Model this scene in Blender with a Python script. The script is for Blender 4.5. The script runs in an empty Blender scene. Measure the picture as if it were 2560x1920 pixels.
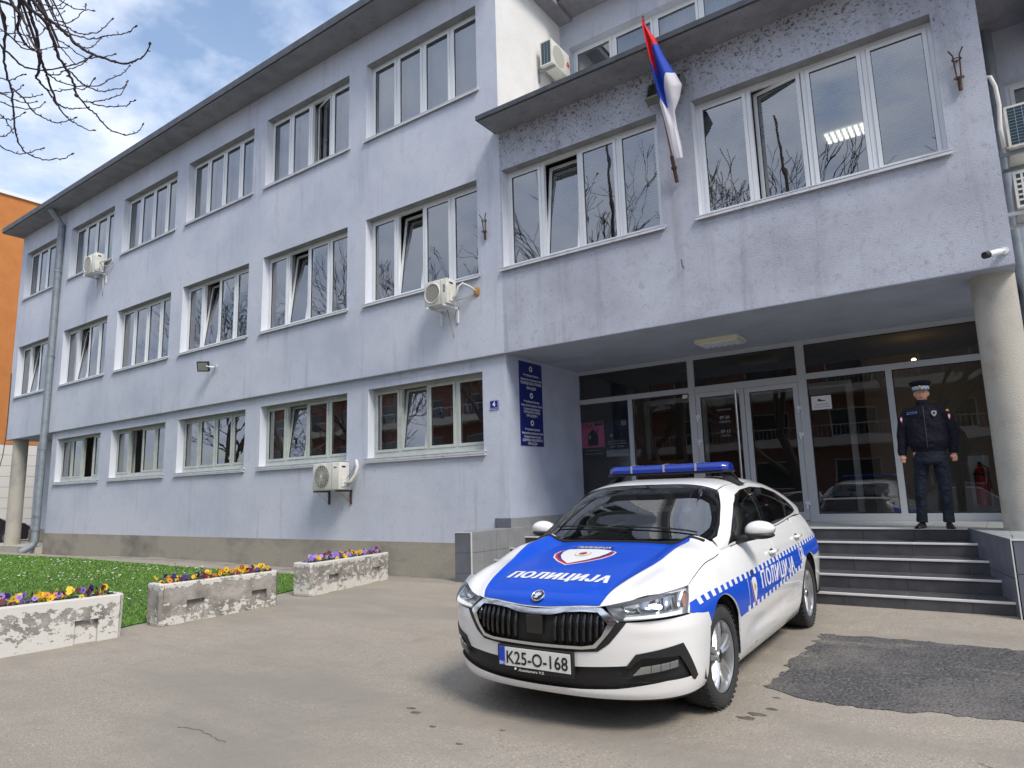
import bpy, bmesh, math, random
from math import sin, cos, pi, radians as rad
from mathutils import Vector, Matrix
from mathutils.geometry import delaunay_2d_cdt
SC = bpy.context.scene
COL = SC.collection

# ------------------------------------------------------------------ camera, sky, sun, exposure
HCAM = 1.308
cd = bpy.data.cameras.new('camera'); cam = bpy.data.objects.new('camera', cd); COL.objects.link(cam)
cd.sensor_width = 36.0; cd.lens = 1686.578/2560*36.0; cd.clip_end = 2000; cd.clip_start = 0.05
yaw, pit, rol = rad(-35.21206), rad(9.29212), rad(-1.5651)
fw = Vector((sin(yaw)*cos(pit), cos(yaw)*cos(pit), sin(pit)))
rt = Vector((cos(yaw), -sin(yaw), 0)); up = rt.cross(fw)
rt2 = cos(rol)*rt + sin(rol)*up; up2 = -sin(rol)*rt + cos(rol)*up
M = Matrix((rt2, up2, -fw)).transposed().to_4x4(); M.translation = (0, 0, HCAM)
cam.matrix_world = M; SC.camera = cam

HOLE = Vector((-0.7427, 0.4026, 0.5351)).normalized()
SUN_DIR = Vector((0.66, -0.30, 0.86)).normalized()      # towards the sun
world = bpy.data.worlds.new('World'); SC.world = world; world.use_nodes = True
nt = world.node_tree; nt.nodes.clear()
def N(t, **k):
    n = nt.nodes.new(t)
    for a, b in k.items(): setattr(n, a, b)
    return n
L = lambda a, b: nt.links.new(a, b)
wo = N('ShaderNodeOutputWorld'); bg = N('ShaderNodeBackground'); L(bg.outputs[0], wo.inputs[0])
sky = N('ShaderNodeTexSky', sky_type='NISHITA'); sky.sun_disc = False
sky.sun_elevation = math.asin(SUN_DIR.z); sky.sun_rotation = math.atan2(SUN_DIR.x, SUN_DIR.y)
sky.air_density = 1.3; sky.dust_density = 1.0
tc = N('ShaderNodeTexCoord'); sep = N('ShaderNodeSeparateXYZ'); L(tc.outputs['Generated'], sep.inputs[0])
dz = N('ShaderNodeMath', operation='ADD'); L(sep.outputs['Z'], dz.inputs[0]); dz.inputs[1].default_value = 0.22
dm = N('ShaderNodeMath', operation='MAXIMUM'); L(dz.outputs[0], dm.inputs[0]); dm.inputs[1].default_value = 0.08
dx = N('ShaderNodeMath', operation='DIVIDE'); L(sep.outputs['X'], dx.inputs[0]); L(dm.outputs[0], dx.inputs[1])
dy = N('ShaderNodeMath', operation='DIVIDE'); L(sep.outputs['Y'], dy.inputs[0]); L(dm.outputs[0], dy.inputs[1])
cmb = N('ShaderNodeCombineXYZ'); L(dx.outputs[0], cmb.inputs[0]); L(dy.outputs[0], cmb.inputs[1]); cmb.inputs[2].default_value = 3.7
n1 = N('ShaderNodeTexNoise'); n1.inputs['Scale'].default_value = 2.6; n1.inputs['Detail'].default_value = 10; n1.inputs['Roughness'].default_value = 0.56; L(cmb.outputs[0], n1.inputs['Vector'])
n2 = N('ShaderNodeTexNoise'); n2.inputs['Scale'].default_value = 4.6; n2.inputs['Detail'].default_value = 8; n2.inputs['Roughness'].default_value = 0.55; L(cmb.outputs[0], n2.inputs['Vector'])
vd = N('ShaderNodeVectorMath', operation='DOT_PRODUCT'); L(tc.outputs['Generated'], vd.inputs[0]); vd.inputs[1].default_value = HOLE
hm = N('ShaderNodeMapRange'); hm.inputs[1].default_value = .988; hm.inputs[2].default_value = 1.0; hm.inputs[3].default_value = 0; hm.inputs[4].default_value = -.13; hm.interpolation_type = 'SMOOTHSTEP'; L(vd.outputs['Value'], hm.inputs[0])
ha = N('ShaderNodeMath', operation='ADD'); L(n1.outputs['Fac'], ha.inputs[0]); L(hm.outputs[0], ha.inputs[1])
r1 = N('ShaderNodeValToRGB'); r1.color_ramp.elements[0].position = 0.29; r1.color_ramp.elements[1].position = 0.45; L(ha.outputs[0], r1.inputs[0])
r1.color_ramp.elements[0].color = (.12, .12, .12, 1)
r2 = N('ShaderNodeValToRGB'); r2.color_ramp.elements[0].position = 0.36; r2.color_ramp.elements[0].color = (4.6, 5.4, 7.1, 1)
r2.color_ramp.elements[1].position = 0.60; r2.color_ramp.elements[1].color = (6.4, 6.9, 8.1, 1); L(n2.outputs['Fac'], r2.inputs[0])
mixw = N('ShaderNodeMixRGB'); L(r1.outputs[0], mixw.inputs[0]); 
skm = N('ShaderNodeMixRGB', blend_type='MULTIPLY'); skm.inputs[0].default_value = 1; L(sky.outputs[0], skm.inputs[1]); skm.inputs[2].default_value = (1.25, 1.3, 1.35, 1)
L(skm.outputs[0], mixw.inputs[1]); L(r2.outputs[0], mixw.inputs[2])
L(mixw.outputs[0], bg.inputs[0]); bg.inputs[1].default_value = 0.10

sl = bpy.data.lights.new('sun', 'SUN'); sl.energy = 2.2; sl.angle = rad(20); sl.color = (1.0, 0.93, 0.83)
so = bpy.data.objects.new('sun', sl); COL.objects.link(so); so.location = (30, -10, 30)
so.rotation_euler = SUN_DIR.to_track_quat('Z', 'Y').to_euler()
SC.view_settings.view_transform = 'Standard'; SC.view_settings.look = 'None'
SC.view_settings.exposure = 0.62; SC.view_settings.gamma = 1.0
try: SC.view_settings.use_curve_mapping = False
except Exception: pass
SC.cycles.use_denoising = True
SC.cycles.max_bounces = 8; SC.cycles.transparent_max_bounces = 16; SC.cycles.glossy_bounces = 4; SC.cycles.diffuse_bounces = 4

random.seed(11)
# ------------------------------------------------------------------ materials
MATS = {}
def mat(name, col, rough=.6, metal=0., spec=.5, coat=0., emis=None, bump=(), mott=(), alpha=None, sheen=0., soot=None):
    """bump: list of (scale, distance, detail); mott: list of (scale, colour2, lo, hi, detail[, stretch])"""
    m = bpy.data.materials.new(name); m.use_nodes = True; t = m.node_tree; b = t.nodes['Principled BSDF']
    b.inputs['Base Color'].default_value = (*col, 1); b.inputs['Roughness'].default_value = rough; b.inputs['Metallic'].default_value = metal
    b.inputs['Specular IOR Level'].default_value = spec
    if coat: b.inputs['Coat Weight'].default_value = coat; b.inputs['Coat Roughness'].default_value = .03
    if emis: b.inputs['Emission Color'].default_value = (*emis[0], 1); b.inputs['Emission Strength'].default_value = emis[1]
    co = t.nodes.new('ShaderNodeTexCoord').outputs['Object']
    cur = None
    for mo in mott:
        sc_, c2, lo, hi, det = mo[:5]
        src = co
        if len(mo) > 5:
            mp = t.nodes.new('ShaderNodeMapping'); mp.inputs['Scale'].default_value = mo[5]; t.links.new(co, mp.inputs[0]); src = mp.outputs[0]
        n = t.nodes.new('ShaderNodeTexNoise'); n.inputs['Scale'].default_value = sc_; n.inputs['Detail'].default_value = det; n.inputs['Roughness'].default_value = .6
        t.links.new(src, n.inputs['Vector'])
        r = t.nodes.new('ShaderNodeValToRGB'); r.color_ramp.elements[0].position = lo; r.color_ramp.elements[1].position = hi; t.links.new(n.outputs['Fac'], r.inputs[0])
        mx = t.nodes.new('ShaderNodeMixRGB'); t.links.new(r.outputs[0], mx.inputs[0]); mx.inputs[2].default_value = (*c2, 1)
        if cur is None: mx.inputs[1].default_value = (*col, 1)
        else: t.links.new(cur, mx.inputs[1])
        cur = mx.outputs[0]
    if cur is not None: t.links.new(cur, b.inputs['Base Color'])
    prev = None
    for sc_, dist, det in bump:
        n = t.nodes.new('ShaderNodeTexNoise'); n.inputs['Scale'].default_value = sc_; n.inputs['Detail'].default_value = det; t.links.new(co, n.inputs['Vector'])
        bp = t.nodes.new('ShaderNodeBump'); bp.inputs['Strength'].default_value = 1; bp.inputs['Distance'].default_value = dist; t.links.new(n.outputs['Fac'], bp.inputs['Height'])
        if prev is not None: t.links.new(prev, bp.inputs['Normal'])
        prev = bp.outputs[0]
    if prev is not None: t.links.new(prev, b.inputs['Normal'])
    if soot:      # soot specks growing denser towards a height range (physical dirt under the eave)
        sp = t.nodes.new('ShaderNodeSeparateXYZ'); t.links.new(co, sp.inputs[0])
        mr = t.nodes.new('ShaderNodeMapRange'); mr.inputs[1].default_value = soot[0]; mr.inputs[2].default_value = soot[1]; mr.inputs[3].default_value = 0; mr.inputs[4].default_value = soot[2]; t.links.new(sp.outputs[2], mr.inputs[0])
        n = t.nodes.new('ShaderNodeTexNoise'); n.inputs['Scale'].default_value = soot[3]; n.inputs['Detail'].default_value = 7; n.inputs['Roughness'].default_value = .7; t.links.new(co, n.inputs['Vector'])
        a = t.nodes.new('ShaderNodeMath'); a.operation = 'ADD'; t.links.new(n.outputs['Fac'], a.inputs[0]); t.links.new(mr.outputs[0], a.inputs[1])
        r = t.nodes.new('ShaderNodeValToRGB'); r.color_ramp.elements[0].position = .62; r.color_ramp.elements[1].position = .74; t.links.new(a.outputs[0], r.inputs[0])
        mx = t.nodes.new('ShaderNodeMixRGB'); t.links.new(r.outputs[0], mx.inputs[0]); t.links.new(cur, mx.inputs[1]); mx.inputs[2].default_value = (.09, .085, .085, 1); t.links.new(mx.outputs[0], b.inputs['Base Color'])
    MATS[name] = m
    return m
def glass(name, tint, ior=1.9, rough=0., wav=0.0, trans=True):
    m = bpy.data.materials.new(name); m.use_nodes = True; t = m.node_tree; t.nodes.clear()
    o = t.nodes.new('ShaderNodeOutputMaterial'); mx = t.nodes.new('ShaderNodeMixShader'); t.links.new(mx.outputs[0], o.inputs[0])
    f = t.nodes.new('ShaderNodeFresnel'); f.inputs[0].default_value = ior; t.links.new(f.outputs[0], mx.inputs[0])
    a = t.nodes.new('ShaderNodeBsdfTransparent'); a.inputs[0].default_value = (*tint, 1)
    g = t.nodes.new('ShaderNodeBsdfGlossy'); g.inputs['Roughness'].default_value = rough; g.inputs[0].default_value = (.95, .97, 1, 1)
    t.links.new(a.outputs[0], mx.inputs[1]); t.links.new(g.outputs[0], mx.inputs[2])
    if wav:
        co = t.nodes.new('ShaderNodeTexCoord').outputs['Object']
        n = t.nodes.new('ShaderNodeTexNoise'); n.inputs['Scale'].default_value = 2.2; n.inputs['Detail'].default_value = 1.5; t.links.new(co, n.inputs['Vector'])
        bp = t.nodes.new('ShaderNodeBump'); bp.inputs['Distance'].default_value = wav; t.links.new(n.outputs['Fac'], bp.inputs['Height'])
        t.links.new(bp.outputs[0], g.inputs['Normal']); t.links.new(bp.outputs[0], f.inputs['Normal'])
    return m
def node_mat(m):
    t = m.node_tree; return t, t.nodes['Principled BSDF']

STUC = (.63, .665, .755)
M_stucco = mat('stucco_lavender', STUC, .92, spec=.2, bump=[(80, .015, 5), (150, .006, 3)],
    mott=[(.55, (.49, .53, .64), .40, .72, 8), (5, (.49, .52, .61), .56, .85, 9), (1.5, (.34, .365, .43), .57, .90, 9, (3.2, 3.2, .22)), (.9, (.60, .66, .78), .52, .8, 6), (60, (.34, .36, .43), .58, .74, 5)])
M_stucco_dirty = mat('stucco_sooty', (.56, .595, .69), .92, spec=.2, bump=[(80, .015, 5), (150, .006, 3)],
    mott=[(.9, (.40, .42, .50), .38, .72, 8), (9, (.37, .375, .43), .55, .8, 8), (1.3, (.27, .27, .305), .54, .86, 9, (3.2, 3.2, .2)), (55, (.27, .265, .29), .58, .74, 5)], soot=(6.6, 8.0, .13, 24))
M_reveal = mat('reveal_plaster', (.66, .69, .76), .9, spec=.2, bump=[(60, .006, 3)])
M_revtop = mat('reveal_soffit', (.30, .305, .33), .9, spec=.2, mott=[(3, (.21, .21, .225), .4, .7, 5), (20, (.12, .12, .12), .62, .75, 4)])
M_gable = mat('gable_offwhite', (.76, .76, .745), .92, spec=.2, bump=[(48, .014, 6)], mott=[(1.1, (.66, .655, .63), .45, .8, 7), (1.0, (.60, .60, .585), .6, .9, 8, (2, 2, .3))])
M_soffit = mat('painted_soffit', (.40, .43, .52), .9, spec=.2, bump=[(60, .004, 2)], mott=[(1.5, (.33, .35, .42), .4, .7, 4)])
M_eave = mat('eave_concrete', (.27, .275, .31), .9, spec=.2, bump=[(50, .006, 2)], mott=[(2, (.19, .19, .21), .40, .70, 6), (20, (.09, .085, .085), .60, .75, 7)])
M_fascia = mat('eave_sheet_metal', (.045, .05, .062), .55, mott=[(4, (.08, .085, .10), .4, .7, 4)])
M_plinth = mat('plinth_terrazzo', (.38, .355, .295), .95, spec=.2, bump=[(70, .012, 3)],
    mott=[(1.0, (.17, .165, .155), .44, .80, 10, (1, 1, 1.8)), (60, (.10, .10, .10), .60, .68, 3), (45, (.5, .49, .45), .66, .74, 3)])
M_pvc = mat('white_pvc', (.72, .75, .78), .35, spec=.5)
M_pvc_old = mat('grey_green_frame', (.48, .52, .49), .45, mott=[(6, (.40, .43, .40), .4, .7, 4)])
M_alu = mat('grey_aluminium', (.50, .53, .56), .38, metal=.25)
M_rubber = mat('black_gasket', (.015, .015, .017), .6)
M_sill = mat('sill_metal', (.60, .62, .66), .45, metal=.1, mott=[(8, (.42, .42, .44), .5, .75, 5)])
M_room = mat('room_plaster', (.55, .54, .50), .9)
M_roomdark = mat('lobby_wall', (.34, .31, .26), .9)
M_blind = mat('blind_slat', (.76, .79, .80), .5)
M_curtain = mat('curtain_cloth', (.78, .80, .78), .9, bump=[(3, .03, 1)])
M_glass = glass('window_glass', (.86, .90, .90), 3.0, 0, .0012)
M_glass_door = glass('shopfront_glass', (.80, .84, .82), 1.9, 0, .0006)
M_zinc = mat('zinc_pipe', (.27, .31, .34), .5, metal=.35, mott=[(5, (.20, .23, .26), .45, .7, 4)])
M_conc = mat('column_concrete', (.45, .43, .38), .95, spec=.2, bump=[(70, .010, 5)], mott=[(2.2, (.34, .29, .22), .55, .8, 5), (1.2, (.30, .30, .30), .5, .75, 6), (50, (.15, .15, .14), .68, .74, 3)])
M_tile_d = mat('dark_stair_tile', (.055, .055, .062), .5, mott=[(5, (.08, .08, .088), .45, .7, 7), (40, (.16, .16, .16), .66, .75, 4)])
M_tile_lit = mat('sunlit_wall_tile', (.27, .28, .29), .55, mott=[(4, (.22, .225, .235), .4, .7, 7)])  # wall tile with sunlight put into its colour, for right-facing and top faces
M_tile_shade = mat('shaded_wall_tile', (.14, .15, .18), .5, mott=[(4, (.11, .115, .14), .4, .7, 7)])  # same wall tile with shade put into its colour, for front and left-facing faces
M_grout = mat('grout', (.22, .22, .22), .9)
M_floor = mat('landing_tile', (.34, .36, .36), .4, mott=[(3, (.28, .30, .30), .4, .7, 6)])
M_nosing = mat('aluminium_nosing', (.75, .75, .74), .4, metal=.2)
M_orange = mat('orange_render', (.50, .20, .065), .95, spec=.2, bump=[(20, .01, 2)], mott=[(1.5, (.44, .17, .055), .4, .7, 5)])
M_whitestone = mat('white_cladding', (.62, .62, .58), .7)
M_rust = mat('rusty_steel', (.07, .045, .035), .8, metal=.3, bump=[(60, .004, 3)], mott=[(30, (.16, .07, .035), .5, .65, 4)])

# ------------------------------------------------------------------ mesh helpers
class MB:
    def __init__(s): s.v = []; s.f = []; s.m = []; s.uvs = {}
    def add(s, vs, fs, mi=0):
        o = len(s.v); s.v += [tuple(v) for v in vs]; s.f += [tuple(i+o for i in f) for f in fs]; s.m += [mi]*len(fs); return s
    def box(s, x0, y0, z0, x1, y1, z1, mi=0):
        return s.add([(x0,y0,z0),(x1,y0,z0),(x1,y1,z0),(x0,y1,z0),(x0,y0,z1),(x1,y0,z1),(x1,y1,z1),(x0,y1,z1)],
                     [(0,3,2,1),(4,5,6,7),(0,1,5,4),(1,2,6,5),(2,3,7,6),(3,0,4,7)], mi)
    def bbox(s, x0, y0, z0, x1, y1, z1, b=.01, mi=0):       # box with chamfered edges
        bm = bmesh.new(); bmesh.ops.create_cube(bm, size=1)
        for v in bm.verts: v.co = Vector(((x0+x1)/2+v.co.x*(x1-x0), (y0+y1)/2+v.co.y*(y1-y0), (z0+z1)/2+v.co.z*(z1-z0)))
        bmesh.ops.bevel(bm, geom=bm.edges[:], offset=b, segments=2, affect='EDGES', profile=.5)
        bm.verts.index_update(); s.add([v.co[:] for v in bm.verts], [[v.index for v in f.verts] for f in bm.faces], mi); bm.free(); return s
    def quad(s, a, b, c, d, mi=0): return s.add([a, b, c, d], [(0,1,2,3)], mi)
    def tube(s, pts, r, n=8, mi=0, cap=True, ry=None):
        pts = [Vector(p) for p in pts]; k = len(pts); rs = r if isinstance(r, (list, tuple)) else [r]*k
        vs = []; fs = []; prev = None
        for i, p in enumerate(pts):
            d = (pts[min(i+1, k-1)]-pts[max(i-1, 0)])
            d = d.normalized() if d.length > 1e-9 else Vector((0,0,1))
            if prev is None: a = d.orthogonal().normalized()
            else:
                a = prev - d*prev.dot(d); a = a.normalized() if a.length > 1e-6 else d.orthogonal().normalized()
            prev = a; b = d.cross(a)
            for j in range(n):
                t = 2*pi*j/n; vs.append(p + a*cos(t)*rs[i] + b*sin(t)*rs[i])
        for i in range(k-1):
            for j in range(n): fs.append((i*n+j, i*n+(j+1)%n, (i+1)*n+(j+1)%n, (i+1)*n+j))
        if cap: fs += [tuple(range(n))[::-1], tuple(range((k-1)*n, k*n))]
        return s.add(vs, fs, mi)
    def lathe(s, prof, n=32, axis='z', c=(0,0,0), mi=0):     # prof: list of (r, h)
        vs = []; fs = []
        for r, h in prof:
            for j in range(n):
                t = 2*pi*j/n; a, b = r*cos(t), r*sin(t)
                p = {'z': (a, b, h), 'y': (a, h, b), 'x': (h, a, b)}[axis]
                vs.append((p[0]+c[0], p[1]+c[1], p[2]+c[2]))
        for i in range(len(prof)-1):
            for j in range(n): fs.append((i*n+j, i*n+(j+1)%n, (i+1)*n+(j+1)%n, (i+1)*n+j))
        return s.add(vs, fs, mi)
    def sphere(s, c, r, n=12, mi=0, sc=(1,1,1)):
        prof = [(r*sin(pi*i/(n//2+2)) , -r*cos(pi*i/(n//2+2))) for i in range(n//2+3)]
        o = len(s.v); s.lathe(prof, n, 'z', (0,0,0), mi)
        for i in range(o, len(s.v)):
            v = s.v[i]; s.v[i] = (v[0]*sc[0]+c[0], v[1]*sc[1]+c[1], v[2]*sc[2]+c[2])
        return s
    def xf(s, Mx):
        s.v = [tuple(Mx @ Vector(v)) for v in s.v]; return s
    def build(s, name, mats, parent=None, smooth=False, loc=None, fixn=True):
        me = bpy.data.meshes.new(name); me.from_pydata(s.v, [], s.f)
        if not isinstance(mats, (list, tuple)): mats = [mats]
        for m in mats: me.materials.append(m)
        if len(mats) > 1: me.polygons.foreach_set('material_index', s.m)
        if fixn:
            bm = bmesh.new(); bm.from_mesh(me); bmesh.ops.recalc_face_normals(bm, faces=bm.faces); bm.to_mesh(me); bm.free()
        if smooth:
            me.polygons.foreach_set('use_smooth', [True]*len(me.polygons))
            if smooth != 'all':
                try: me.set_sharp_from_angle(angle=rad(smooth if smooth > 1 else 40))
                except Exception: pass
        me.update()
        o = bpy.data.objects.new(name, me); COL.objects.link(o)
        if parent is not None: o.parent = parent
        if loc: o.location = loc
        return o
def thing(name, label, cat, loc=(0,0,0), rz=0., group=None):
    o = bpy.data.objects.new(name, None); COL.objects.link(o); o.location = loc; o.rotation_euler = (0,0,rz); o.empty_display_size = .2
    o['label'] = label; o['category'] = cat
    if group: o['group'] = group
    return o
def tag(o, label, cat, group=None):
    o['label'] = label; o['category'] = cat
    if group: o['group'] = group
    return o
def stuff(o, label=None, cat=None):
    o['kind'] = 'stuff'
    if label: o['label'] = label; o['category'] = cat
    return o
def struct(o): o['kind'] = 'structure'; return o
def copy_tree(o, parent=None):
    c = o.copy(); COL.objects.link(c); c.parent = parent
    for ch in o.children: copy_tree(ch, c)
    return c
def text_mesh(body, w=None, h=None, offset=0.0, shear=0., align='C', space=1.0):
    """flat lettering: list of 2D points and triangles, scaled to width w and/or cap height h, centred"""
    c = bpy.data.curves.new('lettering', 'FONT'); c.body = body; c.size = 1; c.offset = offset; c.shear = shear; c.space_character = space; c.resolution_u = 3
    o = bpy.data.objects.new('lettering', c); COL.objects.link(o); dg = bpy.context.evaluated_depsgraph_get()
    dg.update(); m = bpy.data.meshes.new_from_object(o.evaluated_get(dg), depsgraph=dg)
    vs = [(v.co.x, v.co.y) for v in m.vertices]; fs = [tuple(p.vertices) for p in m.polygons]
    bpy.data.objects.remove(o); bpy.data.curves.remove(c); bpy.data.meshes.remove(m)
    if not vs: return [], []
    x0 = min(v[0] for v in vs); x1 = max(v[0] for v in vs); y0 = 0.; y1 = .73
    sx = w/(x1-x0) if w else None; sy = h/(y1-y0) if h else None
    sx = sx or sy; sy = sy or sx
    return [((v[0]-(x0+x1)/2)*sx, (v[1]-(y0+y1)/2)*sy) for v in vs], fs
def lerp(a, b, t): return a+(b-a)*t
def sstep(a, b, x):
    t = min(1, max(0, (x-a)/(b-a))); return t*t*(3-2*t)
def ground(x, y):
    g = -.087+.0187*(min(y, 9)-4.55)
    dr = .20 if x > -10 else (lerp(.20, .115, (-10-x)/8) if x > -18 else lerp(.115, .25, min(1, (-18-x)/7)))
    g -= dr*sstep(8.2, 9.45, y)*sstep(-7.2, -8.2, x)
    return g
# ------------------------------------------------------------------ ground
def grid_sheet(name, xs, ys, zf, m):
    vs = [(x, y, zf(x, y)) for y in ys for x in xs]; n = len(xs)
    fs = [(j*n+i, j*n+i+1, (j+1)*n+i+1, (j+1)*n+i) for j in range(len(ys)-1) for i in range(n-1)]
    b = MB(); b.add(vs, fs); return b.build(name, m, smooth='all')
def fr(a, b, n): return [a+(b-a)*i/n for i in range(n+1)]
M_asph = mat('worn_asphalt', (.325, .290, .242), .9, spec=.25, bump=[(110, .006, 4), (5, .02, 3)],
    mott=[(.5, (.285, .257, .218), .36, .72, 9), (75, (.50, .45, .38), .54, .68, 5), (60, (.15, .135, .115), .57, .70, 6), (2.2, (.24, .215, .18), .58, .84, 9), (.35, (.27, .245, .21), .45, .6, 10, (1, 3, 1))])
M_patch = mat('fresh_asphalt_patch', (.085, .083, .085), .85, spec=.3, bump=[(45, .035, 6), (8, .03, 3)],
    mott=[(42, (.20, .19, .19), .50, .66, 6), (1.3, (.17, .16, .15), .44, .66, 8), (.8, (.26, .24, .205), .58, .72, 10, (1, 2.5, 1)), (30, (.03, .03, .03), .58, .7, 5)])
M_stain = mat('oil_stain', (.10, .088, .075), .7, mott=[(30, (.20, .18, .15), .5, .7, 4)])
struct(grid_sheet('ground', [-400, -120, -60]+fr(-40, 12, 104)+[40, 120, 400], [-400, -120, -40, -20]+fr(-10, 13, 92)+[30, 100, 400], ground, M_asph))
def blob(name, pts, m, dz, res=.12, edge=.02, jitter=0.02, curve=None):
    """ground-hugging sheet of an outline, with a ragged edge and a small real thickness"""
    out = []
    for i in range(len(pts)):
        a = Vector(pts[i]); b = Vector(pts[(i+1) % len(pts)]); k = max(1, int((b-a).length/(.06)))
        for j in range(k):
            p = a.lerp(b, j/k); out.append((p.x+random.uniform(-jitter, jitter), p.y+random.uniform(-jitter, jitter)))
    V = [Vector(p) for p in out]; n = len(V); E = [(i, (i+1) % n) for i in range(n)]
    x0 = min(p.x for p in V); x1 = max(p.x for p in V); y0 = min(p.y for p in V); y1 = max(p.y for p in V)
    def inside(p):
        c = False; j = n-1
        for i in range(n):
            if (V[i].y > p[1]) != (V[j].y > p[1]) and p[0] < (V[j].x-V[i].x)*(p[1]-V[i].y)/(V[j].y-V[i].y)+V[i].x: c = not c
            j = i
        return c
    x = x0
    while x < x1:
        y = y0
        while y < y1:
            if inside((x, y)): V.append(Vector((x, y)))
            y += res
        x += res
    r = delaunay_2d_cdt(V, E, [], 0, 1e-6)
    fs = []
    for f in r[2]:
        c = sum((r[0][i] for i in f), Vector((0, 0)))/3
        if inside(c): fs.append(tuple(f))
    vs = [(p.x, p.y, ground(p.x, p.y)+dz) for p in r[0]]
    b = MB(); b.add(vs, fs)
    k = len(b.v); m_ = [(p[0], p[1], ground(p[0], p[1])-.01) for p in out]
    vv = [(p[0], p[1], ground(p[0], p[1])+dz) for p in out]
    b.add(vv+m_, [(i, (i+1) % n, (i+1) % n+n, i+n) for i in range(n)])
    return b.build(name, m, smooth=60)
PATCH = [(-1.51, 5.12), (-1.46, 5.45), (-1.50, 5.75), (-1.47, 6.95), (-1.04, 7.0), (-.43, 7.0), (.1, 6.98), (1.2, 7.05), (2.6, 7.0), (2.6, 5.1), (1.2, 5.0), (.6, 5.05), (0, 5.09), (-.43, 5.06), (-.73, 4.95), (-1.0, 4.93), (-1.3, 5.0)]
struct(blob('asphalt_patch', PATCH, M_patch, .005, jitter=.032))
# lawn, verge paving
LAWN = [(-8.75, 1.0), (-8.45, 4.0), (-8.85, 6.5), (-9.1, 7.7), (-10.6, 7.95), (-13.3, 7.9), (-16, 7.95), (-20, 8.0), (-25, 7.7), (-34, 7.3), (-34, 1.0)]
M_soil = mat('lawn_soil', (.035, .075, .015), .95, bump=[(30, .02, 3)], mott=[(3, (.05, .10, .02), .4, .7, 5)])
struct(blob('lawn', LAWN, M_soil, .014, res=.25, jitter=.02))
M_pave = mat('old_paving', (.27, .245, .21), .95, bump=[(40, .01, 3)], mott=[(2.5, (.18, .165, .14), .45, .7, 7), (30, (.36, .33, .29), .6, .72, 4)])
sl_ = MB(); px = -8.3
strip = bpy.data.objects.new('footpath', None); COL.objects.link(strip); struct(strip)
random.seed(4)
while px > -31:
    w = random.uniform(.7, 1.15); x1 = px; x0 = px-w
    yf = 8.75 if px > -12 else (8.70 if px > -20 else 8.5)
    if px > -9.6: yf = 9.1
    b = MB(); z = ground((x0+x1)/2, 9.3)
    b.bbox(x0+.012, yf+random.uniform(-.02, .02), z-.05, x1-.012, 9.54, z+.03+random.uniform(-.008, .008), .012)
    b.build('paving_slab', M_pave, strip); px = x0
M_crack = mat('asphalt_crack', (.13, .115, .10), .9)
def crack(pts, w=.0035):
    out = []; rr = random.Random(len(pts))
    for i in range(len(pts)-1):
        for k in range(6):
            t = k/6; out.append((lerp(pts[i][0], pts[i+1][0], t)+rr.uniform(-.012, .012), lerp(pts[i][1], pts[i+1][1], t)+rr.uniform(-.012, .012)))
    b = MB(); n = len(out)
    for i in range(n-1):
        a, c = Vector(out[i]), Vector(out[i+1]); d = (c-a).normalized(); p = Vector((-d.y, d.x))*w*(.4+.6*rr.random()); za = ground(*a)+.0035
        b.quad((a.x-p.x, a.y-p.y, za), (c.x-p.x, c.y-p.y, za), (c.x+p.x, c.y+p.y, za), (a.x+p.x, a.y+p.y, za))
    struct(b.build('crack', M_crack))
for c_ in ([(-4.51, 2.54), (-4.37, 2.57), (-4.15, 2.55), (-3.94, 2.53)], [(.3, 3.9), (.0, 4.2), (-.3, 4.35)]): crack(c_)
# stains of oil and small cracks on the asphalt
random.seed(8)
for (x, y, r) in [(-1.38, 4.52, .055), (-1.34, 4.66, .03), (-1.43, 4.42, .05), (-1.37, 4.9, .022), (-1.33, 5.5, .035), (-3.42, 3.55, .028), (-3.33, 3.50, .030), (-3.05, 3.36, .026), (-2.72, 3.22, .018), (-2.62, 3.52, .016)]:
    pts = [(x+r*(1+.35*random.uniform(-1, 1))*cos(t*.7)*1.2, y+r*(.6+.3*random.uniform(-1, 1))*sin(t*.7)) for t in range(9)]
    struct(blob('oil_stain', pts, M_stain, .0022, res=.05, jitter=.003))
# ------------------------------------------------------------------ police station building
YF, YG, YGL = 9.476, 9.56, 12.15
ZOV = 3.79; ZP = .7415; XC = .46; XL = -29.66; XR = -6.86
bld = thing('police_station', 'long three storey lavender stuccoed office block with recessed glass entrance', 'building', (0, 0, 0))
def wall_xz(b, y, x0, x1, z0, z1, ops, depth, mi=0, mi2=0, flip=1):
    xs = sorted({x0, x1} | {o[0] for o in ops} | {o[1] for o in ops}); zs = sorted({z0, z1} | {o[2] for o in ops} | {o[3] for o in ops})
    for i in range(len(xs)-1):
        for j in range(len(zs)-1):
            cx, cz = (xs[i]+xs[i+1])/2, (zs[j]+zs[j+1])/2
            if any(o[0] < cx < o[1] and o[2] < cz < o[3] for o in ops): continue
            b.quad((xs[i], y, zs[j]), (xs[i+1], y, zs[j]), (xs[i+1], y, zs[j+1]), (xs[i], y, zs[j+1]), mi)
    for (a, c, d, e) in ops:
        y2 = y+depth
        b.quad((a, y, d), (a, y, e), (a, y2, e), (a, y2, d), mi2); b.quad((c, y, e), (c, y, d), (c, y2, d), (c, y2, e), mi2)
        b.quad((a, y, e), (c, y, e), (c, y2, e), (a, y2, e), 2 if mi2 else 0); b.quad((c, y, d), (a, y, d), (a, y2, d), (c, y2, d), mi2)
Z2 = (5.325, 7.215); Z3 = (9.06, 10.88); Z1 = (2.10, 3.53)
row2 = [(-29.19, -26.1), (-25.33, -22.17), (-21.50, -18.37), (-17.75, -14.66), (-14.07, -11.0), (-10.42, -7.38)]
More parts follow.
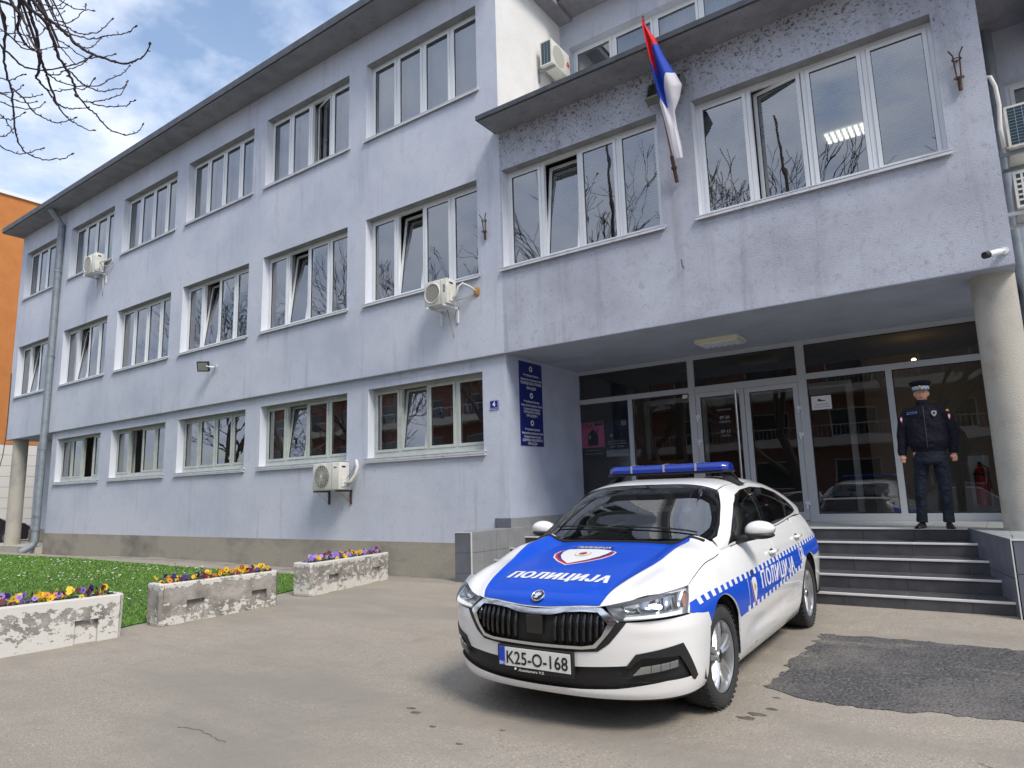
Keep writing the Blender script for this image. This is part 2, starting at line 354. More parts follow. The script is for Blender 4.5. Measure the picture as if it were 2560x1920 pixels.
row2e = [(-6.80, -3.75), (-3.17, -.02)]
row3 = [(-29.19, -26.1), (-25.33, -22.2), (-21.56, -18.38), (-17.78, -14.64), (-14.10, -11.0), (-10.44, -7.33)]
row1 = [(-25.35, -22.27), (-21.55, -18.45), (-17.78, -14.71), (-14.10, -11.04), (-10.40, -7.40)]
O2 = [(a, b_, *Z2) for a, b_ in row2+row2e]; O3 = [(a, b_, *Z3) for a, b_ in row3]; O1 = [(a, b_, *Z1) for a, b_ in row1]
RD = .25
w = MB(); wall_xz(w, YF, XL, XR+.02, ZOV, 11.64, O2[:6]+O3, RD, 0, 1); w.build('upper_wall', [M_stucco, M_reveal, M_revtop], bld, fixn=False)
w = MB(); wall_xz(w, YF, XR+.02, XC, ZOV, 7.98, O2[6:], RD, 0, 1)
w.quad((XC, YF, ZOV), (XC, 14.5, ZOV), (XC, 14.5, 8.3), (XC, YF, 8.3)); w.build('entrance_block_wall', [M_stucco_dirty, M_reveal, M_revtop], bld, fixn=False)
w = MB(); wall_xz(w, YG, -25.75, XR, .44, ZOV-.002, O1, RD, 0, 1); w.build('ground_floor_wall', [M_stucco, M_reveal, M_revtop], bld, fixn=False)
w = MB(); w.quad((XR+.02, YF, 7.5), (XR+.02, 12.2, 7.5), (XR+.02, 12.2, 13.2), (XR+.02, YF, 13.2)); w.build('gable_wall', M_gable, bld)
# recess under the far left corner
w = MB(); wall_xz(w, 10.75, -30.3, -25.75, .5, ZOV, [(-28.35, -26.3, 2.1, 3.3)], .2)
w.quad((-25.75, YG, .44), (-25.75, YG, ZOV), (-25.75, 10.75, ZOV), (-25.75, 10.75, .44)); w.build('recessed_wall', M_stucco, bld)
w = MB(); w.box(-30.3, 10.70, -.3, -25.80, 10.9, .5); w.box(-25.80, YG-.012, -.4, -7.08, YG+.2, .44+.03); 
w.build('plinth', M_plinth, bld)
w = MB(); w.box(-31.0, 9.35, -.45, -25.82, 10.7, .02); w.build('corner_step', M_conc, bld)
w = MB(); w.lathe([(.24, .02), (.235, ZOV)], 28, 'z', (-29.05, 9.78, 0)); w.build('column', M_conc, bld, smooth=40)
# thin shadow lip where the upper wall overhangs the ground floor, floors, soffit
w = MB(); w.box(XL, YF+.001, ZOV-.012, XC, 12.3, ZOV+.25); w.build('porch_ceiling', M_soffit, bld)
w = MB(); w.quad((XL, YF, ZOV), (XL, 20, ZOV), (XL, 20, 11.7), (XL, YF, 11.7)); w.quad((-30.3, 10.75, -.3), (-30.3, 20, -.3), (-30.3, 20, 3.79), (-30.3, 10.75, 3.79)); w.build('end_wall', M_stucco, bld)
w = MB()
for z in (4.25, 7.85): w.box(XL+.02, YF+.3, z, XC-.02, 15.5, z+.3)
w.box(XL+.02, YF+.3, 11.3, XR-.02, 15.5, 11.6); w.box(-25.7, YG+.3, .5, XR-.1, 15.5, .8)
w.box(XL+.02, 14.9, .6, XC-.02, 15.1, 11.6)
for x in [-25.75, -22.0, -18.1, -14.4, -10.7, -6.95]: w.box(x-.06, YG+.27, .6, x+.06, 15, 11.4)
w.box(-3.5, YF+.27, 4.4, -3.4, 15, 7.9); w.box(XC-.12, YF+.3, 4.4, XC-.05, 15, 7.9)
w.build('interior_wall', M_room, bld)
# eaves (slab with a dark sheet metal edge)
w = MB(); w.box(-29.80, 8.84, 11.64, XR+.35, YF+3, 11.78); w.box(XR-.02, 11.30, 11.72, 4.5, 13.5, 11.84); w.box(XR-.02, 8.92, 7.965, 1.6, 12.0, 8.03)
w.build('eave', M_eave, bld)
w = MB(); w.box(-29.83, 8.80, 11.665, XR+.38, 8.84, 11.80); w.box(-29.83, 8.84, 11.665, -29.80, 12, 11.80); w.box(-29.83, 8.80, 11.80, XR+.38, 12, 11.84)
w.box(XR-.06, 8.88, 7.98, 1.62, 8.92, 8.045); w.box(XR-.06, 8.92, 7.98, XR-.02, YF-.002, 8.045); w.box(XR-.06, 8.88, 8.045, 1.62, 12.0, 8.065)
w.box(XR-.06, 11.26, 11.74, 4.5, 11.30, 11.90)
w.build('eave_edge', M_fascia, bld)
# set back upper storey over the entrance
O3b = [(-6.62, -2.75, 9.0, 11.03), (-1.75, 1.4, 9.0, 11.03)]
w = MB(); wall_xz(w, 11.92, XR, 5, 8.1, 11.75, O3b, RD); w.build('set_back_wall', M_stucco, bld)
w = MB(); w.box(XR+.1, 14.9, 8.1, 5, 15, 11.7); w.box(XR+.03, 12.2, 11.35, 5, 15, 11.6); w.build('attic_room', M_room, bld)
# right wing behind the corner
w = MB(); wall_xz(w, 11.75, XC+.01, 5.5, -.3, 8.0, [(.76, 3.6, 5.33, 7.16), (.9, 3.6, 2.2, 3.7)], RD); w.build('right_wing_wall', M_stucco, bld)
w = MB(); w.box(XC+.003, 10.3, 8.0, 1.12, 11.9, 8.25); w.box(XC+.003, 12.2, 4.2, 5.5, 15, 4.5); w.box(XC+.02, 14.8, .3, 5.5, 14.9, 8.0);  w.build('balcony_slab', M_eave, bld)
w = MB(); w.box(1.13, 10.9, 7.6, 5.5, 11.74, 11.8); w.build('wing_upper_wall', M_stucco, bld)
# water pipes
w = MB(); w.tube([(.62, 11.66, -.1), (.62, 11.66, 7.99)], .075, 12); w.tube([(.62, 11.66, 6.5), (.62, 11.66, 6.56)], .085, 12); w.tube([(.62, 11.66, 3.1), (.62, 11.66, 3.16)], .085, 12)
w.build('rain_pipe', M_zinc, bld, smooth=40)
w = MB(); px_, py_ = -25.93, YF-.11
w.tube([(px_-.02, 9.0, 11.64), (px_-.02, 9.1, 11.50), (px_, py_, 11.15), (px_, py_, .22), (px_, py_-.05, .08), (px_-.12, py_-.34, -.12)], .11, 14)
for z in (1.0, .55, 3.2, 6.4, 9.4): w.tube([(px_, py_, z), (px_, py_, z+.06)], .125, 14)
w.build('rain_pipe', M_zinc, bld, smooth=40)

# ---- windows
def slab_frame(b, x0, x1, z0, z1, y0, y1, t, mi=0, tb=None, tt=None):
    tb = tb or t; tt = tt or t
    b.box(x0, y0, z0, x0+t, y1, z1, mi); b.box(x1-t, y0, z0, x1, y1, z1, mi); b.box(x0+t, y0, z0, x1-t, y1, z0+tb, mi); b.box(x0+t, y0, z1-tt, x1-t, y1, z1, mi)
def window(x0, x1, z0, z1, yw, n=4, acts={}, style='pvc', blinds={}, parent=bld, depth=RD, label=None, curt=None):
    FM = M_pvc if style == 'pvc' else M_pvc_old
    yf = yw+depth-.07                       # front of the fixed frame
    fw_, mw = .055, .06
    b = MB(); slab_frame(b, x0+.002, x1-.002, z0+.002, z1-.002, yf, yf+.075, fw_, tb=.06 if style == 'pvc' else .12)
    zb = z0+(.06 if style == 'pvc' else .12); cw = (x1-x0-2*fw_-(n-1)*mw)/n; lights = []
    for i in range(n):
        a = x0+fw_+i*(cw+mw); lights.append((a, a+cw))
        if i < n-1: b.box(a+cw, yf+.001, zb, a+cw+mw, yf+.074, z1-fw_)
    W_ = b.build('window', FM, parent)
    if label: W_['label'] = label
    s = MB(); s.box(x0-.05, yw-.055, z0-.018, x1+.05, yf+.01, z0+.006); s.box(x0-.05, yw-.055, z0-.055, x1+.05, yw-.045, z0-.01)
    if style != 'pvc': s.box(x0-.05, yw-.05, z0-.09, x1+.05, yw-.004, z0-.056)
    s.build('sill', M_sill, W_)
    for i, (a, c) in enumerate(lights):
        ac = acts.get(i); st = .052
        g = MB(); slab_frame(g, a+.004, c-.004, zb+.004, z1-fw_-.004, yf-.012, yf+.055, st)
        gk = MB(); slab_frame(gk, a+st-.002, c-st+.002, zb+st-.002, z1-fw_-st+.002, yf+.006, yf+.014, .012)
        p = MB(); yy = yf+.016; p.quad((a+st, yy, zb+st), (c-st, yy, zb+st), (c-st, yy, z1-fw_-st), (a+st, yy, z1-fw_-st))
        Mx = Matrix.Identity(4)
        if ac == 'tilt':
            pv = Vector((0, yf+.05, zb)); Mx = Matrix.Translation(pv) @ Matrix.Rotation(rad(-7.0), 4, 'X') @ Matrix.Translation(-pv)
        elif ac and ac[0] == 'turn':
            hx = c if ac[1] > 0 else a
            pv = Vector((hx, yf+.06, 0)); Mx = Matrix.Translation(pv) @ Matrix.Rotation(rad(-ac[1]), 4, 'Z') @ Matrix.Translation(-pv)
        for q_, nm, mt in ((g, 'sash', FM), (gk, 'gasket', M_rubber), (p, 'pane', M_glass)):
            q_.xf(Mx); q_.build(nm, mt, W_, fixn=(nm != 'pane'))
        bl = blinds.get(i)
        if bl:
            s = MB(); zt = z1-fw_-.03; zl = lerp(zt, zb+.05, bl); z = zt
            zt -= .03
            while z > zl:
                s.quad((a+st-.01, yf+.030, z-.016), (c-st+.01, yf+.030, z-.016), (c-st+.01, yf+.044, z+.016), (a+st-.01, yf+.044, z+.016)); z -= .046
            s.box(a+st-.01, yf+.028, zt, c-st+.01, yf+.05, zt+.03); s.xf(Mx)
            s = s.build('blind', M_blind, W_, fixn=False)
        if curt and i in curt:
            s = MB(); k = 26; vs = []
            for j in range(k+1):
                x = lerp(a, c, j/k); y = yf+.22+.03*sin(j*1.9)+.012*sin(j*4.1); vs += [(x, y, zb-.1), (x, y, z1)]
            s.add(vs, [(2*j, 2*j+2, 2*j+3, 2*j+1) for j in range(k)]); s.build('curtain', M_curtain, W_, smooth='all')
    return W_
T = 'tilt'
for i, (a, c) in enumerate(row2):
    acts = [{1: T}, {1: T}, {}, {1: T}, {1: T}, {1: T}][i]; bl = [{}, {}, {}, {}, {}, {3: 1.0}][i]
    window(a, c, *Z2, YF, acts=acts, blinds=bl, curt=[(0,), (0,), (0, 1, 2), (0,), (0,), ()][i])
for i, (a, c) in enumerate(row3):
    window(a, c, *Z3, YF, acts=({2: ('turn', 14)} if i == 4 else {}), curt=((0, 1, 2, 3) if i != 4 else (0, 1, 3)))
for i, (a, c) in enumerate(row1):
    acts = [{2: ('turn', 35)}, {1: ('turn', 88)}, {}, {1: T}, {1: T}][i]; bl = [{}, {}, {1: 1, 2: 1, 3: 1}, {2: .16}, {}][i]
    window(a, c, *Z1, YG, acts=acts, blinds=bl, style='old', curt=[(0,), (0,), (0,), (0,), (0,)][i])
window(*row2e[0], *Z2, YF, acts={1: T}, blinds={1: 1, 2: .55, 3: 1})
window(*row2e[1], *Z2, YF, acts={1: ('turn', 13)}, blinds={0: 1, 1: .5, 2: .48, 3: 1})
window(*O3b[0], 11.92, n=4, curt=(0, 2, 3), blinds={0: 1}); window(*O3b[1], 11.92, n=4, curt=(1, 2))
window(-28.35, -26.3, 2.1, 3.3, 10.75, n=3, style='old', depth=.2, curt=(0, 1, 2))
window(.76, 3.6, 5.33, 7.16, 11.75, n=3, blinds={0: .6}); window(.9, 3.6, 2.2, 3.7, 11.75, n=3, curt=(0, 1, 2))
# ceiling lamps glowing in the office behind the entrance block
M_lit = mat('lit_tube', (.9, .9, .85), .4, emis=((1, .98, .88), .8))
for lx in (-1.90,):
    b = MB()
    for i in range(7):
        for j in range(3): b.box(lx+i*.1, 13.1+j*.16, 7.80, lx+i*.1+.06, 13.1+j*.16+.08, 7.83)
    b.build('ceiling_lamp', M_lit, bld)

# ---- porch: side wall, stairs, landing
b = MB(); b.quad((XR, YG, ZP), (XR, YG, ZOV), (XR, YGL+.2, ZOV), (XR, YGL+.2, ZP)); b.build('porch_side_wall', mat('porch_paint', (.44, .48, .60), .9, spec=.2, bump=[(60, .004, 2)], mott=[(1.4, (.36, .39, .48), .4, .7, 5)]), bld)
NY = [10.27, 9.825, 9.373, 8.94, 8.50]; NR = .155
def wx(y): return lerp(-.365, .045, (10.27-y)/(10.27-8.343))       # flared right cheek of the stairs
stair = thing('entrance_stairs', 'five dark tiled steps with metal nosings between tiled cheek walls under the porch', 'stairs', (0, 0, 0))
b = MB(); b.box(-7.07, 8.36, -.35, -6.755, YG, ZP-.006); b.box(XR, YG, -.3, -6.755, 10.3, ZP-.006)
b.add([(wx(8.36)+.012, 8.355, -.3), (wx(10.27)+.012, 10.27, -.3), (wx(8.36)+.012, 8.355, ZP-.006), (wx(10.27)+.012, 10.27, ZP-.006), (3, 8.355, -.3), (3, 10.27, -.3), (3, 8.355, ZP-.006), (3, 10.27, ZP-.006)], [(0,1,3,2), (0,2,6,4), (2,3,7,6), (4,6,7,5)])
b.box(XR+.01, 10.285, -.3, 3, YGL+3.5, ZP-.006)
for k in range(1, 5): b.box(-6.75, NY[k]+.012, -.3, .04, 10.29, ZP-k*NR-.006)
b.build('stair_core', M_grout, stair)
TG = .004
def tile(b_, nm, m, o=stair): b_.build(nm, m, o)
random.seed(5)
tx = [-6.75, -6.35, -5.75, -5.15, -4.55, -3.95, -3.35, -2.75, -2.15, -1.55, -.95, -.35, .3]
for k in range(5):
    zt = ZP-k*NR; zb_ = zt-NR if k < 4 else -.12; y = NY[k]; xe = wx(y)
    nxt = NY[k-1] if k else None
    b = MB(); b.bbox(-6.75, y-.012, zt-.022, xe, y+.022, zt+.003, .004); b.build('nosing', M_nosing, stair)
    for a, c in zip(tx, tx[1:]):
        c2 = min(c, xe+.01)
        if a >= c2-.02: continue
        j = random.uniform(-.001, .001)
        b = MB(); b.box(a+TG, y+.002+j, zb_+.004, c2-TG, y+.014+j, zt-.022); tile(b, 'riser_tile', M_tile_d)
        if k: b = MB(); b.box(a+TG, y+.024, zt-.010, c2-TG, nxt+.0, zt+.001+j); tile(b, 'tread_tile', M_tile_d)
# landing slabs
gx = fr(-6.86, 2.86, 16)
for a, c in zip(gx, gx[1:]):
    for y0, y1 in ((10.30, 10.9), (10.9, 11.5), (11.5, 12.1)):
        b = MB(); b.box(a+.003, y0+.003, ZP-.01, c-.003, y1-.003, ZP+.001+random.uniform(-.0008, .0008)); tile(b, 'landing_tile', M_floor)
for a, c in ((.05, .6), (.6, 1.2), (1.2, 1.8), (1.8, 2.4)):
    for y0, y1 in ((8.36, 9.0), (9.0, 9.6), (9.6, 10.29)):
        a0 = max(a, wx(y0)+.02) if a < .1 else a
        b = MB(); b.box(a0+.003, y0+.003, ZP-.01, c-.003, y1-.003, ZP+.001); tile(b, 'landing_tile', M_floor)
b = MB(); b.add([(wx(8.36), 9.0, ZP), (.05, 9.0, ZP), (.05, 10.29, ZP), (wx(10.29), 10.29, ZP), (wx(8.36), 8.36, ZP), (.05, 8.36, ZP)], [(3, 2, 5, 4)]); tile(b, 'landing_tile', M_floor)
# cheek walls: tiles
for y0, y1 in zip(fr(8.343, 10.29, 6), fr(8.343, 10.29, 6)[1:]):
    for z0, z1 in ((-.1, .12), (.12, .43), (.43, ZP)):
        b = MB(); b.box(-6.757, y0+.003, z0+.003, -6.743, y1-.003, z1-.003); tile(b, 'cheek_tile', M_tile_lit)
for x0, x1 in ((-7.075, -6.80), (-6.80, -6.745)):
    for z0, z1 in ((-.14, .12), (.12, .43), (.43, ZP)):
        b = MB(); b.box(x0+.002, 8.343, z0+.002, x1-.002, 8.358, z1-.002); tile(b, 'cheek_tile', M_tile_shade)
for (y0, y1) in zip(fr(8.36, 9.55, 3), fr(8.36, 9.55, 3)[1:]):
    b = MB(); b.box(-7.085, y0, -.2, -7.072, y1-.004, ZP-.002); tile(b, 'cheek_tile', M_tile_shade)
    b = MB(); b.box(-7.08, y0, ZP-.012, -6.75, y1-.004, ZP+.002); tile(b, 'coping_tile', M_tile_lit)
b = MB(); b.box(XR+.003, 9.56, ZP-.012, -6.75, 10.29, ZP+.002); tile(b, 'coping_tile', M_tile_lit)
ns = 7
for i in range(ns):
    ya, yb = lerp(8.343, 10.27, i/ns), lerp(8.343, 10.27, (i+1)/ns)-.005
    for z0, z1 in ((-.1, .36), (.36, ZP)):
        b = MB(); b.add([(wx(ya)-.004, ya, z0+.003), (wx(yb)-.004, yb, z0+.003), (wx(yb)-.004, yb, z1-.003), (wx(ya)-.004, ya, z1-.003), (wx(ya)+.012, ya, z0+.003), (wx(yb)+.012, yb, z0+.003), (wx(yb)+.012, yb, z1-.003), (wx(ya)+.012, ya, z1-.003)], [(0,1,2,3), (4,7,6,5), (0,4,5,1), (3,2,6,7), (0,3,7,4), (1,5,6,2)]); tile(b, 'cheek_tile', M_tile_shade)
for x0, x1 in ((.045, .24), (.24, .84), (.84, 1.44), (1.44, 2.0)):
    for z0, z1 in ((-.12, .09), (.09, .41), (.41, ZP)):
        b = MB(); b.box(x0+.003, 8.343, z0+.003, x1-.003, 8.356, z1-.003); tile(b, 'cheek_tile', M_tile_shade)
for q_ in ((.035, 8.337, ZP-.012, 2, 8.36, ZP+.004), (-7.08, 8.337, ZP-.01, -6.74, 8.36, ZP+.004), (-6.75, 8.337, -.1, -6.738, 8.36, ZP-.011), (.035, 8.338, -.1, .046, 8.352, ZP-.013)): b = MB(); b.box(*q_); b.build('edge_trim', M_nosing, stair)
# skirting of the porch side wall
for (y0, y1) in zip(fr(9.545, 12.1, 4), fr(9.545, 12.1, 4)[1:]):
    b = MB(); b.box(XR, y0+.002, ZP, XR+.015, y1-.002, ZP+.165); tile(b, 'skirting_tile', M_tile_lit, bld)
for x0, x1 in ((-7.17, -6.90), (-6.898, -6.845)):
    b = MB(); b.box(x0, 9.54, ZP+.002, x1, 9.555, ZP+.165); tile(b, 'skirting_tile', M_tile_shade, bld)
# corner column of the porch
b = MB(); b.lathe([(.238, ZP), (.232, ZP+1.2), (.228, ZOV)], 36, 'z', (.235, 9.93, 0)); b.build('column', M_conc, bld, smooth=40)

# ---- glass entrance screen
scr = bpy.data.objects.new('entrance_screen', None)
def scr_box(b, x0, x1, z0, z1, y0=YGL-.035, y1=YGL+.045): b.box(x0, y0, z0, x1, y1, z1)
b = MB()
for x0, x1 in ((-6.99, -6.92), (-4.51, -4.39), (-2.58, -2.44), (.015, .085)): scr_box(b, x0, x1, ZP, 3.79, YGL-.05, YGL+.06)
for x0, x1 in ((-6.92, -4.51), (-4.39, -2.58), (-2.44, .015)): scr_box(b, x0, x1, 3.70, 3.79)
scr_box(b, -6.92, -4.51, 3.09, 3.19); scr_box(b, -4.39, -2.58, 3.07, 3.19); scr_box(b, -2.44, .015, 3.10, 3.20)
scr_box(b, -5.77, -5.68, ZP, 3.09); scr_box(b, -1.26, -1.17, ZP, 3.10)
for x0, x1 in ((-6.92, -5.77), (-5.68, -4.51), (-2.44, -1.26), (-1.17, .015)): scr_box(b, x0, x1, ZP, ZP+.115)
b.build('entrance_screen', M_alu, bld)
for x0, x1, z0, z1 in ((-6.92, -4.51, 3.19, 3.70), (-4.39, -2.58, 3.19, 3.70), (-2.44, .015, 3.20, 3.70), (-6.92, -5.77, ZP+.115, 3.09), (-5.68, -4.51, ZP+.115, 3.09), (-2.44, -1.26, ZP+.115, 3.10), (-1.17, .015, ZP+.115, 3.10)):
    b = MB(); b.quad((x0, YGL, z0), (x1, YGL, z0), (x1, YGL, z1), (x0, YGL, z1)); b.build('pane', M_glass_door, bld, fixn=False)
    b = MB(); slab_frame(b, x0, x1, z0, z1, YGL-.012, YGL-.006, .014); b.build('gasket', M_rubber, bld)
for x0, x1 in ((-4.385, -3.50), (-3.49, -2.585)):
    b = MB(); slab_frame(b, x0, x1, ZP+.01, 3.065, YGL-.045, YGL+.03, .085, tb=.14); D = b.build('door', M_alu, bld)
    b = MB(); b.quad((x0+.085, YGL-.01, ZP+.15), (x1-.085, YGL-.01, ZP+.15), (x1-.085, YGL-.01, 2.98), (x0+.085, YGL-.01, 2.98)); b.build('pane', M_glass_door, D, fixn=False)
    b = MB(); slab_frame(b, x0+.084, x1-.084, ZP+.149, 2.981, YGL-.03, YGL-.02, .012); b.build('gasket', M_rubber, D)
    for z in (2.6, 2.15, 1.0):
        hx = x0+.02 if x0 < -4 else x1-.02
        h = MB(); h.bbox(hx-.03, YGL-.075, z, hx+.05, YGL-.045, z+.06, .006); h.tube([(hx, YGL-.07, z-.06), (hx, YGL-.07, z+.02)], .018, 8); h.build('hinge', M_pvc, D)
    if x0 < -4:
        h = MB(); h.tube([(x1-.12, YGL-.15, .95), (x1-.12, YGL-.15, 3.04)], .019, 10)
        for z in (1.05, 2.9): h.tube([(x1-.12, YGL-.15, z), (x1-.12, YGL-.04, z)], .012, 8)
        h.build('handle', mat('brushed_steel', (.6, .6, .6), .25, metal=1), D, smooth=40)
# lobby behind the glass
b = MB(); b.quad((-6.95, 12.2, 3.78), (.1, 12.2, 3.78), (.1, 17, 3.78), (-6.95, 17, 3.78)); b.quad((-6.95, 17, .7), (.1, 17, .7), (.1, 17, 3.8), (-6.95, 17, 3.8))
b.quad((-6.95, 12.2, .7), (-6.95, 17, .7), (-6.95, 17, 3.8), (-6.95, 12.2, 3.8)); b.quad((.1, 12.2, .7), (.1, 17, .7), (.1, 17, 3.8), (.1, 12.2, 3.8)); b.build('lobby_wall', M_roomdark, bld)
b = MB(); b.quad((-6.95, 12.2, ZP+.004), (.1, 12.2, ZP+.004), (.1, 17, ZP+.004), (-6.95, 17, ZP+.004)); b.build('lobby_floor', M_floor, bld)
b = MB()
for x in (-6.0, -4.75, -3.85, -2.95, -2.05): b.box(x, 13.4, ZP, x+.10, 13.48, 3.1)
b.box(-6.0, 13.4, 3.1, -1.95, 13.48, 3.2); b.box(-6.0, 13.4, ZP, -1.95, 13.48, ZP+.1); b.build('inner_screen', M_pvc, bld)
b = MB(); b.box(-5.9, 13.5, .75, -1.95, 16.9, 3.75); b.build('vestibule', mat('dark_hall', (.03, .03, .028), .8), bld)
b = MB(); b.box(-1.9, 15.2, ZP, -.6, 15.8, ZP+1.1); b.box(-1.2, 16.6, ZP, -.7, 16.7, 3.0); b.build('reception_desk', mat('orange_wood', (.36, .15, .05), .5), bld)
b = MB(); b.sphere((-.92, 13.2, 3.38), .035, 10); b.build('lit_bulb', mat('warm_bulb', (1, .7, .3), .4, emis=((1, .62, .22), 14)), bld)
b = MB(); b.box(-6.6, 12.9, 1.0, -5.0, 12.95, 1.9); b.box(-2.3, 15.5, ZP, -1.3, 16, 1.9); b.build('wood_board', mat('brown_board', (.20, .09, .04), .6), bld)
# ------------------------------------------------------------------ police car: surface functions in car coordinates (X forward, Y left, Z up)

def lerp_tab(T,x):
    # monotone-ish cubic (Catmull) through table sorted by x descending or ascending
    T=sorted(T)
    if x<=T[0][0]: return T[0][1]
    if x>=T[-1][0]: return T[-1][1]
    for i in range(len(T)-1):
        if T[i][0]<=x<=T[i+1][0]: break
    x0,y0=T[i]; x1,y1=T[i+1]; h=x1-x0
    d=(y1-y0)/h
    def sl(j):
        if j<=0 or j>=len(T)-1: 
            j0=max(0,min(j,len(T)-2)); return (T[j0+1][1]-T[j0][1])/(T[j0+1][0]-T[j0][0])
        a=(T[j][1]-T[j-1][1])/(T[j][0]-T[j-1][0]); b=(T[j+1][1]-T[j][1])/(T[j+1][0]-T[j][0])
        return 0 if a*b<=0 else 2*a*b/(a+b)
    m0,m1=sl(i),sl(i+1); t=(x-x0)/h
    return (2*t**3-3*t*t+1)*y0+(t**3-2*t*t+t)*h*m0+(-2*t**3+3*t*t)*y1+(t**3-t*t)*h*m1
NX=[(.15,.80),(.20,.845),(.27,.875),(.40,.893),(.52,.90),(.62,.895),(.70,.875),(.76,.84),(.80,.80),(.86,.70),(.92,.45)]
XA=.30; PN=2.6
WZ=[(.15,.80),(.20,.84),(.28,.872),(.42,.895),(.62,.912),(.75,.905),(.86,.875),(.95,.82)]
def nose(z): return lerp_tab(NX,z)
def wz(z): return lerp_tab(WZ,z)
def fascia(t,z):
    "t: -1..1 across (0 centre, +-1 arch front) ; returns X,Y"
    th=abs(t)*math.pi/2; n=nose(z); c,s=math.cos(th),math.sin(th)
    return XA+(n-XA)*max(c,0)**(2/PN), math.copysign(wz(z)*s**(2/PN),t)
Z0=.62
ZH=[(.90,.69),(.872,.722),(.84,.768),(.75,.812),(.6,.85),(.3,.905),(0,.955),(-.2,.985),(-.36,1.015),(-.6,1.12),(-.9,1.2),(-2.6,1.25),(-3.1,1.25),(-3.4,1.12),(-3.6,1.08),(-3.75,1.04)]
WX=[(.3,.912),(0,.914),(-1.3,.914),(-2.7,.914),(-3.1,.90),(-3.4,.865),(-3.6,.80),(-3.7,.73),(-3.79,.6)]
def CW(X):
    if X>XA:
        q=min(1,(X-XA)/(.90-XA)); return .912*max(0,1-q**PN)**(1/PN)
    return lerp_tab(WX,X)
ZHS=[(.90,.69),(.86,.775),(.78,.865),(.69,.90),(.58,.918),(.44,.945),(.3,.975),(.1,1.05),(0,1.08),(-.2,1.10),(-.36,1.13),(-.6,1.175),(-.9,1.215),(-2.6,1.25),(-3.1,1.25),(-3.4,1.12),(-3.6,1.08),(-3.75,1.04)]
def ctop(X,Y):
    w=CW(X); r=min(1,abs(Y)/max(w,1e-3)); k=min(1,max(0,(abs(Y)-.43)/.27)); k=k*k*(3-2*k); h=lerp_tab(ZH,X); h+=(lerp_tab(ZHS,X)-h)*k; return Z0+(h-Z0)*(1-r**4)**.5
def cside(X,Z):
    w=CW(X)
    if Z<=Z0: y=w*wz(Z)/.912
    else:
        r=min(.9999,(Z-Z0)/(lerp_tab(ZHS,X)-Z0)); y=w*(1-r*r)**.25
    mk=min(1,max(0,(-.5-X)/.3))*min(1,max(0,(X+2.35)/.3))
    return y-.013*mk*math.exp(-((Z-.40+.03*(X+1.4))/.055)**2)+.004*math.exp(-((Z-.875-.012*(X+1))/.02)**2)*min(1,max(0,(-X)/.4))
ZB=[(.2,.93),(-.35,.955),(-1.0,.985),(-2.0,1.02),(-2.9,1.06),(-3.4,1.06)]
ZC=[(-.28,1.02),(-.45,1.115),(-.7,1.262),(-.9,1.372),(-1.02,1.425),(-1.2,1.457),(-1.5,1.478),(-1.8,1.482),(-2.2,1.462),(-2.6,1.405),(-2.85,1.345),(-3.2,1.22),(-3.5,1.10)]
def zb(X): return lerp_tab(ZB,X)
def cab_side(X,Z):
    b=zb(X); c=lerp_tab(ZC,X); r=min(.9999,max(0,(Z-b)/max(c-b,1e-3))); return (cside(X,b)-.0)*(1-r**2.3)**(1/4.5)
def cab_top(X,Y):
    b=zb(X); c=lerp_tab(ZC,X); r=min(1,abs(Y)/cside(X,b)); return b+(c-b)*(1-r**4.5)**(1/2.3)
CO = (-2.4621, 4.5535); CY = .0133; CZ = -.087; CP = -.0187
CARM = Matrix(((sin(CY), cos(CY), 0, CO[0]), (-cos(CY), sin(CY), 0, CO[1]), (CP, 0, 1, CZ), (0, 0, 0, 1)))
# proper rotation for the root so that parts keep unsheared car coordinates
Fv = Vector((sin(CY), -cos(CY), CP)).normalized(); Lv = Vector((cos(CY), sin(CY), 0)); Uv = Fv.cross(Lv)
ROOTM = Matrix((Fv, Lv, Uv)).transposed().to_4x4(); ROOTM.translation = (CO[0], CO[1], CZ)
car = thing('police_car', 'white and blue police liftback with blue roof light bar parked before the entrance steps', 'police car')
car.matrix_world = ROOTM
M_paint = mat('white_car_paint', (.80, .80, .79), .35, spec=.4, coat=1.0)
M_blue = mat('blue_vinyl', (.0, .065, .52), .35, spec=.25, coat=.22)
M_wvinyl = mat('white_vinyl', (.76, .77, .78), .35, coat=.3)
M_dark = mat('car_underlay', (.012, .012, .013), .7)
M_plast = mat('black_trim', (.013, .013, .014), .55)
M_gloss = mat('gloss_black', (.008, .008, .009), .12, coat=.6)
M_chrome = mat('chrome', (.78, .79, .80), .12, metal=1)
M_alloy = mat('alloy', (.56, .57, .58), .28, metal=.85)
M_tyre = mat('tyre_rubber', (.028, .028, .029), .85, bump=[(60, .002, 2)], mott=[(8, (.05, .047, .043), .5, .75, 4)])
M_cglass = glass('windshield_glass', (.82, .90, .86), 2.5); M_sglass = glass('side_glass', (.30, .33, .32), 1.7)
M_lens = glass('clear_lens', (.90, .91, .92), 1.45)
M_seat = mat('seat_cloth', (.10, .105, .10), .9); M_dash = mat('dashboard', (.13, .14, .15), .8); M_liner = mat('roof_liner', (.30, .30, .28), .95)
M_red = mat('red_print', (.55, .01, .03), .4); M_navy = mat('navy_print', (.01, .03, .16), .4); M_gold = mat('gold_print', (.65, .38, .05), .4)
M_black = mat('black_print', (.012, .012, .012), .5)
def fas(t, z): x, y = fascia(t, z); return (x, y, z)
S_f = fas
S_t = lambda a, b: (a, b, ctop(a, b))
S_s = lambda a, b: (a, cside(a, b), b)
S_cs = lambda a, b: (a, cab_side(a, b), b)
S_ct = lambda a, b: (a, b, cab_top(a, b))
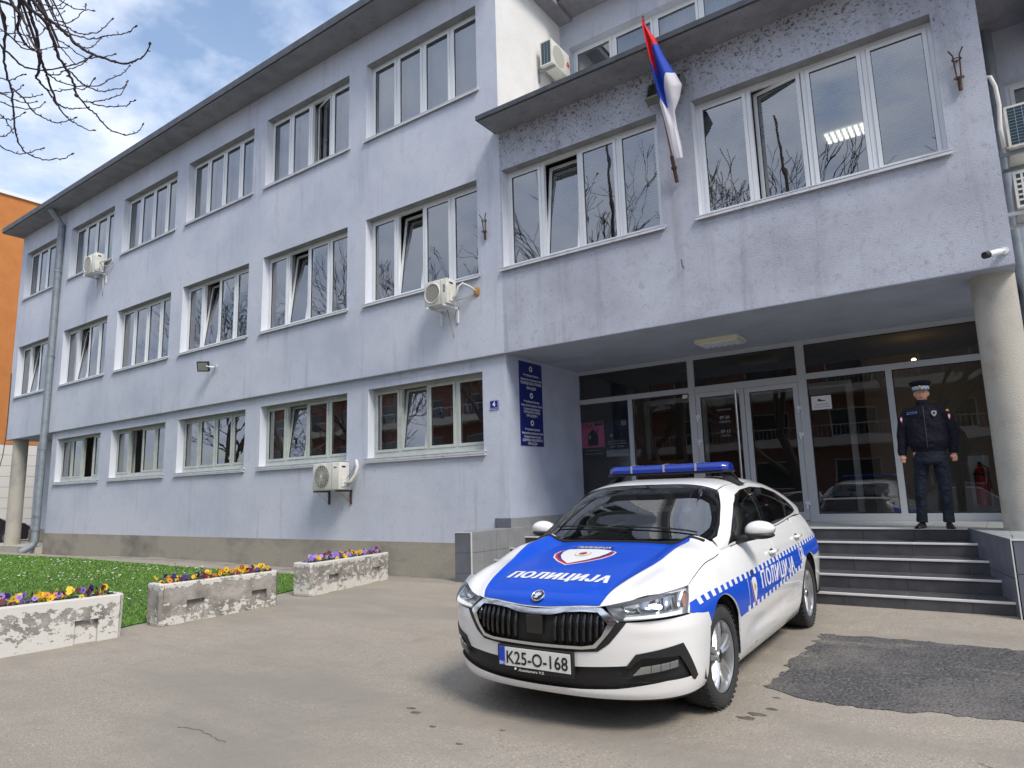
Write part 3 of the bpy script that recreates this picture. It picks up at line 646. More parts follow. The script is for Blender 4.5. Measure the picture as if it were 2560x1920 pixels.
def nrm(S, a, b, e=.004):
    p = Vector(S(a+e, b))-Vector(S(a-e, b)); q = Vector(S(a, b+e))-Vector(S(a, b-e)); n = p.cross(q)
    return n.normalized() if n.length > 1e-12 else Vector((0, 0, 1))
def resamp(pts, d, closed=True):
    out = []; n = len(pts)
    for i in range(n if closed else n-1):
        a = Vector(pts[i]); b = Vector(pts[(i+1) % n]); k = max(1, int((b-a).length/d+.5))
        for j in range(k): out.append(tuple(a.lerp(b, j/k)))
    if not closed: out.append(tuple(pts[-1]))
    return out
def pip(V, p):
    c = False; j = len(V)-1; x, y = p[0], p[1]
    for i in range(len(V)):
        if (V[i][1] > y) != (V[j][1] > y) and x < (V[j][0]-V[i][0])*(y-V[i][1])/(V[j][1]-V[i][1])+V[i][0]: c = not c
        j = i
    return c
def tri2d(outline, res, holes=(), d=None):
    d = d or res; loops = [resamp(outline, d)]+[resamp(h, d) for h in holes]
    V = []; E = []
    for lp in loops:
        o = len(V); V += [Vector(p) for p in lp]; E += [(o+i, o+(i+1) % len(lp)) for i in range(len(lp))]
    xs = [p.x for p in V]; ys = [p.y for p in V]
    x = min(xs)+res/2; k = 0
    while x < max(xs):
        y = min(ys)+(res/2 if k % 2 else res*.1)
        while y < max(ys):
            if pip(loops[0], (x, y)) and not any(pip(h, (x, y)) for h in loops[1:]): V.append(Vector((x, y)))
            y += res
        x += res*.9; k += 1
    r = delaunay_2d_cdt(V, E, [], 0, 1e-7)
    fs = []
    for f in r[2]:
        c = (r[0][f[0]]+r[0][f[1]]+r[0][f[2]])/3
        if pip(loops[0], c) and not any(pip(h, c) for h in loops[1:]): fs.append(tuple(f))
    # boundary edges of the kept faces
    cnt = {}
    for f in fs:
        for i in range(3):
            e = (f[i], f[(i+1) % 3]); cnt[tuple(sorted(e))] = None if tuple(sorted(e)) in cnt else e
    return [tuple(v) for v in r[0]], fs, [e for e in cnt.values() if e]
def patch(name, m, S, outline, res=.05, holes=(), off=0., parent=None, mirror=False, rim=.012, flipn=None, both=False, dens=None):
    """one body panel: outline in surface parameters, laid on surface S, with smooth normals and a turned-in edge"""
    V2, F2, BE = tri2d(outline, res, holes, dens)
    objs = []
    for sgn in ((1, -1) if both else ((-1,) if mirror else (1,))):
        vs = []; ns = []
        c = Vector((-1.4, 0, .6))
        for a, b in V2:
            p = Vector(S(a, b)); n = nrm(S, a, b)
            if flipn is not None:
                if n.dot(Vector(flipn)) < 0: n = -n
            elif n.dot(p-Vector((max(-2.8, min(.2, p.x)), 0, .55))) < 0: n = -n
            p = p+n*off; vs.append(Vector((p.x, p.y*sgn, p.z))); ns.append(Vector((n.x, n.y*sgn, n.z)))
        fs = []
        for f in F2:
            nf = (vs[f[1]]-vs[f[0]]).cross(vs[f[2]]-vs[f[0]])
            fs.append(f if nf.dot(ns[f[0]]) > 0 else (f[0], f[2], f[1]))
        k = len(vs); nn = list(ns); av = list(vs)
        if rim:
            mp = {}
            for e in BE:
                for i in e:
                    if i not in mp:
                        mp[i] = len(av); av += [vs[i], vs[i]-ns[i]*rim]; nn += [ns[i], ns[i]]
            for a, b in BE: fs.append((mp[a], mp[b], mp[b]+1, mp[a]+1))
        me = bpy.data.meshes.new(name); me.from_pydata([v[:] for v in av], [], fs); me.materials.append(m)
        me.polygons.foreach_set('use_smooth', [len(p.vertices) == 3 for p in me.polygons])
        me.normals_split_custom_set_from_vertices([n[:] for n in nn])
        o = bpy.data.objects.new(name, me); COL.objects.link(o); o.parent = parent or car; objs.append(o)
    return objs[0] if len(objs) == 1 else objs
def flat_print(name, m, S, body, w, h, c, xdir, ydir, off, parent, bold=0., **k):
    """lettering laid on a surface: c centre in surface params, xdir/ydir unit steps in params"""
    vs, fs = text_mesh(body, w, h, **k); b = MB(); out = []
    for x, y in vs:
        a, bb = c[0]+x*xdir[0]+y*ydir[0], c[1]+x*xdir[1]+y*ydir[1]
        p = Vector(S(a, bb)); n = nrm(S, a, bb)
        if n.dot(p-Vector((max(-2.8, min(.2, p.x)), 0, .55))) < 0: n = -n
        out.append((p, n))
    b.add([p+n*off for p, n in out], fs)
    if bold:
        t_ = (Vector(S(c[0]+.01*xdir[0], c[1]+.01*xdir[1]))-Vector(S(*c))).normalized()
        for i, s_ in enumerate((-1, 1, -.5, .5)): b.add([p+n*(off+.0001*(i+1))+t_*bold*s_ for p, n in out], fs)
    return b.build(name, m, parent, fixn=False)

def lp(f, a, b, n=10): return [f(a+(b-a)*i/n) for i in range(n+1)]
def arc(cx, cz, r, a0, a1, n=22): return [(cx+r*cos(rad(a0+(a1-a0)*i/n)), cz+r*sin(rad(a0+(a1-a0)*i/n))) for i in range(n+1)]
# --- side panels (surface params X, Z)
WR = .372; WZc = .335; RW = -2.686
def belt(x): return zb(x)-.004
def arcz(x0, z, sgn): return math.sqrt(max(0, WR**2-(z-WZc)**2))*sgn+x0
G = .004
def hoodline_s(x): return min(ctop(x, .80), .96)
fen_top = lambda x: (x, cside_topz(x))
def cside_topz(x):      # height on the side surface where Y = shut line of the bonnet
    ys = lerp_tab([(-.38, .800), (-.2, .806), (.1, .808), (.3, .812), (.44, .834)], x); w = CW(x); r = (1-(min(ys, w*.999)/w)**4)**.5
    return Z0+(lerp_tab(ZHS, x)-Z0)*r
# front wing: from the bumper joint / headlight to the door
fen = [(-.562, .20), (-.562, belt(-.562)-.002), (-.44, belt(-.44)-.004)]+[(x, cside_topz(x)) for x in fr(-.34, .42, 14)]+[(.436, .80), (.485, .745), (.548, .688), (.50, .662), (.43, .655)]
fen += arc(0, WZc, WR, 38, 148, 24)+[(-.40, .235), (-.40, .20)]
fen = [p for p in fen]
patch('front_wing', M_paint, S_s, fen, .045, both=True)
dA = [(-.570, .235), (-.570, belt(-.57)-.001), (-.62, belt(-.62))]+[(x, belt(x)) for x in fr(-.8, -1.50, 6)]+[(-1.502, .90), (-1.505, .60), (-1.49, .235)]
dB = [(-1.510, .235), (-1.525, .60), (-1.522, .90), (-1.52, belt(-1.52))]+[(x, belt(x)) for x in fr(-1.7, -2.44, 6)]+[(-2.50, 1.0), (-2.46, .86), (-2.36, .74)]+arc(RW, WZc, WR+.015, 128, 165, 8)[0:0]
dB += [(arcz(RW, .70, 1)+.02, .70), (arcz(RW, .62, 1)+.012, .62), (arcz(RW, .5, 1)+.012, .5), (arcz(RW, .4, 1)+.012, .4), (-2.29, .30), (-2.27, .235)]
dA_o = patch('front_door', M_paint, S_s, dA, .05, both=True)
dB_o = patch('rear_door', M_paint, S_s, dB, .05, both=True)
qp = [(-2.508, 1.0), (-2.47, .862), (-2.368, .745), (arcz(RW, .70, 1), .708)]+arc(RW, WZc, WR, 62, 172, 22)[0:0]
qp += arc(RW, WZc, WR, 80, 186, 22)[::1]
qp = [(-2.508, 1.005), (-2.468, .862), (-2.37, .745), (-2.36, .66)]+[p for p in arc(RW, WZc, WR, 48, 190, 28)]+[(-3.08, .22), (-3.45, .24), (-3.70, .32), (-3.74, .50), (-3.755, .80), (-3.74, .95), (-3.70, 1.02)]+[(x, min(belt(x)+.0, 1.05)) for x in fr(-3.55, -2.55, 8)]
patch('rear_quarter', M_paint, S_s, qp, .05, both=True)
sill = [(-.36, .20), (-.40, .228), (-.57, .228), (-1.5, .228), (-2.28, .228), (-2.33, .19), (-2.2, .16), (-.45, .16)]
patch('sill_skirt', M_paint, S_s, sill, .06, both=True)
# tail closure
def tail(t, z):
    th = t*pi/2; w = cside(-3.70, min(z, .98)); return (-3.70-.115*cos(th)**.8*(1-abs(z-.65)*.35), w*sin(th)**.8 if th >= 0 else -w*sin(-th)**.8, z)
b = MB(); ts = fr(-1, 1, 24); zs = fr(.28, 1.03, 8); vs = []
for z in zs:
    for t in ts: th = abs(t)*pi/2; w_ = cside(-3.70, min(z, .97)); vs.append((-3.70-.11*cos(th)**.8*(1-abs(z-.65)*.35), math.copysign(w_*sin(th)**.8, t), z))
n_ = len(ts); b.add(vs, [(j*n_+i, j*n_+i+1, (j+1)*n_+i+1, (j+1)*n_+i) for j in range(len(zs)-1) for i in range(n_-1)]); b.build('tailgate', M_paint, car, smooth='all')
# --- bonnet (params X, Y)
def hood_edge_y(y): return lerp_tab([(0, .880), (.08, .879), (.17, .873), (.30, .860), (.44, .838), (.50, .815), (.588, .774), (.698, .683), (.782, .569), (.825, .465)], abs(y))
hy = lambda x: lerp_tab([(-.38, .800), (-.2, .806), (.1, .808), (.3, .812), (.44, .834)], x)-.004
hood = [(x, hy(x)) for x in fr(-.37, .43, 10)]+[(hood_edge_y(y), y) for y in fr(.822, -.822, 40)]+[(x, -hy(x)) for x in fr(.43, -.37, 10)]+[(-.335, -.5), (-.31, -.25), (-.305, 0), (-.31, .25), (-.335, .5)]
def S_hood(x, y):   # bonnet with its two ridges and centre plateau
    z = ctop(x, y); r = abs(y); rl = lerp_tab([(-.4, .60), (.2, .56), (.8, .46)], x)
    z += .010*math.exp(-((r-rl)/.035)**2) - .006*math.exp(-((r-rl-.09)/.05)**2)
    return (x, y, z)
hood_o = patch('bonnet', M_paint, S_hood, hood, .024, flipn=(0, 0, 1))
stripe = [(-.30, .60), (-.2, .625), (0, .615), (.2, .585), (.45, .53), (.65, .485), (.80, .45), (.828, .436)]
st = stripe+[(hood_edge_y(y)-.004, y) for y in fr(.43, -.43, 24)]+[(x, -y) for x, y in stripe[::-1]]+[(-.302, -.25), (-.298, 0), (-.302, .25)]
st = [(max(x, -.325), y) for x, y in st]
blue = patch('bonnet_decal', M_blue, S_hood, st, .022, off=.0036, rim=.003, flipn=(0, 0, 1), parent=hood_o)
flat_print('lettering', M_wvinyl, S_hood, 'ПОЛИЦИЈА', .76, .118, (.578, 0), (0, 1), (-1, 0), .0062, hood_o, offset=.016, space=1.14, bold=.0065)
# crest on the bonnet
def crest(cx, cy, S, sx, sy, xd, yd, par, base, flipn=None):
    def P(u, v): return (cx+u*sx*xd[0]+v*sy*yd[0], cy+u*sx*xd[1]+v*sy*yd[1])
    sh = [(-.80, .62), (-.4, .72), (0, .74), (.4, .72), (.80, .62), (.84, .3), (.72, -.12), (.45, -.55), (0, -1), (-.45, -.55), (-.72, -.12), (-.84, .3)]
    def pt(nm, m, pts, off): patch(nm, m, S, [P(*q) for q in pts], .05, off=off, rim=0, parent=par, dens=.03, flipn=flipn)
    wl = [(-.86, .55), (-1.0, .45), (-1.02, .1), (-.85, -.3), (-.5, -.7), (0, -1.08), (.5, -.7), (.85, -.3), (1.02, .1), (1.0, .45), (.86, .55), (.8, .2), (0, -.95), (-.8, .2)]
    pt('crest_ribbon', M_wvinyl, [(-.9, .58), (-1.05, .46), (-1.07, .1), (-.9, -.33), (-.52, -.75), (0, -1.14), (.52, -.75), (.9, -.33), (1.07, .1), (1.05, .46), (.9, .58)], base)
    pt('crest_ribbon', M_red, wl[:11]+[(.8, .2), (0, -.9), (-.8, .2)], base+.0012)
    pt('crest_ribbon', M_navy, [(-.88, .55), (-.93, .4), (-.92, .1), (-.79, -.25), (-.47, -.60), (0, -.99), (.47, -.60), (.79, -.25), (.92, .1), (.93, .4), (.88, .55), (.7, .1), (0, -.9), (-.7, .1)], base+.0022)
    pt('crest_shield', M_wvinyl, sh, base+.0034)
    gold = [(.29*cos(t*pi/8), .29*sin(t*pi/8)+.1) for t in range(16)]
    pt('crest_emblem', M_gold, gold, base+.0046)
    pt('crest_emblem', M_wvinyl, [(.25*cos(t*pi/8), .25*sin(t*pi/8)+.1) for t in range(16)], base+.0056)
    pt('crest_emblem', M_red, [(-.14, .2), (.0, .3), (.14, .2), (.1, .12), (-.1, .12)], base+.0066)
    pt('crest_emblem', M_navy, [(-.15, .11), (.15, .11), (.1, .02), (-.1, .02)], base+.0066)
    pt('crest_emblem', M_gold, [(-.12, -.02), (.12, -.02), (0, -.12)], base+.0066)
    pt('crest_banner', M_navy, [(-.72, .80), (0, .90), (.72, .80), (.66, 1.16), (0, 1.24), (-.66, 1.16)], base+.001)
crest(.10, -.085, S_hood, .225, .215, (0, 1), (-1, 0), hood_o, .0048, (0, 0, 1))
flat_print('lettering', M_wvinyl, S_hood, 'ПОЛИЦИЈА', .28, .048, (-.11, -.085), (0, 1), (-1, 0), .0078, hood_o, offset=.02)
# round badge: winged arrow on a dark disc in a chrome ring
def on_hood(x, y, o=.0): p = Vector(S_hood(x, y)); n = nrm(S_hood, x, y); n = n if n.z > 0 else -n; return p+n*o, n
bc, bn = on_hood(.838, 0, .004); bt = Vector((0, 1, 0)); bu = bn.cross(bt).normalized(); bu = bu if bu.z > 0 else -bu
b = MB(); vs = []; n_ = 36
prof = [(.046, .0), (.047, .006), (.043, .010), (.038, .008), (.037, .004)]
for r, h in prof:
    for j in range(n_): t = 2*pi*j/n_; vs.append(bc+bt*r*cos(t)+bu*r*sin(t)+bn*h)
b.add(vs, [(i*n_+j, i*n_+(j+1) % n_, (i+1)*n_+(j+1) % n_, (i+1)*n_+j) for i in range(len(prof)-1) for j in range(n_)]); badge = b.build('badge', M_chrome, car, smooth=60)
b = MB(); b.add([bc+bt*.038*cos(2*pi*j/n_)+bu*.038*sin(2*pi*j/n_)+bn*.004 for j in range(n_)], [tuple(range(n_))]); b.build('badge_disc', M_black, badge)
wing = [(-.028, -.018), (-.012, -.024), (.004, -.022), (.002, -.010), (.018, .002), (.026, .016), (.014, .010), (.018, .026), (.006, .016), (.006, .031), (-.004, .018), (-.008, .030), (-.014, .016), (-.020, .022), (-.022, .008), (-.030, .006), (-.020, -.004), (-.012, -.010)]
V2, F2, _ = tri2d(wing, .05); b = MB(); b.add([bc+bt*x+bu*y+bn*.0075 for x, y in V2], F2); b.build('badge_emblem', M_chrome, badge, fixn=False)

# --- front bumper skin (params t across, z) with openings
def xz(t): return t
mir_ = lambda h: h+[(-t, z) for t, z in h[::-1] if abs(t) > 1e-6]
GRO = mir_([(0, .69), (.09, .708), (.165, .716), (.25, .714), (.335, .650), (.30, .590), (.236, .498), (.17, .486), (0, .480)])
LOW = [(-.70, .46), (-.50, .385), (-.43, .335), (-.30, .325), (0, .318), (.30, .325), (.43, .335), (.50, .385), (.72, .50), (.80, .445), (.86, .33), (.82, .285), (.60, .225), (.3, .205), (0, .20), (-.3, .205), (-.60, .225), (-.82, .285), (-.86, .33), (-.80, .445), (-.72, .50)]
LOW = mir_([(0, .385), (.13, .386), (.385, .408), (.43, .466), (.735, .516), (.882, .314), (.80, .318), (.62, .314), (.48, .296), (.33, .272), (.15, .256), (0, .251)])
bump_o = [(t, z) for t, z in [(-1, .215), (-1, .652), (-.93, .662), (-.86, .674), (-.79, .675), (-.65, .664), (-.50, .655), (-.345, .647), (-.33, .667), (-.26, .722), (-.165, .724), (-.09, .716), (-.045, .704), (0, .698), (.045, .704), (.09, .716), (.165, .724), (.26, .722), (.33, .667), (.345, .647), (.50, .655), (.65, .664), (.79, .675), (.86, .674), (.93, .662), (1, .652), (1, .215)]]
bot = lambda t: .207+.008*abs(t)**2
bump_o += [(t, bot(t)) for t in fr(.95, -.95, 30)]
def S_b(t, z):
    x, y = fascia(t, z); lipf = math.exp(-((z-.232)/.028)**2); x += .010*lipf*cos(t*pi/2)
    a = abs(t); x += .006*math.exp(-((z-.60)/.03)**2)*sstep(.3, .5, a)*(1-sstep(.8, 1, a))
    return (x, y, z)
bumper = patch('front_bumper', M_paint, S_b, bump_o, .022, holes=[GRO, LOW], rim=.02)
S_in = lambda t, z: (fascia(t, z)[0]-.05, fascia(t, z)[1]*.985, z)
patch('bumper_opening', M_dark, S_in, [(-.93, .18), (-.93, .56), (-.4, .74), (0, .75), (.4, .74), (.93, .56), (.93, .18)], .05, rim=0, parent=bumper)
S_mid = lambda t, z: (fascia(t, z)[0]-.018, fascia(t, z)[1]*.992, z)
lg = patch('lower_grille', M_plast, S_mid, LOW, .05, rim=.01, parent=bumper)
b = MB()
for z in (.275, .300, .325, .350, .375):
    b.tube([(fascia(t, z)[0]-.022, fascia(t, z)[1], z+.012*abs(t)) for t in fr(-.5, .5, 40)], .004, 5)
b.build('grille_bar', M_plast, lg, smooth='all')
# grille: chrome surround, black field, ribs, radar block
def ring_pts(pts, k): 
    cx = 0; cz = .62; return [(t*k, cz+(z-cz)*(1-(1-k)*1.6)) for t, z in pts]
GR_in = mir_([(0, .670), (.045, .677), (.094, .697), (.167, .706), (.243, .704), (.290, .643), (.262, .575), (.222, .522), (.17, .509), (0, .504)])
S_out = lambda t, z: (fascia(t, z)[0]+.014, fascia(t, z)[1], z)
GR_ch = mir_([(0, .705), (.045, .711), (.09, .723), (.165, .732), (.255, .730), (.338, .657), (.295, .590), (.234, .504), (.17, .492), (0, .487)])
grille = patch('grille_surround', M_chrome, S_out, GR_ch, .022, holes=[GR_in], rim=.03, dens=.014)
GRb = [(-.383, .652), (-.294, .530), (-.240, .484), (-.12, .470), (0, .466), (.12, .470), (.240, .484), (.294, .530), (.383, .652), (.334, .652), (.292, .586), (.232, .502), (.168, .490), (0, .485), (-.168, .490), (-.232, .502), (-.292, .586), (-.334, .652)]
patch('grille_black_edge', M_plast, lambda t, z: (fascia(t, z)[0]+.004, fascia(t, z)[1], z), GRb, .03, rim=.02, parent=grille, dens=.014)  # black trim band outside the chrome surround
patch('grille_back', M_black, S_mid, GRO, .04, rim=0, parent=grille)
def gr_top(t): return lerp_tab([(0, .668), (.045, .675), (.094, .694), (.167, .702), (.243, .700), (.290, .643)], abs(t))
def gr_bot(t): return lerp_tab([(0, .506), (.17, .511), (.222, .524), (.262, .577), (.290, .640)], abs(t))
for i in range(-9, 10):
    if abs(i) < 2: continue
    t = i*.0295; z0, z1 = gr_bot(t)+.004, gr_top(t)-.004
    if z1-z0 < .05: continue
    b = MB(); vs = []
    for z in fr(z0, z1, 6):
        q_ = (z-z0)/(z1-z0); x, y = fascia(t, z); x += -.012+.020*min(1, q_*5, (1-q_)*3.5)
        vs += [(x-.03, y-.0115, z), (x-.004, y-.010, z), (x+.004, y-.003, z), (x+.004, y+.003, z), (x-.004, y+.010, z), (x-.03, y+.0115, z)]
    b.add(vs, [(k*6+j, k*6+j+1, (k+1)*6+j+1, (k+1)*6+j) for k in range(6) for j in range(5)]); b.build('rib', M_gloss, grille, smooth=50)
b = MB(); b.bbox(fascia(0, .6)[0]-.04, -.060, .555, fascia(0, .6)[0]+.004, .060, .668, .006); b.build('radar_cover', M_gloss, grille)
# number plate in a black holder
px0 = fascia(0, .41)[0]+.028
b = MB(); b.bbox(px0-.03, -.275, .322, px0, .275, .474, .006); plate = b.build('plate_holder', M_plast, car)
b = MB(); b.bbox(px0, -.260, .350, px0+.004, .260, .462, .0015); b.build('number_plate', mat('plate_white', (.72, .73, .70), .4), plate)
b = MB(); b.box(px0+.003, -.260, .350, px0+.0055, -.215, .462); b.build('plate_band', mat('plate_blue', (.01, .06, .50), .4), plate)
def plate_txt(s_, w_, h_, y, z, m, **k):
    vs, fs = text_mesh(s_, w_, h_, **k); b = MB(); b.add([(px0+.0068, y+v[0], z+v[1]) for v in vs], fs); b.build('lettering', m, plate, fixn=False)
plate_txt('K25-O-168', .445, .078, .021, .406, M_black, offset=.012); plate_txt('BIH', .036, .020, -.2375, .366, M_wvinyl, offset=.02)
plate_txt('Autokamerc V.S.', .19, .016, -.02, .335, M_wvinyl, shear=.25, offset=.012)
b = MB(); b.sphere((px0+.001, -.14, .336), .007, 10); b.build('plate_screw', M_wvinyl, plate)
# fog lamp corners
for s in (1, -1):
    S1 = lambda t, z, s=s: (fascia(t, z)[0]+.010, s*fascia(t, z)[1], z)
    fo = patch('fog_lamp_trim', M_plast, S1, [(.375, .395), (.400, .430), (.432, .472), (.60, .500), (.738, .522), (.800, .44), (.890, .312), (.862, .290), (.838, .300), (.775, .38), (.712, .452), (.60, .452), (.467, .452), (.42, .418), (.405, .398)], .03, rim=.03, dens=.02)
    S2 = lambda t, z, s=s: (fascia(t, z)[0]-.004, s*fascia(t, z)[1], z)
    zt = lambda t: lerp(.399, .4275, (t-.45)/.24); zl = lambda t: lerp(.350, .392, (t-.405)/.31)
    for k in range(4):
        a, c = .455+k*.060, .455+(k+1)*.060-.004; q_ = [(a if k else .408, zl(a if k else .408)), (c, zl(c)), (c, zt(c)), (a, zt(a))]
        patch('fog_reflector', mat('fog_reflector%d' % k, (.60, .61, .62), .25, metal=.8) if s == 1 else MATS['fog_reflector%d' % k], lambda t, z, s=s, a=a: (fascia(t, z)[0]-.004-.12*abs(t-a-.03)*0, s*fascia(t, z)[1], z), q_, .02, rim=0, parent=fo)
    patch('fog_lamp', M_lens, lambda t, z, s=s: (fascia(t, z)[0]+.006, s*fascia(t, z)[1], z), [(.403, .348), (.56, .368), (.717, .392), (.690, .4285), (.57, .4145), (.448, .401)], .03, rim=.01, parent=fo)
# headlights: one curved lens over a dark bowl, with reflectors and a light guide along the lower edge
M_guide = mat('light_guide', (.88, .88, .87), .35, emis=((1, 1, .96), .55)); M_refl = mat('lamp_reflector', (.55, .56, .58), .12, metal=1); M_bowl = mat('lamp_bowl', (.52, .54, .57), .35, metal=.5); M_amber = mat('amber_reflector', (.75, .16, .02), .3)
def coons(A, B, C, D, bulge):      # A low inner, B top inner, C top outer, D low outer
    A, B, C, D = map(Vector, (A, B, C, D))
    def S(u, v):
        p = (A*(1-v)+B*v)*(1-u)+(D*(1-v)+C*v)*u
        # follow the car's corner: push outwards
        o = Vector((1, 1.1, .15)).normalized(); o2 = Vector((.0, 0, 1))
        return p+o*bulge*4*u*(1-u)*.9+o*.012*4*v*(1-v)
    return S
for s in (1, -1):
    S0 = coons((.822, .540, .655), (.850, .452, .742), (.440, .838, .826), (.558, .866, .684), .080)
    SS = lambda u, v, s=s: (S0(u, v).x, S0(u, v).y*s, S0(u, v).z)
    def lay(dp, s=s):
        def S(u, v):
            e = .004; p = S0(u, v); n = (S0(u+e, v)-S0(u-e, v)).cross(S0(u, v+e)-S0(u, v-e)).normalized()
            if n.x+n.y < 0: n = -n
            q = p-n*dp; return (q.x, q.y*s, q.z)
        return S
    out = [(0.0, .0), (.12, .0), (.5, .0), (1, 0), (1, .5), (1, 1), (.6, 1), (.3, 1), (.03, .98), (0, .6)]
    nn = (1, s, .1)
    hl = patch('headlight', M_bowl, lay(.042), out, .06, rim=0, flipn=nn)
    b = MB(); loop = resamp(out, .05); S_a, S_b2 = lay(0.0), lay(.042); vs = [S_a(*p) for p in loop]+[S_b2(*p) for p in loop]; k = len(loop)
    b.add(vs, [(i, (i+1) % k, (i+1) % k+k, i+k) for i in range(k)]); b.build('lamp_rim', M_bowl, hl)
    patch('lens', M_lens, lay(-.001), out, .06, rim=0, flipn=nn, parent=hl)
    patch('light_guide', M_guide, lay(.012), [(.06, .03), (.92, .03), (.90, .17), (.10, .15)], .05, rim=.012, flipn=nn, parent=hl)
    for (a, c, z0, z1) in ((.14, .30, .30, .80), (.34, .54, .30, .86), (.58, .74, .28, .88), (.78, .93, .26, .90)):
        def Sr(u, v, a=a, c=c, z0=z0, z1=z1, s=s):
            uu, vv = (u-a)/(c-a), (v-z0)/(z1-z0); dp = .036-.026*(abs(2*uu-1)**2+abs(2*vv-1)**2)/2
            return lay(dp)(u, v)
        patch('reflector', M_refl, Sr, [(a, z0), (c, z0), (c, z1), (a, z1)], .04, rim=0, flipn=nn, parent=hl)
    patch('amber_reflector', M_amber, lay(.03), [(.965, .3), (.99, .3), (.99, .8), (.965, .8)], .1, rim=0, flipn=nn, parent=hl)
# --- cabin: roof, pillars, glass
WSb = [(-.335, .62), (-.31, .40), (-.30, .2), (-.30, 0), (-.30, -.2), (-.31, -.40), (-.335, -.62)]
ws = [(-.345, .70), (-.43, .748), (-.60, .722), (-.80, .672), (-.955, .618), (-.99, .590), (-1.015, .3), (-1.02, 0), (-1.015, -.3), (-.99, -.590), (-.955, -.618), (-.80, -.672), (-.60, -.722), (-.43, -.748), (-.345, -.70)]+[(x-.0, y) for x, y in WSb[::-1]]
wsg = patch('windscreen', M_cglass, S_ct, ws, .06, off=-.004, rim=0, flipn=(1, 0, 1))
def inset(pts, k):
    cx = sum(p[0] for p in pts)/len(pts); return [(cx+(p[0]-cx)*k-0.0, p[1]*(k+.015)) for p in pts]
fr_in = [(-.405, .63), (-.47, .715), (-.62, .692), (-.80, .648), (-.91, .604), (-.945, .555), (-.965, .3), (-.97, 0), (-.965, -.3), (-.945, -.555), (-.91, -.604), (-.80, -.648), (-.62, -.692), (-.47, -.715), (-.405, -.63), (-.385, -.3), (-.38, 0), (-.385, .3)]
patch('windscreen_border', M_gloss, S_ct, ws, .05, holes=[fr_in], off=-.006, rim=0, flipn=(1, 0, 1), dens=.05)
roofp = [(-.998, .594), (-1.15, .597), (-1.30, .602)]+[(x, .612) for x in fr(-1.45, -2.3, 6)]+[(-2.5, .59), (-2.68, .56), (-2.76, .3), (-2.78, 0), (-2.76, -.3), (-2.68, -.56), (-2.5, -.59)]+[(x, -.612) for x in fr(-2.3, -1.45, 6)]+[(-1.30, -.602), (-1.15, -.597), (-.998, -.594), (-1.022, -.3), (-1.027, 0), (-1.022, .3)]
patch('roof', M_paint, S_ct, roofp, .06, flipn=(0, 0, 1))
# side window band (params X, Z), the white frame around it is the body side of pillars and roof rail
def topz(x, y): return cab_top(x, y)
dlo_top = [(-.60, 1.035), (-.75, 1.135), (-.95, 1.255), (-1.12, 1.325), (-1.35, 1.362), (-1.7, 1.378), (-2.1, 1.358), (-2.42, 1.302), (-2.68, 1.215), (-2.87, 1.13)]
dlo = [(-.50, .972)]+dlo_top+[(-2.90, 1.105), (-2.8, 1.085)]+[(x, zb(x)+.018) for x in fr(-2.6, -.6, 10)]
rail_up = [(-.30, .93), (-.33, .955)]+[(x, cab_top(x, y)) for x, y in ((-.385, .735), (-.45, .75), (-.60, .728), (-.80, .680), (-.955, .625), (-1.01, .600), (-1.15, .600), (-1.30, .604), (-1.5, .616), (-1.9, .616), (-2.3, .616), (-2.5, .594), (-2.68, .565), (-2.9, .55), (-3.2, .52), (-3.45, .48))]
pill = rail_up+[(-3.55, 1.065)]+[(x, belt(x)+.006) for x in fr(-3.4, -.34, 24)]
patch('roof_pillar', M_paint, S_cs, pill, .04, holes=[dlo], both=True, flipn=None, rim=.008)
def cut(x0, x1, inset_=.014):
    tp = [p for p in dlo_top if x1 < p[0] < x0]
    def tz(x): return lerp_tab([(-x_, z_) for x_, z_ in dlo_top], -x)
    pts = [(x0, tz(x0)-inset_*.7)]+[(p[0], p[1]-inset_*.7) for p in tp]+[(x1, tz(x1)-inset_*.7), (x1, zb(x1)+.026 if x1 > -2.7 else 1.105)]
    return pts+[(x, zb(x)+.026) for x in fr(max(x1, -2.7)+.1, x0-.02, 6)]
patch('window_surround', M_gloss, S_cs, dlo, .05, holes=[cut(-.66, -1.46), cut(-1.57, -2.42), cut(-2.47, -2.83)], off=-.002, both=True, rim=.004, dens=.04)
for a, c in ((-.66, -1.46), (-1.57, -2.42), (-2.47, -2.83)): patch('side_window', M_sglass, S_cs, cut(a, c), .07, off=-.006, both=True, rim=0)
rw = [(-2.79, .56), (-2.79, 0), (-2.79, -.56), (-3.45, -.62), (-3.5, 0), (-3.45, .62)]
patch('rear_window', M_sglass, S_ct, rw, .08, rim=0, flipn=(0, 0, 1))
patch('boot_lid', M_paint, lambda x, y: (x, y, 1.03+.05*sstep(-3.75, -3.5, x)-.02*(y/.7)**2), [(-3.46, .68), (-3.46, -.68), (-3.78, -.6), (-3.80, 0), (-3.78, .6)], .08, flipn=(0, 0, 1))
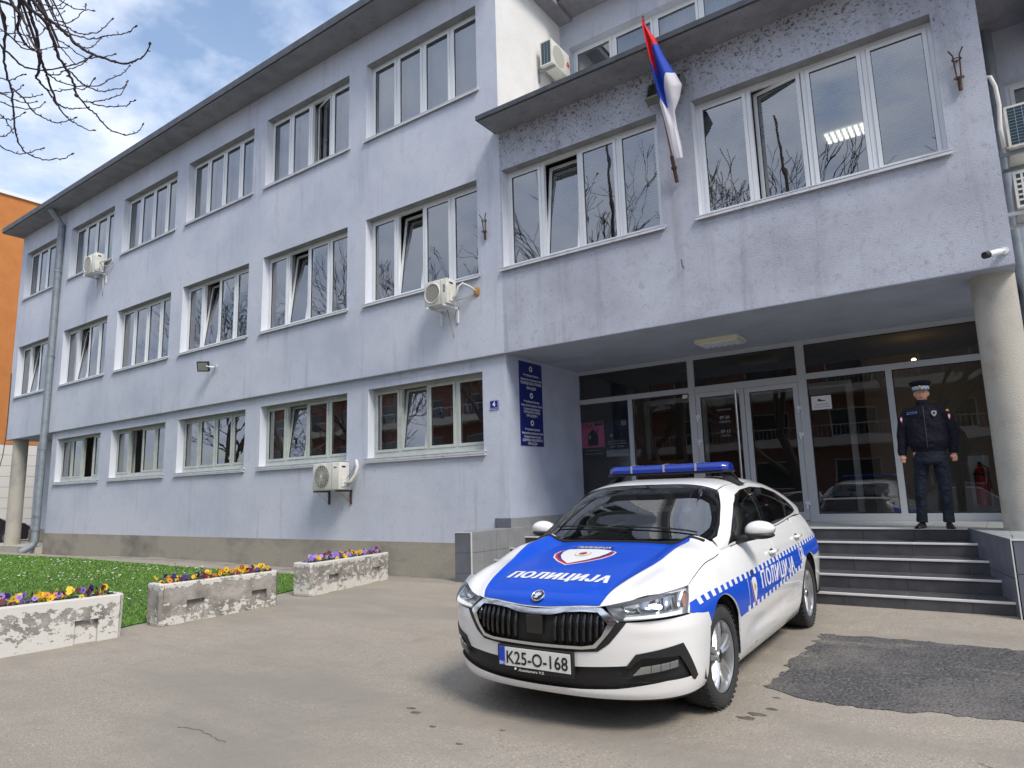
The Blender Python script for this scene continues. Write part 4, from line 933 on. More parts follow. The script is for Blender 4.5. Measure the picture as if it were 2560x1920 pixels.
# door seams, handles, mirrors
for s in (1, -1):
    for hx, hz in ((-1.39, .842), (-2.36, .885)):
        y = cside(hx, hz); b = MB(); b.sphere((hx, y*s, hz), .05, 12, sc=(1.1, .16, .55)); par = (dA_o if hx > -2 else dB_o)[0 if s == 1 else 1]; b.build('handle_cup', M_dark, par, smooth='all')
        b = MB(); b.tube([(hx+.095, (y+.004)*s, hz+.002), (hx+.07, (y+.028)*s, hz+.004), (hx-.07, (y+.030)*s, hz+.008), (hx-.10, (y+.004)*s, hz+.008)], [.012, .016, .016, .012], 10); b.build('handle', M_paint, par, smooth='all')
    b = MB(); mxs = []
    cxm, cym, czm = -.79, .965, 1.068
    # shell: squashed ellipsoid, flat at the back
    b.sphere((0, 0, 0), 1, 20)
    def warp(v):
        x, y, z = v; x = max(x, -.55) ; return (cxm+x*.080, (cym+y*.112)*s, czm+z*.066*(1-.15*y)+.01*y)
    b.v = [warp(v) for v in b.v]; mir = b.build('mirror', M_paint, car, smooth=60)
    b = MB(); b.sphere((0, 0, 0), 1, 18); b.v = [(cxm+max(v[0], -.5)*.088, (cym-.01+v[1]*.118)*s, czm-.040+v[2]*.032) for v in b.v]; b.build('mirror_base', M_plast, mir, smooth=60)
    b = MB(); b.tube([(-.70, (cside(-.7, .96)-.02)*s, .992), (-.75, .90*s, 1.012), (-.79, .97*s, 1.030)], [.035, .026, .03], 10); b.build('mirror_arm', M_plast, mir, smooth='all')
    b = MB(); b.add([(cxm-.052, (cym+.105*cos(2*pi*k/16))*s, czm+.055*sin(2*pi*k/16)) for k in range(16)], [tuple(range(16))]); b.build('mirror_glass', M_chrome, mir)
for s in (1, -1): patch('scuttle_corner', M_paint, lambda x, y, s=s: (x, y*s, ctop(x, y)), [(-.30, .70), (-.30, .815), (-.40, .83), (-.56, .83), (-.58, .76), (-.40, .735)], .04, off=-.006, rim=0, flipn=(0, 0, 1))
# fuel of detail: indicator strip on mirror, wipers, aerial
for x0, y0, x1, y1 in ((-.40, .62, -.43, .02), (-.40, .06, -.45, -.60)):
    b = MB(); b.tube([Vector(S_ct(lerp(x0, x1, i/8), lerp(y0, y1, i/8)))+Vector((.006, 0, .010)) for i in range(9)], .006, 6); b.build('wiper', M_plast, car)
b = MB(); b.tube([S_hood(-.30, y) for y in fr(-.70, .70, 14)], .018, 6); b.build('cowl', M_plast, car)
# body tub hiding the inside, floor, arch liners
b = MB(); b.box(-3.6, -.80, .20, -.45, .80, .30); b.box(-.55, -.72, .25, .60, .72, .60); b.box(-3.6, -.72, .3, -2.9, .72, .95); b.build('floor_pan', M_dark, car)
for cx in (0, RW):
    for s in (1, -1):
        b = MB(); vs = []; n_ = 24
        for j in range(n_+1):
            t = rad(-12+204*j/n_)
            for y in (.895, .62): vs.append((cx+(WR-.012)*cos(t), y*s*(1 if y < .8 else .985), WZc+(WR-.012)*sin(t)))
        b.add(vs, [(2*j, 2*j+1, 2*j+3, 2*j+2) for j in range(n_)]); b.add([(cx-.36, .63*s, .1), (cx+.36, .63*s, .1), (cx+.36, .63*s, .72), (cx-.36, .63*s, .72)], [(0, 1, 2, 3)])
        b.build('arch_liner', M_dark, car, smooth=50)
# interior
b = MB()
for y in (-.37, .37):
    b.bbox(-1.75, y-.25, .42, -1.25, y+.25, .60, .06); b.add([], []); 
    k = MB(); k.bbox(-.07, -.25, 0, .07, .25, .62, .05); k.xf(Matrix.Translation((-1.72, y, .55)) @ Matrix.Rotation(rad(-16), 4, 'Y')); b.add(k.v, k.f)
    k = MB(); k.bbox(-.05, -.13, .0, .05, .13, .17, .04); k.xf(Matrix.Translation((-1.90, y, 1.20))); b.add(k.v, k.f)
b.build('front_seat', M_seat, car, smooth=50)
b = MB(); b.bbox(-2.9, -.66, .5, -2.4, .66, .62, .05); k = MB(); k.bbox(-.07, -.66, 0, .07, .66, .62, .05); k.xf(Matrix.Translation((-2.75, 0, .6)) @ Matrix.Rotation(rad(-20), 4, 'Y')); b.add(k.v, k.f); b.build('rear_seat', M_seat, car, smooth=50)
b = MB(); vs = []
ds = [(-.32, .985), (-.50, .985), (-.72, .965), (-.86, .935), (-.93, .87), (-.88, .70)]
for x, z in ds: vs += [(x, y, z+(.035*math.exp(-((y-.37)/.16)**2) if x < -.5 else 0)) for y in fr(-.74, .74, 16)]
b.add(vs, [(j*17+i, j*17+i+1, (j+1)*17+i+1, (j+1)*17+i) for j in range(len(ds)-1) for i in range(16)]); b.build('dashboard', M_dash, car, smooth='all')
b = MB(); sw = [Vector((0, .18*cos(2*pi*k/24), .18*sin(2*pi*k/24))) for k in range(25)]; b.tube(sw, .016, 8, cap=False); b.tube([(0, -.17, 0), (0, .17, 0)], .02, 6); b.tube([(0, 0, 0), (0, 0, -.17)], .02, 6); b.sphere((0.01, 0, 0), .05, 10)
b.xf(Matrix.Translation((-1.05, .37, .93)) @ Matrix.Rotation(rad(-25), 4, 'Y')); b.build('steering_wheel', M_plast, car, smooth='all')
b = MB(); b.bbox(-1.00, -.12, 1.30, -.97, .12, 1.37, .015); b.tube([(-.98, 0, 1.36), (-.98, 0, 1.42)], .012, 6); b.build('rear_view_mirror', M_plast, car)
patch('roof_lining', M_liner, S_ct, roofp, .12, off=-.03, rim=0, flipn=(0, 0, 1))
# --- livery on the side (params X, Z)
def stop_(x): return lerp_tab([(.52, .730), (.38, .748), (.1, .760), (-.65, .777), (-1.6, .805), (-2.4, .826), (-3.05, .845), (-3.7, .850)], x)
def sbot(x): return lerp_tab([(.54, .690), (.37, .690), (-.36, .515), (-1.5, .560), (-2.3, .612), (-3.0, .66), (-3.7, .68)], x)
def band(x0, x1, extra=()):
    pts = [(x, stop_(x)) for x in fr(x0, x1, max(3, int(abs(x0-x1)/.12)))]
    return pts
def seg(x0, x1, par, holes=()):
    up_ = [(x, stop_(x)) for x in fr(x0, x1, 8)]; dn = [(x, sbot(x)) for x in fr(x1, x0, 8)]; return up_+dn
archp = arc(0, WZc, WR+.003, 42, 150, 20)
wing_poly = [(x, stop_(x)) for x in fr(.50, -.558, 14)]+[(-.558, sbot(-.558)), (-.40, .510), (-.348, .505)]+[p for p in archp[::-1] if p[1] > .505 and p[1] < .9]+[(.32, .655), (.47, .668), (.535, .682)]
wing_poly = [p for p in wing_poly]
rear_poly = [(x, stop_(x)) for x in fr(-2.50, -3.72, 12)]+[(-3.73, .68)]+[(-3.2, .665), (-3.02, .655)]+[p for p in arc(RW, WZc, WR+.003, 130, 100, 8)[0:0]]
rear_poly = [(-2.45, stop_(-2.45))]+[(x, stop_(x)) for x in fr(-2.6, -3.70, 10)]+[(-3.73, .68), (-3.2, .665), (-2.90, .66)]+[p for p in arc(RW, WZc, WR+.003, 115, 65, 10)]+[(-2.40, .735), (-2.43, .79)]
for s in (1, -1):
    wing_ = [o for o in car.children if o.name.startswith('front_wing')][0 if s == 1 else 1]
    SX = lambda x, z, s=s: (x, cside(x, z)*s, z)
    patch('side_decal', M_blue, SX, wing_poly, .04, off=.0025, rim=.002, parent=wing_)
    patch('side_decal', M_blue, SX, seg(-.574, -1.498, 0), .05, off=.0025, rim=.002, parent=dA_o[0 if s == 1 else 1])
    patch('side_decal', M_blue, SX, seg(-1.526, -2.30, 0)[:9]+[(-2.44, stop_(-2.44)), (-2.40, .765), (-2.33, .712)]+seg(-1.526, -2.30, 0)[9:], .05, off=.0025, rim=.002, parent=dB_o[0 if s == 1 else 1])
    qd = [o for o in car.children if o.name.startswith('rear_quarter')][0 if s == 1 else 1]
    patch('side_decal', M_blue, SX, rear_poly, .05, off=.0025, rim=.002, parent=qd)
    # chequer blocks along both edges
    x = .42; k = 0
    while x > -3.62:
        wseg = .058
        for edge in (0, 1):
            if edge == 1 and (x > -.42 or x < -2.25): continue
            z = stop_(x) if edge == 0 else sbot(x)
            sg = -1 if edge == 0 else 1
            a, c = x, x-wseg
            z0a, z1a = (stop_(a)+.002, stop_(a)-.036) if edge == 0 else (sbot(a)+.034, sbot(a)-.002)
            z0c, z1c = (stop_(c)+.002, stop_(c)-.036) if edge == 0 else (sbot(c)+.034, sbot(c)-.002)
            patch('chequer', M_wvinyl, SX, [(a, z0a), (c, z0c), (c-.006, z1c), (a-.006, z1a)], .09, off=.004, rim=0, parent=wing_ if x > -.56 else (dA_o if x > -1.5 else dB_o if x > -2.45 else [qd, qd])[0 if s == 1 else 1], dens=.05)
        x -= .116
    dir_ = (-1, 0) if s == 1 else (1, 0)
    k_ = dict(offset=.014, space=1.12, bold=.006)
    flat_print('lettering', M_wvinyl, SX, 'ПОЛИЦИЈА', 1.10, .125, (-1.46, .682), dir_, (.03, 1), .0045, dA_o[0 if s == 1 else 1], **k_)
    flat_print('lettering', M_wvinyl, SX, '122', .17, .105, (-2.35, .735), dir_, (.03, 1), .0045, dB_o[0 if s == 1 else 1], offset=.03)
    flat_print('lettering', M_wvinyl, SX, '112', .10, .04, (-2.33, .815), dir_, (.03, 1), .0045, dB_o[0 if s == 1 else 1], offset=.03)
    crest(-.70, .650, SX, .068, .105, (dir_[0], 0), (0, 1), dA_o[0 if s == 1 else 1], .0035)
# --- wheels
def wheel(cx, s, steer=0):
    w = bpy.data.objects.new('wheel', None); COL.objects.link(w); w.parent = car; w.location = (cx, .775*s, .317)
    w.rotation_euler = (0, 0, rad(steer))
    R0, RR = .318, .226; hw = .108
    b = MB(); b.lathe([(RR, -hw+.01), (RR+.02, -hw), (R0-.03, -hw+.004), (R0-.010, -hw+.014), (R0, -hw+.034), (R0+.001, 0), (R0, hw-.034), (R0-.010, hw-.014), (R0-.03, hw-.004), (RR+.02, hw), (RR, hw-.01)], 72, 'y'); ty = b.build('tyre', M_tyre, w, smooth=70)
    b = MB()
    for k in range(44):
        t = 2*pi*k/44
        for y0, y1 in ((-.10, -.055), (.055, .10)):
            q_ = MB(); q_.box(-.005, y0, R0-.004, .014, y1, R0+.0022); q_.xf(Matrix.Rotation(t, 4, 'Y')); b.add(q_.v, q_.f)
    for y in (-.03, 0, .03): b.lathe([(R0+.001, y-.011), (R0+.0045, y-.008), (R0+.0045, y+.008), (R0+.001, y+.011)], 72, 'y')
    stuff(b.build('tread', M_tyre, w))
    b = MB(); b.lathe([(RR+.004, .085), (RR-.004, .094), (RR-.014, .090), (RR-.020, .06), (RR-.028, -.08)], 64, 'y', mi=0)
    for k in range(5):
        a0 = 2*pi*k/5+.3
        for da in (-.20, .20):
            t = a0+da; vs = []
            tw = -.05*(1 if da > 0 else -1)
            for r_, wd, yy, sk in ((.045, .026, .070, 0), (.10, .020, .078, .3), (.16, .021, .080, .7), (.208, .030, .074, 1)):
                tt = t+tw*sk; c_ = Vector((cos(tt), 0, sin(tt))); n_ = Vector((-sin(tt), 0, cos(tt)))
                for o_, dy in ((-wd, -.030), (-wd*.75, 0), (0, .007), (wd*.55, -.004), (wd, -.030)): p = c_*r_+n_*o_; vs.append((p.x, yy+dy, p.z))
            b.add(vs, [(i*5+j, i*5+j+1, (i+1)*5+j+1, (i+1)*5+j) for i in range(3) for j in range(4)])
    b.lathe([(.0, .080), (.026, .080), (.031, .074), (.034, .066), (.07, .062), (.074, .03)], 32, 'y')
    b.build('rim', M_alloy, w, smooth=28)
    b = MB(); b.lathe([(.0, .0), (.145, .0), (.145, .02), (.0, .02)], 40, 'y'); b.build('brake_disc', mat('brake_steel', (.22, .21, .20), .45, metal=.8) if 'brake_steel' not in MATS else MATS['brake_steel'], w)
    b = MB(); b.lathe([(0, -.04), (.205, -.04), (.205, -.05)], 32, 'y'); b.build('rim_back', M_dark, w)
    b = MB()
    for k in range(5): t = 2*pi*k/5; b.lathe([(0, .012), (.009, .012), (.010, 0)], 8, 'y', (.052*cos(t), .062, .052*sin(t)))
    b.build('wheel_bolt', M_chrome, w)
    b = MB(); b.lathe([(0, .083), (.024, .082)], 20, 'y'); b.build('hub_cap', M_black, w)
    if s < 0: w.scale = (1, -1, 1)
    return w
for cx in (0, RW):
    for s in (1, -1): wheel(cx, s, -1.5 if cx == 0 else 0)
# --- roof light bar (child: it is bolted to the car)
M_lbar = mat('blue_lens', (.002, .025, .26), .2, coat=.3); M_lbtop = mat('lightbar_top', (.42, .50, .66), .25, coat=.5)
lbx, lbw, lz0, lz1 = -1.50, .575, 1.532, 1.603
def lbsec(y):
    k = min(1, (lbw-abs(y))/.10); d = .135*(.55+.45*math.sqrt(max(0, k))); return d
b = MB(); ys = fr(-lbw, lbw, 30); vs = []
for y in ys:
    d = lbsec(y); h = 1 if abs(y) < lbw-.02 else .86
    vs += [(lbx+d, y, lz0), (lbx+d+.004, y, lz0+.03), (lbx+d-.012, y, lz0+.055*h), (lbx+d-.05, y, lz0+(lz1-lz0)*h), (lbx-d+.05, y, lz0+(lz1-lz0)*h), (lbx-d+.012, y, lz0+.055*h), (lbx-d, y, lz0+.03), (lbx-d, y, lz0)]
nn_ = 8; fs = [(i*nn_+j, i*nn_+(j+1) % nn_, (i+1)*nn_+(j+1) % nn_, (i+1)*nn_+j) for i in range(len(ys)-1) for j in range(nn_)]+[tuple(range(nn_)), tuple(range((len(ys)-1)*nn_, len(ys)*nn_))]
b.add(vs, fs); lb = b.build('light_bar', M_lbar, car, smooth=35)
b = MB(); vs = []
for y in fr(-lbw+.06, lbw-.06, 20): d = lbsec(y); vs += [(lbx+d-.052, y, lz1+.003), (lbx-d+.052, y, lz1+.003)]
b.add(vs, [(2*i, 2*i+1, 2*i+3, 2*i+2) for i in range(20)]); b.build('light_bar_cover', M_lbtop, lb, smooth='all')
for y in (-.32, 0, .30):
    b = MB(); b.box(lbx+.132, y-.008, lz0+.002, lbx+.142, y+.008, lz0+.070); b.box(lbx-.13, y-.008, lz1-.004, lbx+.09, y+.008, lz1+.006); b.build('light_bar_joint', mat('bar_joint', (.30, .32, .36), .4) if 'bar_joint' not in MATS else MATS['bar_joint'], lb)
b = MB(); b.bbox(lbx-.10, -.58, lz0-.022, lbx+.11, .58, lz0-.002, .008); b.bbox(lbx-.07, -.17, 1.478, lbx+.07, .17, lz0-.01, .01)
for s in (1, -1):
    b.add([(lbx-.07, s*.50, lz0-.01), (lbx+.07, s*.50, lz0-.01), (lbx+.09, s*.66, 1.40), (lbx-.09, s*.66, 1.40), (lbx-.07, s*.46, lz0-.01), (lbx+.07, s*.46, lz0-.01), (lbx+.09, s*.56, 1.43), (lbx-.09, s*.56, 1.43)], [(0,1,2,3), (4,7,6,5), (0,4,5,1), (1,5,6,2), (2,6,7,3), (3,7,4,0)])
b.build('light_bar_mount', M_plast, lb)
b = MB(); b.tube([(lbx, .56, 1.52), (lbx-.05, .60, 1.46), (lbx-.06, .63, 1.405), (lbx-.05, .66, 1.36)], .008, 6); b.build('light_bar_cable', M_plast, lb)
# ------------------------------------------------------------------ fittings on the facade
M_acw = mat('ac_enamel', (.66, .66, .61), .45, mott=[(5, (.50, .49, .43), .5, .75, 5)]); M_acd = mat('ac_dark', (.03, .03, .03), .7); M_coil = mat('ac_coil', (.02, .05, .07), .5)
M_hose = mat('white_hose', (.62, .61, .57), .6); M_foam = mat('expanding_foam', (.45, .24, .08), .9, bump=[(40, .03, 3)]); M_copper = mat('old_cable', (.30, .25, .19), .7)
def ac_unit(label, x0, x1, z0, z1, yw, dep=.27, gap=.13, fan='ring', txt=None, loc_m=None, rust=False, hose=None):
    """outdoor unit hung on a wall plane y=yw, front towards -y"""
    t = thing('air_conditioner', label, 'air conditioner', (0, 0, 0), group='outdoor air conditioning units on the facade')
    yb = yw-gap; yf = yb-dep; b = MB(); b.bbox(x0, yf, z0, x1, yb, z1, .012); b.build('casing', M_acw, t, smooth=50)
    w, h = x1-x0, z1-z0; cx = x0+w*.36; cz = (z0+z1)/2; R = min(h*.42, w*.33)
    b = MB(); b.lathe([(0, yf-.004), (R, yf-.004)], 40, 'y', (cx, 0, cz)); b.build('fan_opening', M_acd, t)
    g = MB()
    if fan == 'ring':
        for k in range(1, 9): r = R*k/8; g.tube([(cx+r*cos(2*pi*j/30), yf-.012, cz+r*sin(2*pi*j/30)) for j in range(31)], .0032, 4, cap=False)
        for k in range(20): a = 2*pi*k/20; g.tube([(cx+R*.2*cos(a), yf-.014, cz+R*.2*sin(a)), (cx+R*cos(a+.35), yf-.014, cz+R*sin(a+.35))], .003, 4)
        g.lathe([(0, yf-.02), (R*.17, yf-.018)], 20, 'y', (cx, 0, cz))
    else:
        for k in range(-7, 8):
            xx = cx+k*R/7.5; hh = math.sqrt(max(0, R*R-(xx-cx)**2)); g.tube([(xx, yf-.010, cz-hh), (xx, yf-.010, cz+hh)], .0032, 4)
        g.tube([(cx+R*cos(2*pi*j/36), yf-.008, cz+R*sin(2*pi*j/36)) for j in range(37)], .012, 6, cap=False)
    stuff(g.build('fan_guard', M_acw, t))
    b = MB(); b.box(x0+w*.74, yf-.003, z0+.02, x0+w*.745, yf+.0, z1-.02); b.build('panel_seam', M_acd, t)
    b = MB(); b.box(x1+.001, yf+.07, z1-h*.19, x1+.006, yf+.17, z1-h*.13); b.build('grip_slot', M_acd, t)
    b = MB(); b.bbox(x1, yf+.06, z0+h*.1, x1+.02, yf+.20, z0+h*.45, .006); b.build('valve_cover', M_acw, t)
    b = MB()
    for zz in (z0+h*.14, z0+h*.26): b.tube([(x1, yf+.13, zz), (x1+.05, yf+.13, zz)], .016, 8)
    b.build('valve', M_chrome, t)
    for xx in (x0+.07, x1-.07):
        b = MB(); b.box(xx-.02, yf-.02, z0-.045, xx+.02, yw, z0-.01); b.box(xx-.02, yw-.03, z0-.30, xx+.02, yw, z0-.01); b.add([(xx, yw-.02, z0-.28), (xx+.012, yw-.02, z0-.28), (xx+.012, yf+.05, z0-.04), (xx, yf+.05, z0-.04)], [(0, 1, 2, 3)])
        b.build('wall_bracket', M_rust if rust else M_pvc, t)
    if txt:
        vs, fs = text_mesh(txt[0], txt[1], None, offset=.03); b = MB()
        if txt[2] == 'v': b.add([(x0+w*.88-v[1], yf-.004, cz+h*.1+v[0]) for v in vs], fs)
        else: b.add([(x0+w*.86+v[0], yf-.004, z1-h*.18+v[1]) for v in vs], fs)
        b.build('lettering', M_black, t, fixn=False)
    if hose:
        for pts, r in hose:
            b = MB(); b.tube(pts, r, 8); b.build('hose', M_hose if r > .01 else M_copper, t, smooth='all')
    return t
ac_unit('small white unit under the top floor sill nearest the rain pipe', -23.15, -22.35, 8.62, 9.22, YF, fan='bars', hose=[([(-22.33, 9.2, 8.9), (-22.1, 9.3, 8.95), (-21.9, 9.38, 9.0), (-21.95, 9.42, 8.85), (-22.2, 9.38, 8.8), (-22.3, 9.25, 8.8)], .016), ([(-22.5, 9.40, 8.6), (-22.5, 9.42, 8.2), (-22.55, 9.44, 7.9)], .012)])
ac_unit('white unit with black upright lettering and foam stuffed hose hole, below first floor window', -8.36, -7.81, 4.80, 5.28, YF, fan='bars', txt=('VOX', .16, 'v'),
    hose=[([(-7.76, 9.25, 4.90), (-7.70, 9.22, 4.94), (-7.66, 9.22, 5.10), (-7.60, 9.28, 5.17), (-7.52, 9.36, 5.12), (-7.43, 9.46, 5.03)], .022), ([(-7.76, 9.25, 4.86), (-7.6, 9.33, 4.90), (-7.44, 9.45, 5.0)], .007), ([(-8.0, 9.3, 4.75), (-8.02, 9.40, 4.55), (-7.98, 9.43, 4.35), (-7.96, 9.44, 4.22)], .008)])
b = MB(); b.sphere((-7.42, YF-.005, 5.02), .075, 12, sc=(1, .35, 1.3)); tag(b.build('foam_plug', M_foam, smooth='all'), 'ragged brown expanding foam around the hose hole beside the lettered unit', 'foam plug')
ac_unit('rust streaked white unit with round fan guard under ground floor window', -11.62, -10.80, 1.50, 2.05, YG, fan='ring', txt=('GREE', .09, 'h'), rust=True,
    hose=[([(-10.76, 9.35, 1.62), (-10.68, 9.38, 1.66), (-10.60, 9.42, 1.80), (-10.56, 9.44, 1.95), (-10.62, 9.46, 2.06), (-10.70, 9.52, 2.08)], .036), ([(-10.76, 9.33, 1.56), (-10.66, 9.38, 1.62), (-10.58, 9.42, 1.78)], .010), ([(-10.76, 9.33, 1.72), (-10.68, 9.34, 1.80), (-10.57, 9.42, 1.84)], .008)])
# unit on the white gable wall, seen end-on: built facing -y then turned to face +x
def ac_side(label, xw, y0, y1, z0, z1, dep=.28, mark=True, holes=False, gap=.12):
    t = thing('air_conditioner', label, 'air conditioner', (0, 0, 0), group='outdoor air conditioning units on the facade')
    x0 = xw+gap; x1 = x0+dep
    b = MB(); b.bbox(x0, y0+.012, z0, x1, y1, z1, .012); b.build('casing', M_acw, t, smooth=50)
    b = MB(); slab_frame(b, x0, x1, z0, z1, y0-.004, y0+.02, .028); b.build('end_frame', M_acw, t)
    b = MB(); b.box(x0+.03, y0+.002, z0+.03, x1-.03, y0+.010, z1-.03); b.build('coil', M_coil, t)
    g = MB(); n = 12 if not holes else 6
    for k in range(1, n): z = lerp(z0+.03, z1-.03, k/n); g.box(x0+.03, y0-.004, z-(.002 if not holes else .012), x1-.03, y0+.003, z+(.002 if not holes else .012))
    for k in range(1, 3 if not holes else 4): x = lerp(x0+.03, x1-.03, k/(3 if not holes else 4)); g.box(x-(.003 if not holes else .012), y0-.005, z0+.03, x+(.003 if not holes else .012), y0+.002, z1-.03)
    stuff(g.build('coil_guard', M_acw if holes else mat('coil_wire', (.25, .33, .40), .4) if 'coil_wire' not in MATS else MATS['coil_wire'], t))
    cy = lerp(y0, y1, .38); cz = (z0+z1)/2; R = (z1-z0)*.42
    b = MB(); b.lathe([(0, x1+.003), (R, x1+.003)], 36, 'x', (0, cy, cz)); b.build('fan_opening', mat('fan_grey', (.42, .42, .37), .6) if 'fan_grey' not in MATS else MATS['fan_grey'], t)
    if mark:
        b = MB(); yy = lerp(y0, y1, .87)
        for s in (-1, 1): b.tube([(x1+.006, yy, cz+.07), (x1+.006, yy+s*.045, cz-.01), (x1+.006, yy+s*.02, cz-.04)], .011, 5)
        b.tube([(x1+.006, yy-.02, cz-.04), (x1+.006, yy, cz), (x1+.006, yy+.02, cz-.04)], .008, 5); b.build('red_mark', M_red, t)
    for yy in (y0+.1, y1-.1): b = MB(); b.box(xw, yy-.02, z0-.05, x1+.02, yy+.02, z0-.01); b.box(xw+.002, yy-.02, z0-.26, xw+.03, yy+.02, z0+.05); b.build('wall_bracket', M_zinc if not holes else M_pvc, t)
    return t
ac_side('white unit with red mark on the pale gable above the entrance eave', XR+.02, 10.86, 11.60, 10.03, 10.58)
ac_side('upper of two units hung round the right hand corner, plain coil side', XC, 9.85, 10.6, 5.32, 5.86, mark=False, gap=.13)
ac_side('lower of two units hung round the right hand corner, with perforated side grille', XC, 10.0, 10.75, 4.60, 5.06, mark=False, holes=True, gap=.13)
hz_ = thing('corner_hoses', 'wrapped white coolant hose looping down beside the two corner units', 'hose', (0, 0, 0))
b = MB(); b.tube([(XC+.0, 9.62, 6.20), (XC+.04, 9.62, 6.19), (XC+.075, 9.62, 6.05), (XC+.085, 9.62, 5.8), (XC+.06, 9.62, 5.5), (XC+.07, 9.62, 5.25)], .024, 8); b.build('hose', M_hose, hz_, smooth='all')
b = MB(); b.tube([(XC+.06, 9.63, 5.5), (XC+.05, 9.63, 5.32), (XC+.09, 9.64, 5.24), (XC+.15, 9.8, 5.30)], .012, 8); b.build('hose', M_copper, hz_, smooth='all')

# flag brackets, flag
def holder(x, z0, z1, label, lean=-.10, parent=None):
    t = thing('flag_holder', label, 'flag holder', (0, 0, 0), group='rusty flagpole holders on the facade'); h = z1-z0
    b = MB()
    for dx in (-.035, .035): b.tube([(x+dx*.6, YF-.045, z0+.12), (x+dx, YF-.075, z1-.05), (x+dx*2.2, YF-.10, z1+.02)], .009, 6)
    b.tube([(x, YF-.03, z0-.02), (x, YF-.05, z0+.14)], .022, 8); b.build('fork', M_rust, t)
    for zz in (z0+.13, z1-.10): b = MB(); b.tube([(x+.05*cos(a*pi/8), YF-.06+.035*sin(a*pi/8), zz) for a in range(17)], .007, 6, cap=False); b.tube([(x, YF-.03, zz), (x, YF+.01, zz)], .012, 6); b.build('clamp', M_rust, t)
    return t
holder(-7.18, 5.98, 6.42, 'rusty empty bracket between the two halves of the first floor windows')
holder(.19, 6.07, 6.55, 'rusty empty bracket beside the right hand building corner')
fl = thing('flag', 'red blue and white flag hanging limp from a leaning pole above the entrance', 'flag', (0, 0, 0))
P0 = Vector((-3.46, YF-.05, 5.95)); P1 = Vector((-3.54, 8.70, 8.36))
b = MB(); b.tube([P0, P0.lerp(P1, .16)], .030, 8); b.tube([P0.lerp(P1, .08)+Vector((-.001, 0, 0)), P0.lerp(P1, .095)], .045, 8); b.build('pole_socket', M_rust, fl)
b = MB(); b.tube([P0, P1], .014, 8); b.sphere(P1, .02, 8); b.build('pole', mat('varnished_pole', (.16, .08, .04), .5), fl)
M_fr = mat('flag_red', (.62, .012, .02), .75); M_fb = mat('flag_blue', (.008, .05, .42), .75); M_fw = mat('flag_white', (.72, .70, .76), .75)
# cloth: rows run down the pole, columns run round the folds
rows = [  # t along pole from tip, then (x,y) offsets of five fold lines
 (0.00, [(-.005, 0), (0, -.01), (.005, 0), (.01, .01), (.015, 0)]),
 (0.06, [(-.012, 0), (.0, -.03), (.02, 0), (.035, -.02), (.05, .01)]),
 (0.16, [(-.01, 0), (.01, -.05), (.04, .01), (.09, -.04), (.15, .0)]),
 (0.30, [(-.005, 0), (.03, -.07), (.05, .02), (.14, -.07), (.23, .0)]),
 (0.42, [(.0, 0), (.05, -.08), (.07, .02), (.19, -.09), (.33, .0)]),
 (0.52, [(.01, 0), (.06, -.09), (.09, .02), (.22, -.08), (.40, -.01)]),
 (0.60, [(.02, 0), (.08, -.10), (.12, .01), (.22, -.07), (.33, -.01)]),
 (0.68, [(.03, 0), (.09, -.09), (.15, -.03), (.20, -.04), (.22, -.03)]),
 (0.80, [(.04, .0), (.10, -.07), (.17, -.05), (.20, -.03), (.205, -.02)]),
 (0.92, [(.05, .0), (.10, -.07), (.17, -.06), (.21, -.02), (.22, -.02)]),
 (1.00, [(.07, .0), (.11, -.06), (.17, -.05), (.20, -.02), (.205, -.02)])]
NS = 110; NC = 72; vs = []
Lp = 2.05
for i in range(NS+1):
    t = i/NS
    for r in range(len(rows)-1):
        if rows[r][0] <= t <= rows[r+1][0]: break
    k = sstep(0, 1, (t-rows[r][0])/(rows[r+1][0]-rows[r][0])) if 0 else (t-rows[r][0])/(rows[r+1][0]-rows[r][0])
    base = P1.lerp(P0, .02+t*.85)+Vector((-.035*t*0, 0, 0)); base.z -= .02*t
    off = [(lerp(a[0], c[0], k), lerp(a[1], c[1], k)) for a, c in zip(rows[r][1], rows[r+1][1])]
    for j in range(NC+1):
        s = j/NC*4; q_ = min(3, int(s)); f = s-q_; f2 = f*f*(3-2*f)
        x = lerp(off[q_][0], off[q_+1][0], f); y = lerp(off[q_][1], off[q_+1][1], f2)
        vs.append((base.x+x-.02, base.y+y-.03, base.z-.02*x))
cloth = MB(); W1 = NC+1
for i in range(NS):
    for j in range(NC):
        cloth.f.append((i*W1+j, i*W1+j+1, (i+1)*W1+j+1, (i+1)*W1+j))
def stripe(t, s):
    k = sstep(.40, .60, s)
    tr = lerp(.30+max(0, (s-.22))*.45, .20+.9*max(0, .62-s), k); tb_ = lerp(.57+.35*max(0, s-.2), .42+.33*max(0, .80-s), k)
    v = -1+(t/tr) if t < tr else ((t-tr)/(tb_-tr) if t < tb_ else 1+(t-tb_))
    if t > .8: v = min(v, 1+8*abs(s-.52)+6*abs(t-.86)) if abs(s-.52) < .2 else v
    return v
M_flag = mat('flag_cloth', (.7, .7, .7), .75); ft, fb_ = node_mat(M_flag); at_ = ft.nodes.new('ShaderNodeAttribute'); at_.attribute_name = 'stripe'
fr_ = ft.nodes.new('ShaderNodeMapRange'); fr_.inputs[1].default_value = -1; fr_.inputs[2].default_value = 2; ft.links.new(at_.outputs['Fac'], fr_.inputs[0])
fc = ft.nodes.new('ShaderNodeValToRGB'); fc.color_ramp.interpolation = 'CONSTANT'; fc.color_ramp.elements[0].color = (.62, .012, .02, 1); fc.color_ramp.elements[1].position = .3333; fc.color_ramp.elements[1].color = (.008, .05, .42, 1)
